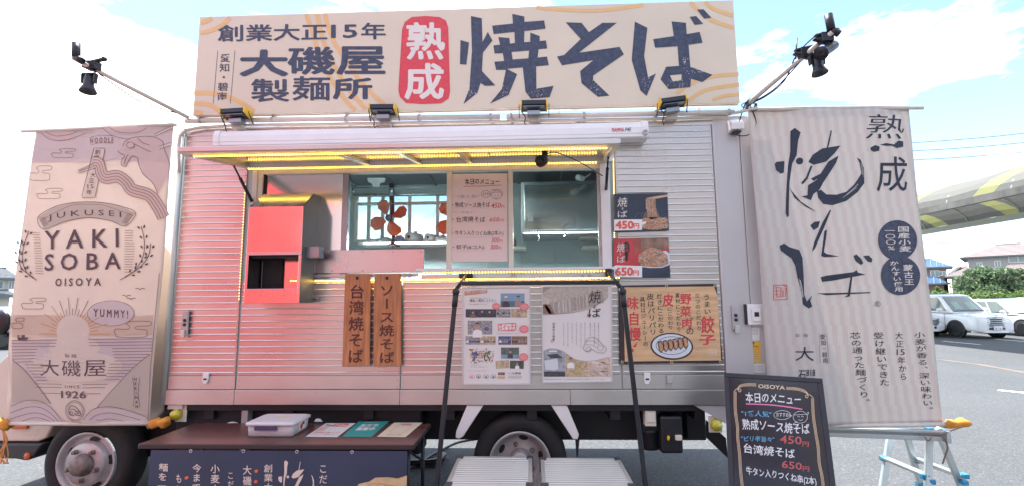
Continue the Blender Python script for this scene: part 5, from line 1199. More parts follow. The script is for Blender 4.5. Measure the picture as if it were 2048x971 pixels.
pr.layer = 4; pr.text('焼', 464, 90, 572, 205, BLK, shear=.1); pr.text('そ', 500, 222, 530, 262, BLK); pr.text('ば', 462, 250, 572, 332, BLK, off=.004); pr.rect(448, 305, 464, 322, RLINE)
for i, (x, n_) in enumerate(((552, 17), (514, 20), (476, 12), (428, 18), (392, 22), (352, 20), (312, 18), (274, 21), (236, 20))): pr.col(('小麦が香る深い味わい大正十五年から受け継いできた'*2)[i:i+n_], x, 376, 376+n_*10.5, 11, DK if i < 3 else GREYI, off=.004)
pr.col('製麺所大磯屋', 146, 376, 545, 22, BLK); pr.ring(134, 545, 12, 12, 3, RLINE)
pr.layer = 1; LGR = mat('pale_grey_outline', (0.48, 0.44, 0.43), .5)
for P in ([(435, 560), (460, 520), (520, 515), (570, 560), (620, 610), (600, 650), (540, 648), (490, 620), (440, 640), (415, 610)],): pr.stroke(P, 9, LGR, closed=True)
pr.stroke([(440, 548), (500, 545), (560, 580)], 6, LGR); pr.stroke([(430, 580), (490, 580), (530, 605)], 6, LGR); pr.ring(462, 620, 24, 22, 6, LGR); pr.ring(568, 608, 28, 24, 6, LGR)
pr.poly([(56, 636), (110, 618), (180, 622), (250, 650), (252, 868), (58, 868)], mat('photo_machine', (.36, .38, .42), .5, var=.4, vscale=25), name='picture'); pr.poly([(254, 656), (330, 705), (400, 726), (456, 732), (458, 868), (256, 868)], TANP, name='picture'); pr.poly([(460, 732), (540, 715), (610, 696), (654, 692), (656, 866), (462, 868)], NOO2, name='picture')
pr.layer = 2; pr.poly([(60, 720), (110, 715), (180, 700), (190, 800), (150, 810), (70, 800)], PLATE, name='picture'); pr.poly([(58, 820), (250, 820), (250, 866), (58, 866)], DK, name='picture'); pr.poly([(80, 668), (180, 660), (230, 700), (120, 700)], DK, name='picture'); pr.rect(105, 632, 175, 642, WCARD, name='picture')
person(300, 712, 22, WCARD); pr.poly([(345, 740), (390, 740), (400, 860), (340, 860)], mat('photo_noodle_bundle', (.5, .38, .2), .5, var=.4, vscale=60), name='picture')
pr.layer = 3
for k in range(46):
    x = rng.uniform(470, 630); y = rng.uniform(735, 855); pr.stroke([(x-22, y-10), (x, y-2), (x+24, y+rng.uniform(2, 16))], rng.uniform(3, 7), rng.choice((WCARD, PLATE, TANP)), name='line')
pr.stroke([(56, 634), (120, 614), (220, 632), (320, 700), (430, 728), (540, 718), (654, 690)], 6, LGR); pr.text('製麺所大磯屋 大正十五年創業 国産小麦のみを使用しています 碧南', 66, 886, 600, 895, GREYI)
pr.done()

# gyoza banner with grommets
GYB = mat('tan_wood_print', (0.66, 0.42, 0.23), 0.5, var=0.22, vscale=3, stretch=(1, 1, 9)); GYR = mat('brush_red', (0.60, 0.06, 0.07), 0.5, var=.15, vscale=20); BKP = mat('brush_black', (0.04, 0.025, 0.03), 0.5, var=.4, vscale=30)
qd = [(1238, 570), (1433, 566), (1446, 724), (1239, 727)]
t = board('dumpling_banner', 'wood-patterned banner with red and black brush writing and a plate of dumplings', 'banner', qd, BKP, th=0.003)
pr = Print(t, FACE(YF)).scale(1230, 560, 5.3957)
pr.poly([(100, 72), (1068, 62), (1110, 180), (1145, 860), (105, 872), (98, 400)], GYB, name='picture'); pr.layer = 1
pr.col(['う', 'ま', 'い'], 985, 140, 370, 78, BKP, off=0.012, dx=14); pr.col('餃', 1000, 370, 580, 150, GYR, off=0.028); pr.col('子', 995, 570, 700, 190, GYR, off=0.036)
pr.col('三つのこだわり', 885, 135, 545, 58, BKP, off=0.012, dx=24); pr.col('野菜', 762, 130, 398, 125, GYR, off=0.03); pr.col('肉', 775, 398, 520, 120, GYR, off=0.03); pr.text('や', 804, 396, 846, 430, BKP, off=.01); pr.text('の', 770, 512, 846, 580, BKP, off=.016)
pr.col('素材にこだわり', 672, 130, 555, 52, BKP, off=0.012, dx=18); pr.col('皮', 572, 130, 290, 120, GYR, off=0.036); pr.col('にこだわり', 590, 282, 530, 62, BKP, off=0.012, dx=10)
pr.col('焼きにこだわる', 480, 140, 572, 66, BKP, off=0.012, dx=20); pr.col('皮はパリパリ', 378, 135, 592, 80, BKP, off=0.014, dx=34); pr.col('具材はジューシーの', 292, 170, 712, 58, BKP, off=0.010, dx=40)
pr.col('味自慢', 185, 160, 660, 130, GYR, off=0.026, dx=38); pr.poly([(186, 715), (240, 660), (226, 720)], GYR, name='lettering'); pr.ell(188, 752, 16, 20, GYR, name='lettering')
pr.ell(612, 708, 232, 146, BKP, name='picture', rot=.06); pr.layer = 2; pr.ell(612, 706, 214, 130, PLATE, name='picture', rot=.06); pr.layer = 3; pr.ring(612, 700, 170, 96, 5, BKP); 
DUMP = mat('print_dumpling', (0.50, 0.26, 0.14), .5, var=.4, vscale=50)
for k in range(6):
    x = 488+k*53; y = 716-k*9
    pr.layer = 4; pr.poly([(x-30, y-56), (x+10, y-70), (x+34, y-20), (x+36, y+30), (x+6, y+64), (x-14, y+40), (x-22, y-4)], BKP, name='picture'); pr.layer = 5; pr.poly([(x-20, y-48), (x+8, y-58), (x+27, y-16), (x+29, y+28), (x+4, y+52), (x-8, y+30), (x-13, y-4)], DUMP, name='picture')
    pr.layer = 6; pr.stroke([(x-8, y-40), (x+8, y), (x+12, y+36)], 6, TANP, name='line')
pr.layer = 1; pr.stroke([(1012, 738), (1092, 736), (1094, 812), (1014, 814)], 4, WINK, closed=True, smooth=False, name='seal')
for P in ([(1025, 750), (1045, 750), (1045, 800)], [(1055, 748), (1058, 800)], [(1068, 750), (1084, 752), (1080, 800)], [(1022, 775), (1084, 772)]): pr.stroke(P, 4, WINK, smooth=False, name='seal')
pr.done()
for x, y in ((78, 880), (612, 880), (1142, 874), (1078, 54), (556, 62)):
    c = PY(1230+x/5.3957, 560+y/5.3957, YF); mb = MB(); mb.lathe(c, (0, -1, 0), [(0.0065, 0), (0.0065, 0.003), (0.011, 0.003), (0.012, 0)], 14, cap=False); obj('grommet', mb, mat('brass_grommet', (.55, .45, .3), .3, .9), t)

# two wooden plaques
def plaque(x0, x1, xb0, xb1, s_, label):
    q = [PY(x0, 547, YF-.03), PY(x1, 546, YF-.03), PY(xb1, 731, YF-.03), PY(xb0, 732, YF-.03)]
    WOOD = mat('orange_cedar', (0.50, 0.20, 0.085), 0.5, bump=0.05, bscale=20, var=0.35, vscale=5, stretch=(9, 1, 0.9))
    t = thing('menu_plaque', label, 'plaque', q[3], 'wooden plaques hanging under the hatch')
    mb = MB(); mb.prism(q, (0, 0.016, 0)); obj('board', mb, WOOD, t, bevel=0.003)
    pr = Print(t, FACE(YF-.03)); xc = (x0+x1)/2; pr.ell(xc-1, 555, 3.4, 3.6, BLK, name='nail_hole', n=12)
    pr.col(s_, xc-1, 566, 727, 31, mat('carved_dark_brown', (0.10, 0.03, 0.025), .6), off=0.022, dx=(xb0+xb1)/2-xc); pr.done()
    mb = MB(); c = PY(xc-1, 549, YF-.02); mb.tube([c+Vector((0, .02, 0)), c+Vector((0, -.018, 0.002))], 0.004, 6); obj('hook', mb, RIM, t)
plaque(690, 741, 684, 739, '台湾焼そば', 'orange wooden plaque lettered for Taiwan yakisoba, nearer the exhaust hood')
plaque(749, 801, 747, 802, 'ソース焼そば', 'orange wooden plaque lettered for sauce yakisoba, nearer the paper posters')

# handwritten menu sheet behind the centre pane
YM = F+0.025
qd = [(904, 348), (1015, 347), (1015, 522), (903, 523)]
t = board('menu_sheet', 'pale pink handwritten menu sheet in the middle of the serving window', 'menu', qd, mat('pale_pink_sheet', (0.76, 0.63, 0.60), .5), Y=YM, th=.003)
pr = Print(t, FACE(YM)).scale(890, 320, 4.0457)
HB = mat('marker_black', (.03, .03, .04), .5); HR = mat('marker_red', (.62, .06, .08), .5); HBl = mat('marker_faded_blue', (.36, .46, .60), .5)
pr.text('本日のメニュー', 160, 150, 440, 200, HB, off=0.008, jit=2); pr.stroke([(148, 214), (300, 212), (455, 204)], 4, HR)
pr.text('"1番人気!"', 80, 282, 285, 310, HBl, off=0.004); pr.ring(333, 276, 38, 28, 2.4, HB); pr.text('おすすめ', 306, 264, 366, 288, HB); pr.ring(418, 284, 42, 34, 2.4, HB); pr.stroke([(378, 264), (455, 262)], 2, HB); pr.stroke([(374, 250), (390, 240), (405, 248), (420, 236), (440, 246), (456, 240)], 3, HB)
pr.stroke([(396, 292), (403, 287), (410, 292)], 2, HB); pr.stroke([(424, 292), (431, 287), (438, 292)], 2, HB); pr.stroke([(405, 304), (417, 309), (430, 304)], 2, HB); pr.stroke([(458, 250), (468, 270), (458, 292)], 2.5, HB)
pr.text('・熟成ソース焼そば', 58, 345, 364, 386, HB, off=0.006, jit=2, dy=-2); pr.text('450', 374, 350, 452, 390, HR, off=0.004, shear=.2); pr.text('円', 455, 368, 480, 390, HR)
pr.text('"ピリ辛旨々"', 70, 412, 235, 438, HBl); pr.text('・台湾焼そば', 58, 458, 326, 502, HB, off=0.006, jit=2); pr.text('650', 360, 465, 438, 500, HR, off=0.004, shear=.2); pr.text('円', 444, 480, 474, 500, HR)
pr.text('・牛タン入りつくね串(2本入)', 62, 572, 472, 616, HB, off=0.004, jit=2); pr.text('300', 374, 628, 440, 668, HR, off=.004, shear=.2); pr.text('円', 444, 645, 466, 668, HR)
pr.text('・餃子(6コ入)', 64, 682, 316, 724, HB, off=0.006, jit=2); pr.text('300', 366, 682, 430, 720, HR, off=.004, shear=.2); pr.text('円', 434, 698, 456, 720, HR)
LGL = mat('pale_line', (.55, .5, .45), .5)
for a_, b_, y in ((72, 366, 392), (80, 322, 508), (80, 470, 626), (84, 318, 732)): pr.stroke([(a_, y), (b_, y-3)], 2.2, LGL)
pr.done()

# fans, paper rolls, cloths, inside camera
OR = mat('orange_fan_blade', (0.92, 0.24, 0.08), 0.4, var=.05, trans=.65)
def fan(px, py, label, ph):
    Yf = 5.15; c = PY(px, py, Yf); t = thing('electric_fan', label, 'fan', c, 'orange bladed fans in front of the rear windows')
    first = None
    for k in range(4):
        a0 = ph+k*PI/2; mb = MB(); vs = []
        shape = [(0.045, -.45), (0.08, -.62), (0.13, -.60), (0.175, -.42), (0.198, -.10), (0.19, .20), (0.15, .36), (0.09, .34), (0.045, .35)]
        for r_, q in [(r1*1.12, q1) for r1, q1 in shape]: vs.append(c+Vector((r_*math.cos(a0+q), 0.06*q, r_*math.sin(a0+q))))
        mb.prism(vs, (0, 0.003, 0)); o = obj('blade', mb, OR, t)
    mb = MB(); mb.lathe(c+Vector((0, -.03, 0)), (0, 1, 0), [(0.0, 0), (0.03, 0.004), (0.04, 0.015), (0.042, 0.10), (0.0, 0.10)], 20); obj('hub', mb, BLACK_METAL, t)
    mb = MB()
    for rr1, yy in ((0.235, 0.0), (0.235, .05), (0.16, -.045)): mb.tube([c+Vector((rr1*math.cos(q*PI/16), yy, rr1*math.sin(q*PI/16))) for q in range(33)], 0.0016, 4, cap=False)
    obj('wire_guard', mb, RIM, t)
    mb = MB(); mb.tube([c+Vector((0.0, 0.1, 0.0)), c+Vector((0.02, 0.14, -0.24))], 0.02, 10); mb.lathe(c+Vector((0.02, 0.14, -0.30)), (0, 0, 1), [(0, 0), (0.07, 0), (0.06, 0.03), (0.02, 0.06), (0, .06)], 18); mb.tube([c+Vector((0.0, 0.12, 0.0)), c+Vector((-.02, 0.14, 0.42))], 0.03, 8); obj('stand', mb, BLACK, t)
fan(778, 436, 'orange four-bladed fan fully visible through the left window pane', R(30))
fan(908, 438, 'orange fan half hidden behind the cream window post beside the menu sheet', R(45))
PW = mat('white_paper_roll', (0.72, 0.72, 0.72), .8)
for i, (px, py, r_, lab) in enumerate(((817, 478, 0.056, 'larger white paper roll on the rear shelf beneath the fan blades'), (855, 480, 0.046, 'smaller white paper roll on the rear shelf nearer the cream window post'))):
    c = PY(px, py, 5.28); c.z = zs+r_+0.001; mb = MB(); mb.lathe(c, (0.42, 0.9, 0), [(r_*.38, 0), (r_, 0), (r_, 0.2), (r_*.38, .2)], 22, cap=False); mb.lathe(c+Vector((0, .01, 0)), (0.42, .9, 0), [(0.0, 0.01), (r_*.38, 0.01)], 16, cap=False, mi=1)
    tag(obj('paper_roll', mb, [PW, BLACK], None, loc=c), lab, 'paper roll', 'paper rolls on the rear shelf')
def crumple(name, px, py, Y, sx, sz, m, label, sd=1, z0=None):
    c = PY(px, py, Y); rg = random.Random(sd); mb = MB(); mb.ball((0, 0, 0), 1, 14, 9); vs = []
    for v in mb.v:
        k = 1+0.22*math.sin(v.x*7+sd)*math.cos(v.z*6+sd)+0.15*math.sin(v.y*9+v.x*5); vs.append(Vector((v.x*sx*k, v.y*0.08*k, max(v.z, -0.5)*sz*k)))
    z0 = (z0 if z0 is not None else zs)+sz*0.5
    mb.v = [v+Vector((c.x, c.y, z0)) for v in vs]; return tag(obj(name, mb, m, None, loc=(c.x, c.y, z0)), label, 'cloth')
crumple('folded_cloth', 740, 482, 5.34, .07, .03, PW, 'small white cloth at the left end of the rear shelf', 1)
crumple('folded_cloth', 768, 480, 5.32, .09, .04, mat('grey_blue_cloth', (.45, .48, .52), .9), 'grey crumpled cloth under the first fan', 2)
crumple('folded_cloth', 798, 479, 5.30, .05, .05, mat('blue_cloth', (.15, .25, .45), .9), 'little blue cloth beside the larger paper roll', 3)
crumple('folded_cloth', 884, 479, 5.30, .08, .045, PW, 'white cloth bundle by the cream window post', 4)
mb = MB(); c = PY(750, 362, 4.9); mb.prism([PY(x, y, 4.9) for x, y in [(734, 356), (771, 356), (768, 364), (760, 366), (757, 374), (746, 374), (743, 367), (736, 364)]], (0, .02, 0)); tag(obj('ceiling_bracket', mb, WHITE, None, bevel=.003), 'white branching bracket under the ceiling inside the truck', 'bracket')
mb = MB(); mb.tube([PY(705, 376, 4.6), PY(893, 376, 4.6)], .005, 6); mb.tube([PY(707, 390, 4.6), PY(893, 390, 4.6)], .012, 8); mb.tube([PY(707, 374, 4.6), PY(707, 392, 4.6)], .012, 8); mb.tube([PY(783, 376, 4.6), PY(783, 390, 4.6)], .02, 8)
tag(obj('hanging_rail', mb, ALUDARK, None), 'grey hanging rail across the inside of the left window', 'rail')
# cctv and hook inside right
c = PY(1163, 357, 4.7); mb = MB(); mb.lathe(c, (-.6, -1, -.1), [(0, -.02), (.028, -.02), (.03, .08), (.022, .085), (0, .08)], 16); mb.tube([c+Vector((.03, .03, .01)), c+Vector((.1, .06, .06))], .008, 6)
tag(obj('security_camera', mb, WHITE, None, loc=c), 'small white camera above the stainless wall cabinet', 'camera')
for px, py, lab in ((1077, 470, 'black hooked cable tie hanging by the bright slit of the cabinet'), (1129, 462, 'straight black cable tie hanging at the middle of the cabinet bottom')):
    mb = MB(); mb.tube(cr([PY(px+3, py-14, 4.97), PY(px-3, py-4, 4.97), PY(px+2, py+6, 4.97), PY(px-1, py+12, 4.97)]), .004, 5); tag(obj('cable_tie', mb, BLACK, None), lab, 'cable tie')
mb = MB(); c = PY(1029, 484, 5.35); mb.lathe((c.x, c.y, PY(1100, 491, 5.3).z+.001), (0, 0, 1), [(0, 0), (.022, 0), (.024, .06), (.01, .08), (.01, .1), (0, .1)], 12); tag(obj('sauce_bottle', mb, BROWNP, None), 'little brown bottle on the small shelf inside', 'bottle')
# dome spotlight under the flap
c = PY(1088, 300, 3.3); t = thing('flap_spotlight', 'black swivelling camera-shaped spotlight hanging under the raised hatch flap', 'spotlight', c)
mb = MB(); mb.box(c.x-.035, c.x+.035, c.y-.03, c.y+.03, c.z+.005, c.z+.03); obj('mount', mb, BLACK, t, bevel=.004)
mb = MB(); mb.tube([c+Vector((.005, 0, .005)), c+Vector((.005, 0, -.07))], .02, 12); obj('stem', mb, BLACK, t)
mb = MB(); mb.lathe(c+Vector((-.015, -.02, -.085)), (-.5, -.8, -.35), [(0, -.045), (.03, -.04), (.042, 0), (.043, .03), (.036, .034), (.03, .02), (0, .016)], 20); obj('head', mb, BLACK, t)
mb = MB(); mb.tube(cr([c+Vector((.02, 0, -.03)), PY(1115, 306, 3.35), PY(1160, 325, 3.5), PY(1205, 352, 3.75)]), .004, 6); obj('cable', mb, BLACK, t)

# ------------------------------------------------------------------ black folding counter frame
t = thing('counter_frame', 'black tubular folding frame hinged to the counter and standing on the ground', 'frame', (0, 3.1, 0))
jL, jR = PY(912, 582, 3.17), PY(1245, 582, 3.14)
mb = MB(); a = fx(934, 552), fz(552, 934); mb.box(a[0]-.055, a[0]+.055, F-.075, F-.0605, a[1]-.02, a[1]+.02); obj('hinge_plate', mb, BLACK, t, bevel=.004)
mb = MB(); mb.tube([(a[0], F-.08, a[1]), jL+Vector((0, 0, .01))], .014, 10); obj('arm', mb, BLACK_METAL, t)
b_ = (fx(1213, 545), fz(545, 1213)); mb = MB(); mb.box(b_[0]-.02, b_[0]+.03, F-.09, F-.0605, b_[1]-.03, b_[1]+.03); obj('hinge_plate', mb, BLACK, t, bevel=.004)
mb = MB(); mb.tube([(b_[0], F-.08, b_[1]), jR+Vector((0, 0, .01))], .014, 10); obj('arm', mb, BLACK_METAL, t)
for j, px in ((jL, 873), (jR, 1291)):
    d = ray(px, 971); foot = CAM+d*(3.08/d.y); k = (0.02-j.z)/(foot.z-j.z); bt = j+(foot-j)*k
    mb = MB(); mb.ball(j, .026, 12, 8); mb.tube([j+(bt-j)*.01, j+(bt-j)*.06], .019, 10); obj('joint', mb, BLACK, t)
    mb = MB(); mb.bar(j+(bt-j)*.05, bt, .030, .026, up=(0, 1, 0)); obj('leg', mb, BLACK_METAL, t, bevel=.006)
    mb = MB(); mb.lathe((bt.x, bt.y, 0.0), (0, 0, 1), [(0, 0), (.024, 0), (.022, .05), (0, .05)], 12); obj('rubber_foot', mb, RUBBER, t)
mb = MB(); mb.bar(PY(924, 566, 3.2), PY(1238, 563.5, 3.17), .028, .028); obj('crossbar', mb, BLACK_METAL, t, bevel=.005)

# ------------------------------------------------------------------ aluminium step stools
ALT = mat('pale_ribbed_tread', (0.62, 0.60, 0.56), 0.38, 0.55, var=.08, vscale=4); CAPS = mat('dark_corner_cap', (.06, .055, .065), .5)
def stool(bx0, bx1, by, fx0, fx1, fy, label):
    h = .55; A, B = PZ(bx0, by, h), PZ(bx1, by, h); C_, D = PZ(fx1, fy, h), PZ(fx0, fy, h)
    x0, x1 = (A.x+D.x)/2, (B.x+C_.x)/2; y1 = (A.y+B.y)/2; y0 = (C_.y+D.y)/2
    t = thing('step_stool', label, 'step stool', ((x0+x1)/2, (y0+y1)/2, 0), 'aluminium step stools in front of the rear wheel')
    n = 14; mb = MB(); vs = []; w = x1-x0-.05; fs = []
    prof = []
    for i in range(n):
        u0 = y0+.012+(y1-y0-.024)*i/n; du = (y1-y0-.024)/n
        prof += [(u0+du*.08, h-.007), (u0+du*.22, h), (u0+du*.78, h), (u0+du*.92, h-.007)]
    for y, z in prof: vs += [(x0+.025, y, z), (x1-.025, y, z)]
    mb.add(vs, [(2*i, 2*i+1, 2*i+3, 2*i+2) for i in range(len(prof)-1)]); mb.box(x0+.025, x1-.025, y0+.01, y1-.01, h-.03, h-.0072); obj('ribbed_tread', mb, ALT, t)
    mb = MB(); mb.box(x0+.02, x1-.02, y0-.002, y0+.012, h-.075, h-.001); fr_ = obj('front_rail', mb, ALT, t, bevel=.003)
    mb = MB()
    for i in range(3): x = x0+.1+i*(x1-x0-.2)/2; mb.lathe((x, y0-.002, h-.045), (0, -1, 0), [(.006, 0), (.006, .002), (0, .003)], 8)
    obj('rivet', mb, RIM, fr_)
    mb = MB(); mb.box(x0+.02, x1-.02, y1-.012, y1+.002, h-.075, h-.001); obj('back_rail', mb, ALT, t, bevel=.003)
    for xs in (x0, x1-.026):
        mb = MB(); mb.box(xs, xs+.026, y0+.045, y1-.045, h-.06, h+.002); obj('side_rail', mb, ALT, t, bevel=.004)
    for xs, s1 in ((x0, -1), (x1, 1)):
        for ys, s2 in ((y0, -1), (y1, 1)):
            mb = MB(); mb.box(xs-s1*.04, xs+s1*.006, ys-s2*.05, ys+s2*.006, h-.085, h+.005); obj('corner_cap', mb, CAPS, t, bevel=.006)
            mb = MB(); mb.bar((xs-s1*.02, ys-s2*.02, h-.08), (xs+s1*.05, ys+s2*.03, .02), .035, .025); lg = obj('leg', mb, ALT, t, bevel=.003)
            mb = MB(); mb.box(xs+s1*.05-.025, xs+s1*.05+.025, ys+s2*.03-.02, ys+s2*.03+.02, 0, .03); obj('rubber_foot', mb, CAPS, lg, bevel=.004)
    for ys in (y0+.0, y1-.0):
        mb = MB(); mb.bar((x0-.02, ys, .26), (x1+.02, ys, .26), .03, .02); obj('stretcher', mb, ALT, t)
stool(921, 1067, 911, 884, 1062, 970, 'pale ribbed aluminium step stool nearer the folding table')
stool(1085, 1241, 914, 1079, 1268, 972, 'pale ribbed aluminium step stool nearer the chalkboard')

# ------------------------------------------------------------------ table with hanging cloth, box and flyers
zt0 = .70; A, B = PZ(385, 844.5, zt0), PZ(863, 844.5, zt0); C_, D = PZ(829, 888, zt0), PZ(275, 888, zt0)
TY0 = (C_.y+D.y)/2; TY1 = (A.y+B.y)/2; TX0 = (A.x+D.x)/2; TX1 = (B.x+C_.x)/2
t = thing('folding_table', 'dark brown folding table with a rounded edge standing before the truck', 'table', ((TX0+TX1)/2, (TY0+TY1)/2, 0))
TOPM = mat('dark_brown_laminate', (0.115, 0.045, 0.038), 0.32, var=.18, vscale=3, stretch=(1, 6, 1), bump=.03, bscale=60, coat=.25); EDG = mat('black_brown_edge', (.035, .02, .022), .5)
mb = MB(); mb.box(TX0+.006, TX1-.006, TY0+.006, TY1-.006, zt0-.028, zt0); obj('table_top', mb, TOPM, t, bevel=.004)
mb = MB(); r_ = .02
loop = []
for (x, y, a0) in ((TX1-r_, TY0+r_, -PI/2), (TX1-r_, TY1-r_, 0), (TX0+r_, TY1-r_, PI/2), (TX0+r_, TY0+r_, PI)):
    loop += [(x+r_*math.cos(a0+q*PI/8), y+r_*math.sin(a0+q*PI/8)) for q in range(5)]
mb.prism([(x, y, zt0-.031) for x, y in loop], (0, 0, .029)); obj('edge_band', mb, EDG, t, bevel=.004)
for x in (TX0+.12, TX1-.05):
    for y in (TY0+.06, TY1-.06):
        mb = MB(); mb.tube([(x, y, zt0-.03), (x, y, .02)], .0135, 10); lg = obj('leg', mb, BLACK_METAL, t); mb = MB(); mb.lathe((x, y, 0), (0, 0, 1), [(0, 0), (.02, 0), (.018, .03), (0, .03)], 10); obj('rubber_foot', mb, RUBBER, lg)
    mb = MB(); mb.tube([(x, TY0+.06, .12), (x, TY1-.06, .12)], .011, 8); obj('stretcher', mb, BLACK_METAL, t); mb = MB(); mb.tube([(x, TY1-.07, zt0-.25), (x-.02, TY0+.1, zt0-.06)], .009, 8); obj('brace', mb, BLACK_METAL, t)
# hanging cloth
YTc = TY0-.006
NVC = mat('navy_table_banner', (0.035, 0.05, 0.095), .55, bump=.12, bscale=7, var=.18, vscale=2.5)
t = thing('table_banner', 'navy cloth banner with pale brush writing hanging from the front edge of the table', 'banner', (TX0, YTc, .3))
fr = FACE(YTc); wf_ = wave_fn(.9, .008); 
fr.wave = lambda a, b: wf_(a, b)*min(1, max(0, (zt0-.03-b)/.25))+.004
cx_a, cx_b = PY(303, 897, YTc).x, PY(815, 897, YTc).x
mb = MB(); vs = []; nu, nv = 48, 16
for j in range(nv+1):
    for i in range(nu+1): vs.append(fr.at(cx_a+(cx_b-cx_a)*i/nu, (zt0-.034)*(1-j/nv)+.04*(j/nv)))
mb.add(vs, [(j*(nu+1)+i, (j+1)*(nu+1)+i, (j+1)*(nu+1)+i+1, j*(nu+1)+i+1) for j in range(nv) for i in range(nu)], True); obj('cloth', mb, NVC, t, clean=False)
pr = Print(t, fr, base=.003).scale(260, 800, 3.4133)
CR2 = mat('cream_brush_ink', (.72, .62, .55), .6); ORD = mat('orange_brush_dot', (.70, .14, .06), .6)
pr.col('麺を一筋', 240, 420, 670, 66, CR2, off=.012, dx=-14); pr.col('もちもち', 348, 488, 780, 44, CR2, off=.008, dx=-10); pr.col('今までに', 464, 425, 680, 60, CR2, off=.012); pr.col('小麦本来の', 586, 428, 770, 62, CR2, off=.012); pr.col('こだわり', 690, 478, 720, 46, CR2, off=.006); pr.col('大磯屋の', 804, 435, 730, 62, CR2, off=.016); pr.col('創業大正', 948, 428, 680, 62, CR2, off=.014); pr.col('こだわりの', 1322, 425, 780, 60, CR2, off=.008, dx=6)
for x, y in ((866, 478), (862, 550), (398, 520), (398, 592)): pr.ell(x, y, 14, 11, ORD, n=10, name='tiny', rot=-.5)
k_ = 1.02
for pts in ([(55, 240), (65, 230), (103, 227), (100, 285), (85, 290), (62, 272)], [(128, 80), (148, 65), (176, 88), (165, 130), (160, 200), (140, 240), (128, 330), (122, 470), (114, 510), (106, 490), (110, 400), (120, 250), (130, 180)], [(322, 80), (328, 82), (315, 145), (305, 180), (302, 165)], [(215, 235), (235, 200), (280, 170), (372, 155), (345, 190), (300, 235), (240, 250)], [(362, 205), (350, 240), (285, 340), (270, 370), (240, 395), (228, 425), (185, 405), (212, 400), (215, 350), (255, 325), (310, 235)], [(470, 240), (455, 212), (475, 225), (492, 265), (495, 340), (480, 380), (460, 385), (480, 290)]):
    pr.poly([(1012+(x-50)*.56, 402+(y-62)*.68) for x, y in pts], CR2, name='lettering')
pr.ell(1080, 518, 9, 10, CR2, name='lettering')
DOUGH = mat('print_noodle_cream', (.70, .50, .28), .5, var=.3, vscale=8)
pr.layer = 1; pr.poly([(1540, 600), (1570, 560), (1640, 545), (1680, 520), (1760, 518), (1830, 528), (1892, 508), (1890, 760), (1480, 760)], DOUGH, name='picture'); pr.layer = 2
for k in range(5): pr.stroke([(1580+k*50, 640), (1640+k*50, 570+k*4), (1720+k*40, 560+k*8), (1780+k*26, 600)], 5, mat('print_noodle_shade', (.50, .30, .13), .5))
pr.done()
for x in (418, 777, 1142, 1518):
    px, py = 260+x/3.4133, 800+342/3.4133+(x-418)*.002; a_, b__ = fr.ab(px, py); c = fr.at(a_, b__, .001); mb = MB(); mb.lathe(c, (0, -1, 0), [(.006, 0), (.006, .002), (.010, .003), (.012, 0)], 14, cap=False); obj('grommet', mb, RIM, t)
# plastic box
BOXP = mat('clouded_white_plastic', (0.74, 0.72, 0.74), .28, var=.04, trans=.35)
x0, x1 = PZ(492, 874, zt0).x, PZ(575, 874, zt0).x; y0 = PZ(500, 874, zt0).y; yb1 = y0+.22
c0 = PZ(489, 872, zt0)
t = thing('plastic_box', 'translucent white plastic box with dark latch and a yellow note on its lid', 'box', (x0, y0, zt0))
hb = .085; 
bq0, bq1 = PZ(492, 873, zt0), PZ(575, 872, zt0); bb0, bb1 = PZ(519, 858, zt0), PZ(602, 856, zt0)
xs0 = bq0.x; xs1 = bq1.x; ysf = bq0.y; dpt = .25; sk_ = 0.0
TBY = TY0
def ring_(x0, x1, y0, y1, z, r=.02):
    o = []
    for (x, y, a0) in ((x1-r, y0+r, -PI/2), (x1-r, y1-r, 0), (x0+r, y1-r, PI/2), (x0+r, y0+r, PI)):
        o += [Vector((x+r*math.cos(a0+q*PI/6), y+r*math.sin(a0+q*PI/6), z)) for q in range(4)]
    return o
def loft(mb, rings, mi=0):
    n = len(rings[0]); o = len(mb.v)
    for r in rings: mb.v += r
    for k in range(len(rings)-1):
        for j in range(n): mb.f.append([o+k*n+j, o+k*n+(j+1) % n, o+(k+1)*n+(j+1) % n, o+(k+1)*n+j]); mb.sm.append(True); mb.mi.append(mi)
    mb.f.append([o+j for j in range(n)]); mb.sm.append(False); mb.mi.append(mi); mb.f.append([o+(len(rings)-1)*n+j for j in range(n)]); mb.sm.append(False); mb.mi.append(mi)
mb = MB(); loft(mb, [ring_(xs0+.012, xs1+.03, ysf+.01, ysf+dpt-.01, zt0+.001), ring_(xs0+.004, xs1+.038, ysf+.002, ysf+dpt-.002, zt0+.012), ring_(xs0, xs1+.042, ysf, ysf+dpt, zt0+hb)]); obj('tub', mb, BOXP, t)
LID = mat('milky_lid_plastic', (.78, .76, .78), .3, trans=.2)
mb = MB(); loft(mb, [ring_(xs0-.012, xs1+.054, ysf-.012, ysf+dpt+.012, zt0+hb-.006, .025), ring_(xs0-.012, xs1+.054, ysf-.012, ysf+dpt+.012, zt0+hb+.010, .025), ring_(xs0+.01, xs1+.03, ysf+.01, ysf+dpt-.01, zt0+hb+.017, .02)]); ld = obj('lid', mb, LID, t)
mb = MB(); xc = (xs0+xs1)/2-.02; mb.box(xc-.06, xc+.10, ysf-.018, ysf-.0125, zt0+hb-.036, zt0+hb-.006); obj('latch', mb, mat('dark_violet_latch', (.06, .045, .12), .4), t, bevel=.002)
mb = MB(); mb.add([(xs0+.12, ysf+.12, zt0+hb+.0178), (xs0+.20, ysf+.11, zt0+hb+.0178), (xs0+.22, ysf+.16, zt0+hb+.0178), (xs0+.14, ysf+.17, zt0+hb+.0178)], [(0, 1, 2, 3)]); obj('note', mb, mat('pale_yellow_note', (.75, .70, .45), .7), t, clean=False)
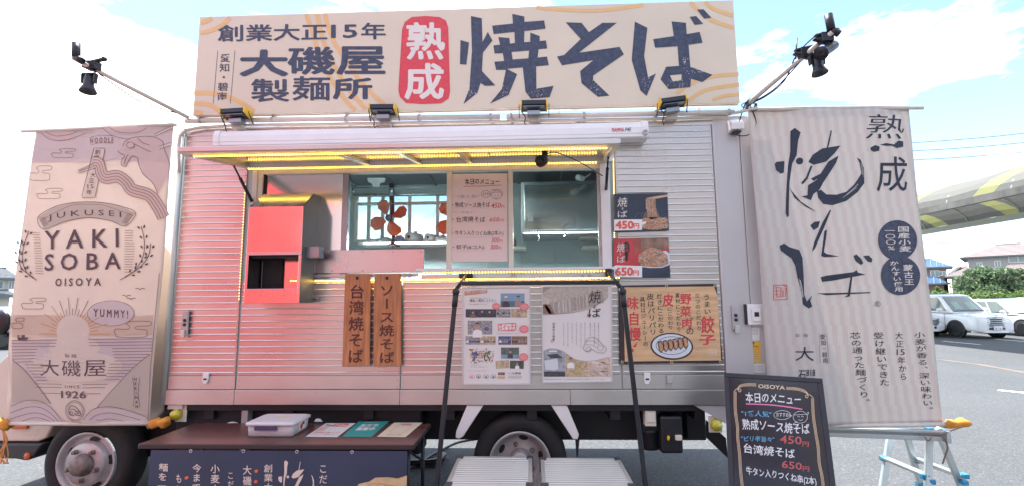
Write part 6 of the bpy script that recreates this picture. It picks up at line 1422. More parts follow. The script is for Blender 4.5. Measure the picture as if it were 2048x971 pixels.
mb = MB(); mb.box(xs1+.0435, xs1+.045, ysf+.08, ysf+.18, zt0+.02, zt0+.075); obj('sticker', mb, PAPER, t); mb = MB(); mb.ball((xs1+.046, ysf+.12, zt0+.045), .02, 8, 6, sc=(.08, 1, 1)); obj('sticker_emblem', mb, mat('sticker_red', (.45, .05, .08), .5), t); mb = MB(); mb.ball((xs1+.046, ysf+.15, zt0+.06), .016, 8, 6, sc=(.08, 1, .7)); obj('sticker_emblem', mb, NAVY, t)
# flyers
def flyer(quad, m, label, draw):
    q = [PZ(x, y, zt0+.0015) for x, y in quad]; t = thing('flyer', label, 'flyer', q[3], 'flyers lying on the folding table')
    mb = MB(); mb.prism(q, (0, 0, .001)); obj('sheet', mb, m, t)
    ctr = (q[0]+q[1]+q[2]+q[3])/4; fr = Frame((0, 0, zt0+.0025), (1, 0, 0), (0, 1, 0))
    pr = Print(t, fr, base=.0006, step=.0004)
    class Q: pass
    def conv(u, v):
        p = q[0].lerp(q[1], u/100).lerp(q[3].lerp(q[2], u/100), v/100); return p
    pr.ab = lambda p: (lambda P: (P.x, P.y))(conv(*p))
    draw(pr); pr.done()
qd = [(652, 845), (711, 845), (674, 873), (611, 872)]
def d1(pr):
    pr.text('You', 8, 8, 34, 26, BLK, off=.02); pr.rect(36, 4, 84, 28, REDP); pr.layer = 1; pr.text('Tube', 40, 8, 80, 25, WCARD, off=.02)
    pr.text('限定動画を公開しています', 8, 66, 92, 76, REDP, off=.01); pr.text('フォローして応援よろしく', 8, 80, 92, 90, GREYI, off=.005); pr.rect(5, 30, 30, 60, mat('flyer_pink', (.75, .45, .40), .6))
flyer(qd, PAPER, 'white flyer with a red heading, nearest the plastic box', d1)
TEAL = mat('teal_flyer', (0.02, 0.30, 0.27), .5)
flyer([(717, 842), (779, 841), (742, 873), (684, 872)], TEAL, 'teal green flyer with white lettering, between two pale flyers', lambda pr: (pr.text('友だち', 20, 18, 80, 38, WCARD, off=.03), pr.text('募集中', 20, 42, 80, 62, WCARD, off=.03), pr.text('LINE公式アカウント', 22, 5, 80, 11, WCARD, off=0)))
flyer([(788, 844), (845, 844), (811, 873), (754, 872)], mat('cream_flyer', (.70, .60, .45), .6), 'cream flyer with an orange drawn frame, nearest the table end', lambda pr: (pr.stroke([(25, 20), (78, 20), (78, 70), (25, 70)], 5, mat('flyer_orange', (.75, .42, .28), .6), closed=True, smooth=False), pr.rect(34, 10, 70, 20, mat('flyer_rose', (.6, .25, .28), .6)), pr.text('SHOP CARD', 25, 82, 80, 90, GREYI, off=.01)))
mb = MB(); c = PZ(632, 842, .72); mb.prism([PY(628, 842, TY1-.02), PY(645, 842, TY1-.02), PY(640, 836, TY1-.02), PY(632, 836, TY1-.02)], (0, .003, 0)); tag(obj('paper_card', mb, WCARD, None), 'little white card at the back edge of the table between box and flyers', 'card')

# ------------------------------------------------------------------ chalkboard A-sign
def vp(p1, p2, q1, q2):
    a = Vector((*p1, 1)).cross(Vector((*p2, 1))); b = Vector((*q1, 1)).cross(Vector((*q2, 1))); c = a.cross(b); return c.x/c.z, c.y/c.z
vx, vy = vp((1447.8, 743.6), (1457.8, 971), (1645, 755.5), (1672, 971))
vd = ray(vx, vy).normalized()              # direction up the board
pa, pb = ray(1447.8, 743.6), ray(1645, 755.5)
plane_n = pa.cross(pb)                     # the top edge lies in this plane
ud = plane_n.cross(vd).normalized()
if ud.x < 0: ud = -ud
HT = 1.12; k = (CAMZ-HT)/(-pa.z); TLp = CAM+pa*k
nb_ = ud.cross(vd).normalized()
tR = (TLp-CAM).dot(nb_)/pb.dot(nb_); TRp = CAM+pb*tR
Wb = (TRp-TLp).length; Lb = (HT-.03)/vd.z
t = thing('chalkboard_sign', 'black chalkboard A-sign with handwritten coloured menu and scrolled gold border', 'menu board', (TLp.x, TLp.y, 0))
fr = Frame(TLp, ud, vd)
def slab(name, a0, a1, b0, b1, h0, h1, m, bev=.003):
    mb = MB(); pts = [fr.at(a0, b0, h0), fr.at(a1, b0, h0), fr.at(a1, b1, h0), fr.at(a0, b1, h0)]; mb.prism(pts, fr.n*(h1-h0)); return obj(name, mb, m, t, bevel=bev)
CHB = mat('black_writing_board', (.014, .012, .018), .22, var=.3, coat=.2); BFR = mat('dark_navy_board_frame', (.022, .024, .035), .35, var=.15)
fw = .030
slab('writing_panel', fw-.002, Wb-fw+.002, -Lb+fw, -fw+.002, -.022, -.006, CHB)
slab('frame', 0, Wb, -fw, 0, -.025, 0, BFR); slab('frame', 0, Wb, -Lb, -Lb+fw, -.025, 0, BFR); slab('frame', 0, fw, -Lb+fw+.001, -fw-.001, -.025, 0, BFR); slab('frame', Wb-fw, Wb, -Lb+fw+.001, -fw-.001, -.025, 0, BFR)
back = Vector((0.1, .33, 0)); back.x = -fr.n.x*.3; back.y = -fr.n.y*.3
for a_ in (.02, Wb-.02):
    top = fr.at(a_, -.03, -.03); mb = MB(); bt = Vector((top.x, top.y, 0))-Vector((fr.n.x, fr.n.y, 0)).normalized()*.42; mb.bar(top, bt, .03, .02); obj('rear_leg', mb, BFR, t, bevel=.003)
for a_ in (.02, Wb-.02):
    p = fr.at(a_, -Lb+.0, -.012); mb = MB(); mb.tube([p, (p.x, p.y, 0)], .012, 8); obj('foot', mb, RUBBER, t)
pr = Print(t, fr, base=-.005, step=.0005).scale(1440, 740, 4.2042)
GOLD = mat('pale_gold_line', (.72, .52, .32), .5); CW = mat('white_chalk_pen', (.74, .74, .76), .6); CBL = mat('blue_chalk_pen', (.12, .40, .62), .6); CRD = mat('red_chalk_pen', (.52, .10, .10), .6); CPK = mat('pink_chalk_pen', (.80, .20, .42), .6)
for o_ in (0, 9, 18):
    pr.stroke([(305, 110+o_), (230, 108+o_), (175, 118+o_*.9), (150+o_*.4, 140+o_*.6), (150+o_*.5, 165)], 4, GOLD); pr.stroke([(118+o_, 175), (120+o_, 330), (138+o_, 470), (140+o_, 560), (155+o_, 700), (165+o_, 850), (180+o_, 1000), (190+o_, 1200)], 4, GOLD)
    pr.stroke([(558, 138+o_), (640, 143+o_), (700, 158+o_), (735-o_*.2, 185+o_*.4), (745-o_*.3, 215)], 4, GOLD); pr.stroke([(788-o_, 232), (795-o_, 380), (815-o_, 520), (835-o_, 640), (845-o_, 780), (870-o_, 900), (890-o_, 1100)], 4, GOLD)
pr.stroke([(118, 178), (135, 155), (160, 150), (178, 163), (165, 178), (155, 168)], 5, GOLD); pr.stroke([(788, 235), (770, 212), (745, 198), (720, 210), (728, 228), (742, 222)], 5, GOLD)
pr.text('OISOYA', 322, 112, 545, 145, mat('gold_letter', (.75, .58, .42), .5), off=.016, dy=14)
pr.text('本日のメニュー', 215, 178, 680, 262, CW, off=.014, dy=22, jit=3); pr.stroke([(218, 278), (400, 285), (560, 302), (692, 324)], 10, CPK)
pr.text('"1番人気"', 180, 332, 434, 382, CBL, off=.012, dy=8, jit=2); pr.ring(524, 372, 70, 38, 3, CW); pr.stroke([(582, 372), (605, 376), (585, 388)], 3, CW); pr.text('おすすめ!', 474, 350, 584, 385, CW, dy=4)
pr.ring(676, 390, 60, 50, 3, CW); pr.stroke([(618, 372), (736, 364)], 3, CW); pr.stroke([(735, 352), (745, 350), (738, 372)], 4, CW); pr.stroke([(652, 388), (662, 380), (672, 390)], 3, CW); pr.stroke([(684, 388), (694, 380), (704, 388)], 3, CW); pr.stroke([(660, 408), (678, 418), (698, 408)], 3, CW); pr.stroke([(650, 425), (625, 440), (616, 455), (632, 450)], 4, CW)
pr.text('熟成ソース焼そば', 188, 400, 752, 490, CW, off=.014, dy=48, jit=3)
pr.text('"ピリ辛旨々"', 178, 545, 458, 592, CBL, off=.008, dy=8, jit=2); pr.text('450', 505, 540, 688, 608, CRD, off=.012, dy=14); pr.text('円', 694, 594, 748, 636, CRD, off=.012, dy=4)
pr.text('台湾焼そば', 200, 610, 630, 690, CW, off=.014, dy=48, jit=3); pr.text('650', 520, 752, 690, 815, CRD, off=.012, dy=22); pr.text('円', 696, 802, 752, 846, CRD, off=.012, dy=4)
pr.text('牛タン入りつくね串(2本)', 220, 800, 812, 880, CW, off=.010, dy=95, jit=3)
pr.text('300円', 560, 965, 760, 1030, CRD, off=.012, dy=20); pr.text('餃子(6コ入)', 240, 1020, 640, 1100, CW, off=.01, dy=30)
pr.done()

# ------------------------------------------------------------------ trestle rail and ladder at the right
ALL_ = mat('ladder_aluminium', (.55, .60, .60), .35, .7, var=.1); BLUE = mat('blue_plastic_foot', (.03, .25, .45), .4)
t = thing('aluminium_plank', 'long aluminium trestle plank lying level under the brush-lettered banner', 'plank', PY(1800, 855, 3.9))
a, b = PY(1560, 851, 3.95), PY(1888, 862, 3.62)
for off_, nm in ((0, 'rail'), (.045, 'rail')):
    mb = MB(); mb.bar(a-Vector((0, 0, off_)), b-Vector((0, 0, off_)), .05, .018 if off_ == 0 else .03); obj(nm, mb, ALL_, t, bevel=.003)
mb = MB(); mb.bar(a-Vector((0, 0, .022)), b-Vector((0, 0, .022)), .02, .026); obj('web', mb, ALUDARK, t)
mb = MB(); p = PY(1889, 862, 3.62); mb.box(p.x-.02, p.x+.012, p.y-.04, p.y+.04, p.z-.07, p.z+.012); obj('end_cap', mb, ALL_, t, bevel=.004)
t = thing('stepladder', 'aluminium stepladder with blue plastic caps standing behind the plank end', 'ladder', (PY(1830, 971, 4.0).x, 3.9, 0))
def leg2(p1, p2, nm='leg', w=.045, h=.028, m=ALL_):
    p1, p2 = Vector(p1), Vector(p2)
    if nm == 'leg': p2 = p1+(p2-p1)*((0.03-p1.z)/(p2.z-p1.z))
    mb = MB(); mb.bar(p1, p2, w, h, up=(0, 1, 0)); o = obj(nm, mb, m, t, bevel=.004)
    if nm == 'leg': mb = MB(); mb.box(p2.x-.03, p2.x+.03, p2.y-.025, p2.y+.025, 0, .05); obj('rubber_foot', mb, BLUE, o, bevel=.005)
    return o
leg2(PY(1781, 866, 4.1), PY(1762, 990, 3.95)); leg2(PY(1858, 866, 3.7), PY(1856, 990, 3.6)); leg2(PY(1812, 866, 4.15), PY(1846, 985, 4.5)); leg2(PY(1874, 856, 3.75), PY(1928, 985, 4.05))
mb = MB(); mb.bar(PY(1768, 914, 4.03), PY(1858, 952, 3.64), .06, .022); obj('tread', mb, ALL_, t, bevel=.003)
mb = MB(); mb.bar(PY(1833, 917, 4.3), PY(1926, 952, 3.95), .05, .03); obj('tread', mb, ALL_, t, bevel=.003)
for px, py, Y in ((1767, 914, 4.03), (1850, 951, 3.64), (1861, 960, 3.63), (1834, 919, 4.3), (1929, 949, 3.95), (1927, 962, 3.95)):
    mb = MB(); c = PY(px, py, Y); mb.box(c.x-.022, c.x+.022, c.y-.024, c.y+.024, c.z-.022, c.z+.014); obj('blue_cap', mb, BLUE, t, bevel=.006)
for px, py, Y in ((1860, 857, 3.75), (1884, 860, 3.78)):
    mb = MB(); c = PY(px, py, Y); mb.box(c.x-.026, c.x+.022, c.y-.024, c.y+.024, c.z-.022, c.z+.014); obj('blue_cap', mb, BLUE, t, bevel=.006)
mb = MB(); mb.tube(cr([PY(1862, 868, 3.6), PY(1885, 872, 3.58), PY(1895, 892, 3.58), PY(1890, 912, 3.58), PY(1885, 926, 3.58)]), .005, 6); mb.tube(cr([PY(1852, 868, 3.6), PY(1880, 868, 3.57), PY(1908, 858, 3.6), PY(1925, 852, 3.62)]), .004, 6); mb.tube(cr([PY(1850, 872, 3.6), PY(1856, 880, 3.59), PY(1863, 874, 3.6)]), .004, 6)
tag(obj('brown_cord', mb, mat('brown_cord', (.22, .13, .09), .8), None), 'brown cord tied round the plank end and dangling over the stepladder', 'cord')
# hoses on the ground
HOSE = mat('black_hose', (.02, .02, .024), .45)
mb = MB(); mb.tube(cr([PZ(790, 950, .015), PZ(830, 930, .012), PZ(880, 900, .012), PZ(940, 878, .012), PZ(1100, 868, .012), PZ(1290, 862, .012)]), .011, 8); tag(obj('ground_cable', mb, HOSE), 'thin black cable snaking over the asphalt beneath the truck', 'cable')
mb = MB(); mb.tube(cr([PZ(780, 925, .03), PZ(830, 924, .03), PZ(872, 921, .03), PZ(888, 908, .03)]), .028, 10); tag(obj('thick_hose', mb, HOSE), 'short thick black hose on the ground beside the table leg', 'hose')
#P5
# ------------------------------------------------------------------ background: cars
CARW = mat('white_car_paint', (0.82, 0.83, 0.84), .22, coat=.8); CARD = mat('dark_blue_car_paint', (.03, .045, .07), .25, coat=.8)
CGL = mat('car_glass', (.06, .11, .11), .06, coat=1, var=.3, vscale=2); CHR = mat('chrome_trim', (.7, .72, .74), .15, 1.0); DRK = mat('car_dark_trim', (.02, .022, .025), .4); HLT = mat('headlight_lens', (.62, .68, .70), .08, .3, coat=1)
SEAT = mat('pale_seat', (.35, .45, .38), .7)
def car(name, label, pos, heading, L_=3.9, H_=1.68, hood=.95, paint=CARW, sedan=False, group='cars parked in the car park', plate=None, simple=False):
    t = thing(name, label, 'car', pos, group); W2 = .835
    M = Matrix.Translation(Vector(pos)) @ Matrix.Rotation(heading, 4, 'Z')
    def put(nm, mb, m, par=t, bev=0, clean=True, seg=2):
        mb.v = [M @ v for v in mb.v]; return obj(nm, mb, m, par, bevel=bev, clean=clean, seg=seg)
    xf = L_/2; xr = -L_/2; zb = .26; zbelt = .98 if not sedan else .86; xw = xf-.80; xrw = xr+.75; wr = .31
    kf = 1.0 if sedan else .5; gz = 0.0 if sedan else .08
    # body loft
    st = [(xr, .70, .45, zbelt-.05), (xr+.12, .81, .30, zbelt), (xr+.9, W2, zb, zbelt), (0, W2, zb, zbelt), (xf-hood-.05, W2, zb, zbelt-.01), (xf-.45, W2-.01, zb, zbelt-.13*kf), (xf-.20, .80, zb-.02, zbelt-.22*kf), (xf-.06, .74, .22, zbelt-.32*kf), (xf, .62, .26, zbelt-.42*kf)]
    mb = MB(); vs = []; n = 0
    for (x, w, zl, zt_) in st:
        half = [(w*.86, zl), (w*.985, zl+.06), (w, zl+.25), (w*.985, (zl+zt_)/2+.10), (w*.97, zt_-.10), (w*.90, zt_-.02), (w*.55, zt_+.02)]
        ring = [(x, y, z) for y, z in half]+[(x, -y, z) for y, z in half[::-1]]; n = len(ring); vs += ring
    fs = [[i*n+j, i*n+(j+1) % n, (i+1)*n+(j+1) % n, (i+1)*n+j] for i in range(len(st)-1) for j in range(n)]
    fs += [list(range(n)), [(len(st)-1)*n+j for j in range(n)]]; mb.add(vs, fs, True)
    body = put('body', mb, paint); sb_ = body.modifiers.new('sub', 'SUBSURF'); sb_.levels = 2; sb_.render_levels = 2
    # greenhouse
    wb, wt = W2*.93, W2*.76
    xa, xb_, xc_, xd = xf-hood-.02, xf-hood-(.62 if not sedan else .8), xr+(.35 if not sedan else 1.0), xr+(.06 if not sedan else .45)
    zr = H_
    bl = [(xa, wb), (xd, wb), (xd, -wb), (xa, -wb)]; tp = [(xb_, wt), (xc_, wt), (xc_, -wt), (xb_, -wt)]
    mb = MB(); mb.add([(x, y, zbelt-.02) for x, y in bl]+[(x, y, zr-.05) for x, y in tp], [(0, 1, 5, 4), (1, 2, 6, 5), (2, 3, 7, 6), (3, 0, 4, 7), (4, 5, 6, 7)])
    cab_ = put('cabin', mb, paint, bev=.03)
    mb = MB(); rf = [[(xb_+.02, wt*.9, zr-.055), (xc_-.02, wt*.9, zr-.055), (xc_-.02, -wt*.9, zr-.055), (xb_+.02, -wt*.9, zr-.055)]]
    mb.add([(xb_+.03, wt+.01, zr-.05), (xc_-.03, wt+.01, zr-.05), (xc_-.03, -wt-.01, zr-.05), (xb_+.03, -wt-.01, zr-.05), (xb_-.25, wt*.75, zr), (xc_+.25, wt*.75, zr), (xc_+.25, -wt*.75, zr), (xb_-.25, -wt*.75, zr)], [(0, 1, 5, 4), (1, 2, 6, 5), (2, 3, 7, 6), (3, 0, 4, 7), (4, 5, 6, 7)], True); put('roof', mb, paint, bev=.02)
    def lerp4(q, u, v, h=.008):
        a, b, c, d = [Vector(p) for p in q]; p = a.lerp(b, u).lerp(d.lerp(c, u), v); nn = (b-a).cross(d-a).normalized(); return p+nn*h
    B3 = lambda i: Vector((*bl[i], zbelt-.02)); T3 = lambda i: Vector((*tp[i], zr-.05))
    ws = [B3(3), B3(0), T3(0), T3(3)]
    def pane(nm, q, u0, u1, v0, v1, m=CGL, h=.008, sgn=1, par=None):
        mb = MB(); mb.add([lerp4(q, u, v, h*sgn) for u, v in ((u0, v0), (u1, v0), (u1-.0, v1), (u0+.0, v1))], [(0, 1, 2, 3)]); return put(nm, mb, m, par or cab_, clean=False)
    pane('windscreen', ws, .07, .93, .06, .93)
    for u0 in (.18, .58): pane('seat', ws, u0, u0+.22, .18, .62, SEAT, .012)
    mb = MB(); a_ = lerp4(ws, .1, .07, .02); b_ = lerp4(ws, .52, .10, .02); mb.tube([a_, b_], .012, 5); mb.tube([lerp4(ws, .5, .07, .02), lerp4(ws, .88, .10, .02)], .012, 5); put('wiper', mb, DRK, cab_)
    for q, s_ in (([B3(0), B3(1), T3(1), T3(0)], 1), ([B3(3), B3(2), T3(2), T3(3)], -1)):
        for u0, u1 in ((.05, .34), (.37, .68), (.71, .95)):
            pane('side_window', q, u0, u1, .10, .90, sgn=s_)
    # wheels
    for xw_ in (xw, xrw):
        for s_ in (1, -1):
            mb = MB(); mb.lathe((xw_, s_*(W2-.04), wr+.01), (0, s_, 0), [(0, 0.0), (wr+.065, 0.0), (wr+.065, .043), (wr+.02, .047)], 28); put('arch_liner', mb, DRK, body)
            mb = MB(); mb.lathe((xw_, s_*(W2-.18), wr), (0, s_, 0), [(.2, 0), (wr-.02, 0), (wr, .03), (wr, .17), (wr-.02, .195), (wr-.09, .20)], 28); wl = put('wheel', mb, RUBBER)
            mb = MB(); mb.lathe((xw_, s_*(W2-.18), wr), (0, s_, 0), [(0, .165), (wr-.1, .165), (wr-.08, .203), (wr-.095, .205)], 24)
            for k in range(10):
                q = k*PI/5; d0 = Vector((math.cos(q), 0, math.sin(q))); mb.bar(Vector((xw_, s_*(W2+.018), wr))+d0*.02, Vector((xw_, s_*(W2+.018), wr))+d0*(wr-.09), .028, .012, up=(0, 1, 0), mi=1)
            put('rim', mb, [DRK, mat('silver_alloy', (.55, .56, .57), .4)], wl)
    # front details follow the nose
    def fpt(y, z):
        k = min(1, abs(y)/.8); return Vector((xf+.005-.42*k**3.0-.10*max(0, (z-.62))**1.0, y, z))
    def front(nm, pts, m, h=.01, par=body):
        mb = MB(); mb.add([fpt(y, z)+Vector((h, 0, 0)) for y, z in pts], [list(range(len(pts)))]); return put(nm, mb, m, par, clean=False)
    if not simple:
        mb = MB()
        ys = [-.58, -.44, -.29, -.14, 0, .14, .29, .44, .58]
        for a, b in zip(ys, ys[1:]): mb.add([fpt(a, .46)+Vector((.012, 0, 0)), fpt(b, .46)+Vector((.012, 0, 0)), fpt(b, .72+gz)+Vector((.012, 0, 0)), fpt(a, .72+gz)+Vector((.012, 0, 0))], [(0, 1, 2, 3)])
        gr = put('grille', mb, DRK, body, clean=False)
        for k in range(5): 
            mb = MB(); mb.tube([fpt(y, .49+k*(.05+gz*.22))+Vector((.025, 0, 0)) for y in ys], .012, 5); put('grille_bar', mb, CHR, gr)
        mb = MB(); c_ = fpt(0, .77+gz)+Vector((.02, 0, 0)); mb.tube([c_+Vector((0, .055*math.cos(q*PI/8), .04*math.sin(q*PI/8))) for q in range(17)], .009, 5, cap=False); mb.tube([c_+Vector((0, .026*math.cos(q*PI/8), .038*math.sin(q*PI/8))) for q in range(17)], .007, 5, cap=False); put('emblem', mb, CHR, body)
        for s_ in (1, -1):
            mb = MB(); P_ = [(y_, z_+gz) for y_, z_ in [(.44, .74), (.60, .77), (.77, .84), (.76, .72), (.66, .66), (.50, .67)]]
            mb.add([fpt(s_*y, z)+Vector((.03, 0, 0)) for y, z in P_], [list(range(6))]); put('headlight', mb, HLT, body, clean=False)
            front('fog_lamp_recess', [(s_*.58, .34), (s_*.74, .34), (s_*.70, .54)], DRK, .04)
        mb = MB(); 
        for a, b in zip(ys, ys[1:]): mb.add([fpt(a, .34)+Vector((.014, 0, 0)), fpt(b, .34)+Vector((.014, 0, 0)), fpt(b, .43)+Vector((.014, 0, 0)), fpt(a, .43)+Vector((.014, 0, 0))], [(0, 1, 2, 3)])
        put('lower_intake', mb, DRK, body, clean=False)
        mb = MB(); mb.box(xf+.022, xf+.034, -.165, .165, .33, .49); pl = put('number_plate', mb, WCARD, body)
        if plate:
            vs, f_, bb = glyphs(plate, 0.0); mb = MB(); mb.add([(xf+.036, ((x-bb[0])/(bb[2]-bb[0])-.5)*.24, .35+(y-bb[1])/(bb[3]-bb[1])*.07) for x, y in vs], f_); put('lettering', mb, GRN, pl, clean=False)
        mb = MB(); mb.tube([fpt(y, .255)+Vector((.03, 0, 0)) for y in [-.74, -.6]+ys+[.6, .74]], .03, 8); put('front_lip', mb, paint, body)
    for s_ in (1, -1):
        mb = MB(); mb.ball((xa-.32, s_*(W2+.10), zbelt+.09), 1, 12, 8, sc=(.07, .12, .08)); mb.bar((xa-.32, s_*W2*.9, zbelt+.03), (xa-.32, s_*(W2+.06), zbelt+.06), .05, .04); put('mirror', mb, paint if s_ > 0 else paint, body)
        mb = MB(); 
        for xx in (xa-.25, xa-1.15): mb.bar((xx, s_*(W2+.001), .35), (xx, s_*(W2-.01), zbelt-.08), .008, .008)
        put('door_seam', mb, DRK, body)
        mb = MB(); mb.box(xa-.95, xa-.80, s_*(W2+.0), s_*(W2+.022), zbelt-.2, zbelt-.17); put('door_handle', mb, paint, body, bev=.006)
    return t
def at(px, py, Y): p = PY(px, py, Y); return (p.x, p.y, 0)
def gpos(px, py): p = PZ(px, py, 0); return p
g0 = gpos(1915, 674)
hd = R(-86)
fw_ = Vector((math.cos(hd), math.sin(hd), 0)); lf = Vector((-fw_.y, fw_.x, 0))
p0 = g0 - fw_*(3.9/2-.80) - lf*(-.80)
car('parked_car', 'white compact family car with striped chrome grille, fully seen beyond the brush-lettered banner', (p0.x, p0.y, 0), hd, plate='8-16')
g1 = gpos(2050, 672)
p1 = g1 - fw_*(1.3) + lf*.8
car('parked_car', 'white car with a sloping windscreen cut off by the right picture edge', (p1.x, p1.y, 0), hd, L_=4.2, H_=1.47, hood=1.05, sedan=True, plate='30-12')
g2 = gpos(1898, 673)
p2_ = g2 - fw_*2.0 - lf*.8
car('parked_car', 'white car mostly hidden behind the brush-lettered banner, only its dark grille corner showing', (p2_.x, p2_.y, 0), hd, L_=4.1, H_=1.5, hood=1.0, sedan=True, plate='51-70')
p3_ = PY(2010, 600, 29)
car('parked_car', 'dark blue saloon car parked further back before the hedge', (p3_.x, 29, 0), R(178), L_=4.4, H_=1.45, hood=1.1, paint=CARD, sedan=True, simple=True)
p3_ = PY(2065, 600, 25)
car('parked_car', 'white car edge at the far right between the dark saloon and the sloping windscreen', (p3_.x+.6, 25, 0), hd, L_=4.1, H_=1.5, hood=1.0, sedan=True)
p3_ = PY(-28, 640, 17)
car('parked_car', 'white car at the far left picture edge beyond the cab mirror', (p3_.x, 17, 0), R(-170), L_=4.1, H_=1.5, hood=1.0, sedan=True, simple=True)

# ------------------------------------------------------------------ houses
HW = mat('grey_render_wall', (.36, .35, .34), .85, var=.08); HWP = mat('cream_render_wall', (.55, .52, .44), .85, var=.06); HWB = mat('brown_timber_wall', (.25, .17, .12), .8, var=.15)
RFB = mat('brown_roof_tile', (.27, .225, .215), .7, var=.2, bump=.3, bscale=6); RFBL = mat('blue_glazed_roof_tile', (.13, .22, .34), .45, var=.2); RFG = mat('grey_roof_tile', (.14, .16, .18), .7, var=.15)
HG = mat('house_glass', (.20, .26, .28), .1, coat=.5); FRM = mat('pale_window_frame', (.6, .6, .58), .5)
def roof_mesh(x0, x1, y0, y1, z0, h, e, hip):
    x0 -= e; x1 += e; y0 -= e; y1 += e; ym = (y0+y1)/2
    mb = MB(); vs = [(x0, y0, z0), (x1, y0, z0), (x1, y1, z0), (x0, y1, z0), (x0+hip, ym, z0+h), (x1-hip, ym, z0+h)]
    mb.add(vs, [(0, 1, 5, 4), (1, 2, 5), (2, 3, 4, 5), (3, 0, 4), (0, 3, 2, 1)]); return mb
def house(name, label, blocks, wins, wall, roofm, group='houses beyond the car park', tiles=0):
    b0 = blocks[0]; t = thing(name, label, 'house', ((b0[0]+b0[1])/2, b0[2], 0), group)
    for (x0, x1, y0, y1, z1, rh, hip) in blocks:
        mb = MB(); mb.box(x0, x1, y0, y1, 0, z1); obj('wall', mb, wall, t)
        rf = obj('roof', roof_mesh(x0, x1, y0, y1, z1+.01, rh, .55, hip), roofm, t)
        mb = MB(); mb.box(x0-.55, x1+.55, y0-.58, y0-.53, z1-.08, z1+.06); mb.box(x0-.58, x0-.53, y0-.5, y1+.5, z1-.08, z1+.06); obj('gutter', mb, FRM if False else RFG, rf)
        nr = 9; ym = (y0+y1)/2
        mb = MB()   # tile courses
        for k in range(1, nr):
            u = k/nr; y = (y0-.55)*(1-u)+ym*u; z = z1+.02+rh*u; mb.bar((x0-.55+hip*u, y, z), (x1+.55-hip*u, y, z), .06, .05)
        if tiles:
            nx = int((x1-x0)/.45)
            for k in range(nx):
                x = x0+(x1-x0)*(k+.5)/nx; top = min(1, (x-x0+.55)/hip, (x1+.55-x)/hip); mb.bar((x, y0-.55, z1+.04), (x, (y0-.55)*(1-top)+ym*top, z1+.04+rh*top), .07, .07)
        obj('tile_course', mb, roofm, rf, kind='stuff')
        mb = MB(); mb.bar((x0-.55+hip, ym, z1+rh+.03), (x1+.55-hip, ym, z1+rh+.03), .2, .14); obj('ridge', mb, roofm, rf)
    for (x0, x1, y, z0, z1) in wins:
        mb = MB(); mb.box(x0-.08, x1+.08, y-.05, y-.001, z0-.08, z1+.08); w = obj('window', mb, FRM, t); mb = MB(); mb.box(x0, x1, y-.062, y-.051, z0, z1); obj('pane', mb, HG, w); mb = MB(); mb.box((x0+x1)/2-.03, (x0+x1)/2+.03, y-.075, y-.0625, z0, z1); obj('mullion', mb, FRM, w)
    return t
def Z(py, Y, px=1950): return PY(px, py, Y).z
def house_at(pc, D, label, spec, wins, wall, roofm, tiles=0):
    """a house whose front is square to the line of sight through pixel column pc, D metres away"""
    g_ = PY(pc, 560, 10); phi = math.atan2(g_.x, g_.y); dep = D*math.cos(phi)
    def lx(px, d=0):
        q = PY(px, 560, 10); return (D+d)*math.tan(math.atan2(q.x, q.y)-phi)
    def lz(py, px=None, d=0): return PY(px or pc, py, dep*(D+d)/D).z
    blocks = []
    for (e0, e1, ye, yr, r0, dpt, dy) in spec:   # eave ends and height, ridge height, ridge start (px), depth, offset
        x0 = lx(e0, dy)+.55; x1 = lx(e1, dy)-.55; z1 = lz(ye, None, dy); hip = max(.4, lx(r0, dy+dpt/2)-(x0-.55))
        blocks.append((x0, x1, D+dy, D+dy+dpt, z1, lz(yr, None, dy+dpt/2)-z1, hip))
    wl = [(lx(a, dy), lx(b, dy), D+dy, lz(z0, None, dy), lz(z1, None, dy)) for (a, b, z0, z1, dy) in wins]
    t = house('house', label, blocks, wl, wall, roofm, tiles=tiles)
    p = Matrix.Rotation(-phi, 4, 'Z') @ t.location; t.location = p; t.rotation_euler = (0, 0, -phi); return t
house_at(2010, 70, 'large two-storey grey house with a broad brown hipped roof at the right', [(1926, 2140, 511, 489, 2001, 9, 0)], [(1959, 1967, 531, 523, 0), (1995, 2004, 532, 521, 0), (2024, 2060, 524, 512, 0)], HW, RFB)
house_at(1930, 60, 'low grey garage building with a brown roof and a tall window, left of the tree', [(1887, 1976, 552, 533, 1938, 7, 0)], [(1914, 1927, 579, 562, 0)], HW, RFB)
house_at(2050, 60, 'small brown-roofed wing with a sloping eave at the right picture edge behind the tree', [(2000, 2120, 546, 527, 2020, 7, 0)], [(2026, 2040, 574, 557, 0)], HW, RFB)
house_at(1870, 66, 'brown timber house with bright blue glazed roofs just beyond the brush-lettered banner', [(1790, 1910, 534, 518, 1830, 6, 0), (1800, 1902, 567, 553, 1830, 3, -3)], [(1864, 1879, 551, 541, 0), (1881, 1892, 549, 543, 0)], HWB, RFBL, tiles=1)
house_at(1925, 90, 'distant grey-roofed house between the blue roof and the big brown roof', [(1898, 1950, 546, 534, 1915, 7, 0)], [(1912, 1918, 556, 549, 0)], HW, RFG)
house_at(0, 50, 'cream house with a grey roof at the far left picture edge', [(-120, 42, 556, 536, 10, 7, 0), (-60, 46, 592, 580, 20, 2, -2)], [(-8, 6, 575, 562, 0), (20, 28, 575, 562, 0)], HWP, RFG)

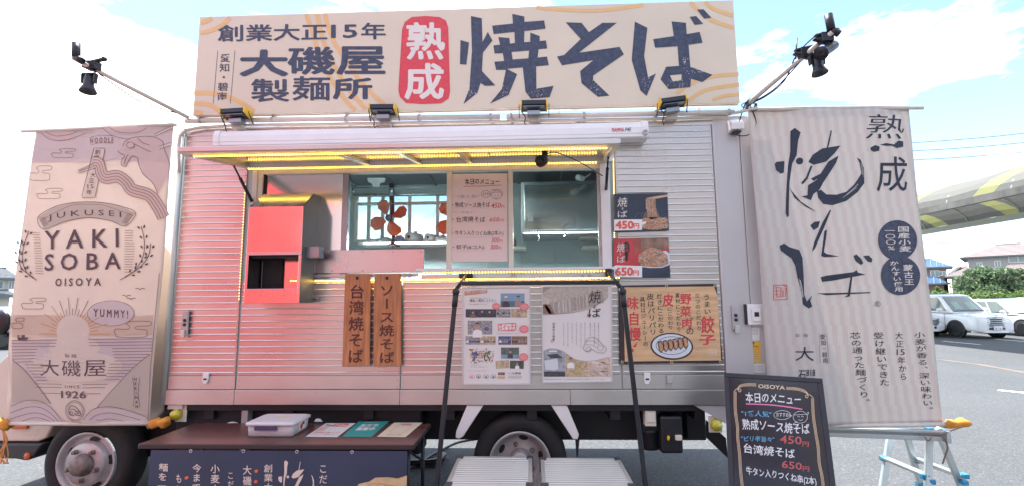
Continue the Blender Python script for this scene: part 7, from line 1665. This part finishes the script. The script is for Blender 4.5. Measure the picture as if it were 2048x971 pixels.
# ------------------------------------------------------------------ trees and hedge
LEAF = mat('tree_leaf', (.19, .27, .14), .6, var=.4, vscale=.9, trans=.25); LEAFL = mat('hedge_leaf', (.17, .25, .07), .6, var=.4, vscale=1.2, trans=.3); BARK = mat('bark', (.10, .07, .05), .9, var=.3)
def leaves(blobs, n, size, rg, flat=.7):
    mb = MB(); tot = sum(b[3]*b[4] for b in blobs)
    for (x, y, z, rx, rz) in blobs:
        k = int(n*rx*rz/tot)
        for _ in range(k):
            a = rg.uniform(0, 2*PI); u = rg.uniform(-1, 1); r_ = rg.uniform(.55, 1.06)**.6; s_ = math.sqrt(1-u*u)
            lump = 1+.16*math.sin(a*5+x)+.12*math.sin(u*7+z)
            p = Vector((x+rx*r_*lump*s_*math.cos(a), y+rx*.8*r_*lump*s_*math.sin(a), z+rz*r_*lump*u))
            d = Vector((rg.gauss(0, 1), rg.gauss(0, 1), rg.gauss(0, 1))).normalized(); e = d.cross(Vector((rg.gauss(0, 1), rg.gauss(0, 1), rg.gauss(0, 1)))).normalized(); s2 = size*rg.uniform(.6, 1.3)
            mb.v += [p-d*s2, p-e*s2*.45, p+d*s2, p+e*s2*.45]; o = len(mb.v)-4; mb.f.append([o, o+1, o+2, o+3]); mb.sm.append(False); mb.mi.append(0)
    return mb
rg = random.Random(11)
def tree(name, label, px, Yt, wpx, top_py, base_py=None, n=9000, m=LEAF, size=.16):
    c = PY(px, 590, Yt); z1 = Z(top_py, Yt, px); w = wpx/FPX*Yt/2
    t = thing(name, label, 'tree', (c.x, Yt, 0), None)
    mb = MB(); mb.tube([(c.x, Yt, 0), (c.x+.1, Yt, z1*.35), (c.x-.1, Yt, z1*.6)], .16, 8, r2=.08)
    for k in range(7):
        q = k*.9; mb.tube([(c.x, Yt, z1*(.25+.04*k)), (c.x+w*.4*math.cos(q), Yt+w*.4*math.sin(q), z1*(.45+.04*k)), (c.x+w*.7*math.cos(q), Yt+w*.6*math.sin(q), z1*(.6+.03*k))], .06, 6, r2=.02)
    obj('trunk', mb, BARK, t)
    bl = []
    for k in range(15):
        q = rg.uniform(0, 2*PI); rr_ = rg.uniform(0, .68)*w; hh = rg.uniform(.38, .84)
        r_ = w*rg.uniform(.22, .38)*(1.15-abs(hh-.5)); bl.append((c.x+rr_*math.cos(q), Yt+rr_*.7*math.sin(q), z1*hh, r_, min(r_*.75, z1*(1-hh)+.1)))
    bl += [(c.x, Yt, z1*.55, w*.5, z1*.3), (c.x-.2*w, Yt, z1*.80, w*.25, z1*.18)]
    obj('crown', leaves(bl, n, size, rg), m, t, clean=False, kind='stuff'); return t
tree('garden_tree', 'broad rounded green tree before the big brown-roofed house', 1984, 40, 135, 530, n=16000, size=.14)
tree('garden_tree', 'dark bushy tree at the right picture edge before the small wing', 2045, 39, 60, 554, n=8000)
tree('garden_shrub', 'light green shrub under the blue roofs beside the brush-lettered banner', 1880, 40, 40, 572, n=4000, m=LEAFL, size=.12)
bl = []
for k in range(60):
    px = 1790+k*5.4; Yh = 33; c = PY(px, 585, Yh); bl.append((c.x, Yh+rg.uniform(-.2, .2), (CAMZ+(597-592)/FPX*Yh)*.5, .42, (CAMZ+(597-594+rg.uniform(-2, 2))/FPX*Yh)*.5))
hdg = leaves(bl, 16000, .085, rg); tag(obj('hedge', hdg, LEAFL, None, clean=False), 'bright green clipped hedge running behind the parked cars', 'hedge')

# ------------------------------------------------------------------ striped barrel canopy over the walkway
FAB = mat('grey_green_canopy_fabric', (.17, .17, .15), .7, var=.12, trans=.25); FABY = mat('yellow_canopy_stripe', (.36, .36, .15), .7, var=.1, trans=.3); STL = mat('pale_painted_steel', (.52, .54, .50), .5)
t = thing('walkway_canopy', 'long barrel-shaped walkway canopy with diagonal yellow stripes at the right', 'canopy', (15, 10, 0))
CX0, CX1, CZe, CZr = 12.9, 17.1, 4.45, 5.35; ya, yb = 5.0, 25.0
nu, nv = 14, 120
vs = []; mbg = MB(); mby = MB()
def cp(u, v):
    a = PI*(1-u); return Vector(((CX0+CX1)/2+(CX1-CX0)/2*math.cos(a), ya+(yb-ya)*v, CZe+(CZr-CZe)*math.sin(a)+.02*math.sin(v*60)))
SL = 2.6; yst = {}; gst = {}
def cs_(u, s0):
    y = min(max(s0-u*SL, ya), yb); return cp(u, (y-ya)/(yb-ya))
s0 = ya-.5; k = 0
while s0 < yb+SL:
    for w_, yellow in ((.62, True), (2.38, False)):
        mb = (yst if yellow else gst).setdefault(k, MB())
        for q_ in range(2 if yellow else 5):
            a0 = s0+w_*q_/(2 if yellow else 5); a1 = s0+w_*(q_+1)/(2 if yellow else 5)
            for i in range(nu):
                P_ = [cs_(i/nu, a0), cs_((i+1)/nu, a0), cs_((i+1)/nu, a1), cs_(i/nu, a1)]
                if (P_[0]-P_[3]).length < 1e-5 and (P_[1]-P_[2]).length < 1e-5: continue
                o = len(mb.v); mb.v += P_; mb.f.append([o, o+1, o+2, o+3]); mb.sm.append(True); mb.mi.append(0)
        s0 += w_
    k += 1
yst = {q: m_ for q, m_ in yst.items() if m_.f}
[obj('canopy_panel', m_, FAB, t, clean=False) for m_ in gst.values() if m_.f]; [obj('yellow_stripe', m_, FABY, t, clean=False) for m_ in yst.values()]
for x in (CX0, CX1):
    mb = MB(); mb.box(x-.07, x+.07, ya, yb, CZe-.20, CZe+.0); obj('eave_beam', mb, STL if x > 14 else mat('weathered_eave_steel', (.16, .15, .13), .6, var=.4, vscale=3), t)
for k in range(11):
    y = ya+k*2.0; mb = MB(); mb.tube([cp(i/10, (y-ya)/(yb-ya))-Vector((0, 0, .05)) for i in range(11)], .035, 6); obj('hoop', mb, STL, t)
for y in (6.0, 24.0):
    for x in (CX0, CX1): mb = MB(); mb.tube([(x, y, 0), (x, y, CZe-.2)], .07, 10); obj('post', mb, STL, t)

# ------------------------------------------------------------------ overhead wires
WIRE = mat('overhead_wire', (.12, .13, .14), .6)
for (a, b, lab) in (((1790, 290.5), (2090, 265), 'topmost of the thin overhead wires right of the brush-lettered banner'), ((1790, 306.5), (2090, 284), 'second thin overhead wire from the top in the sky at the right'), ((1790, 324.5), (2090, 303), 'third thin overhead wire from the top in the sky at the right'), ((1800, 491), (2100, 474), 'lowest thin overhead wire passing above the brown roofs')):
    mb = MB(); A_, B_ = PY(*a, 38), PY(*b, 38); d_ = B_-A_; pts = [A_+d_*(k/16*3-1)+Vector((0, 0, ((k/16*3-1)-.5)**2*.5)) for k in range(17)]; mb.tube(pts, .028, 5)
    tag(obj('overhead_wire', mb, WIRE, None), lab, 'wire', 'overhead wires at the right')
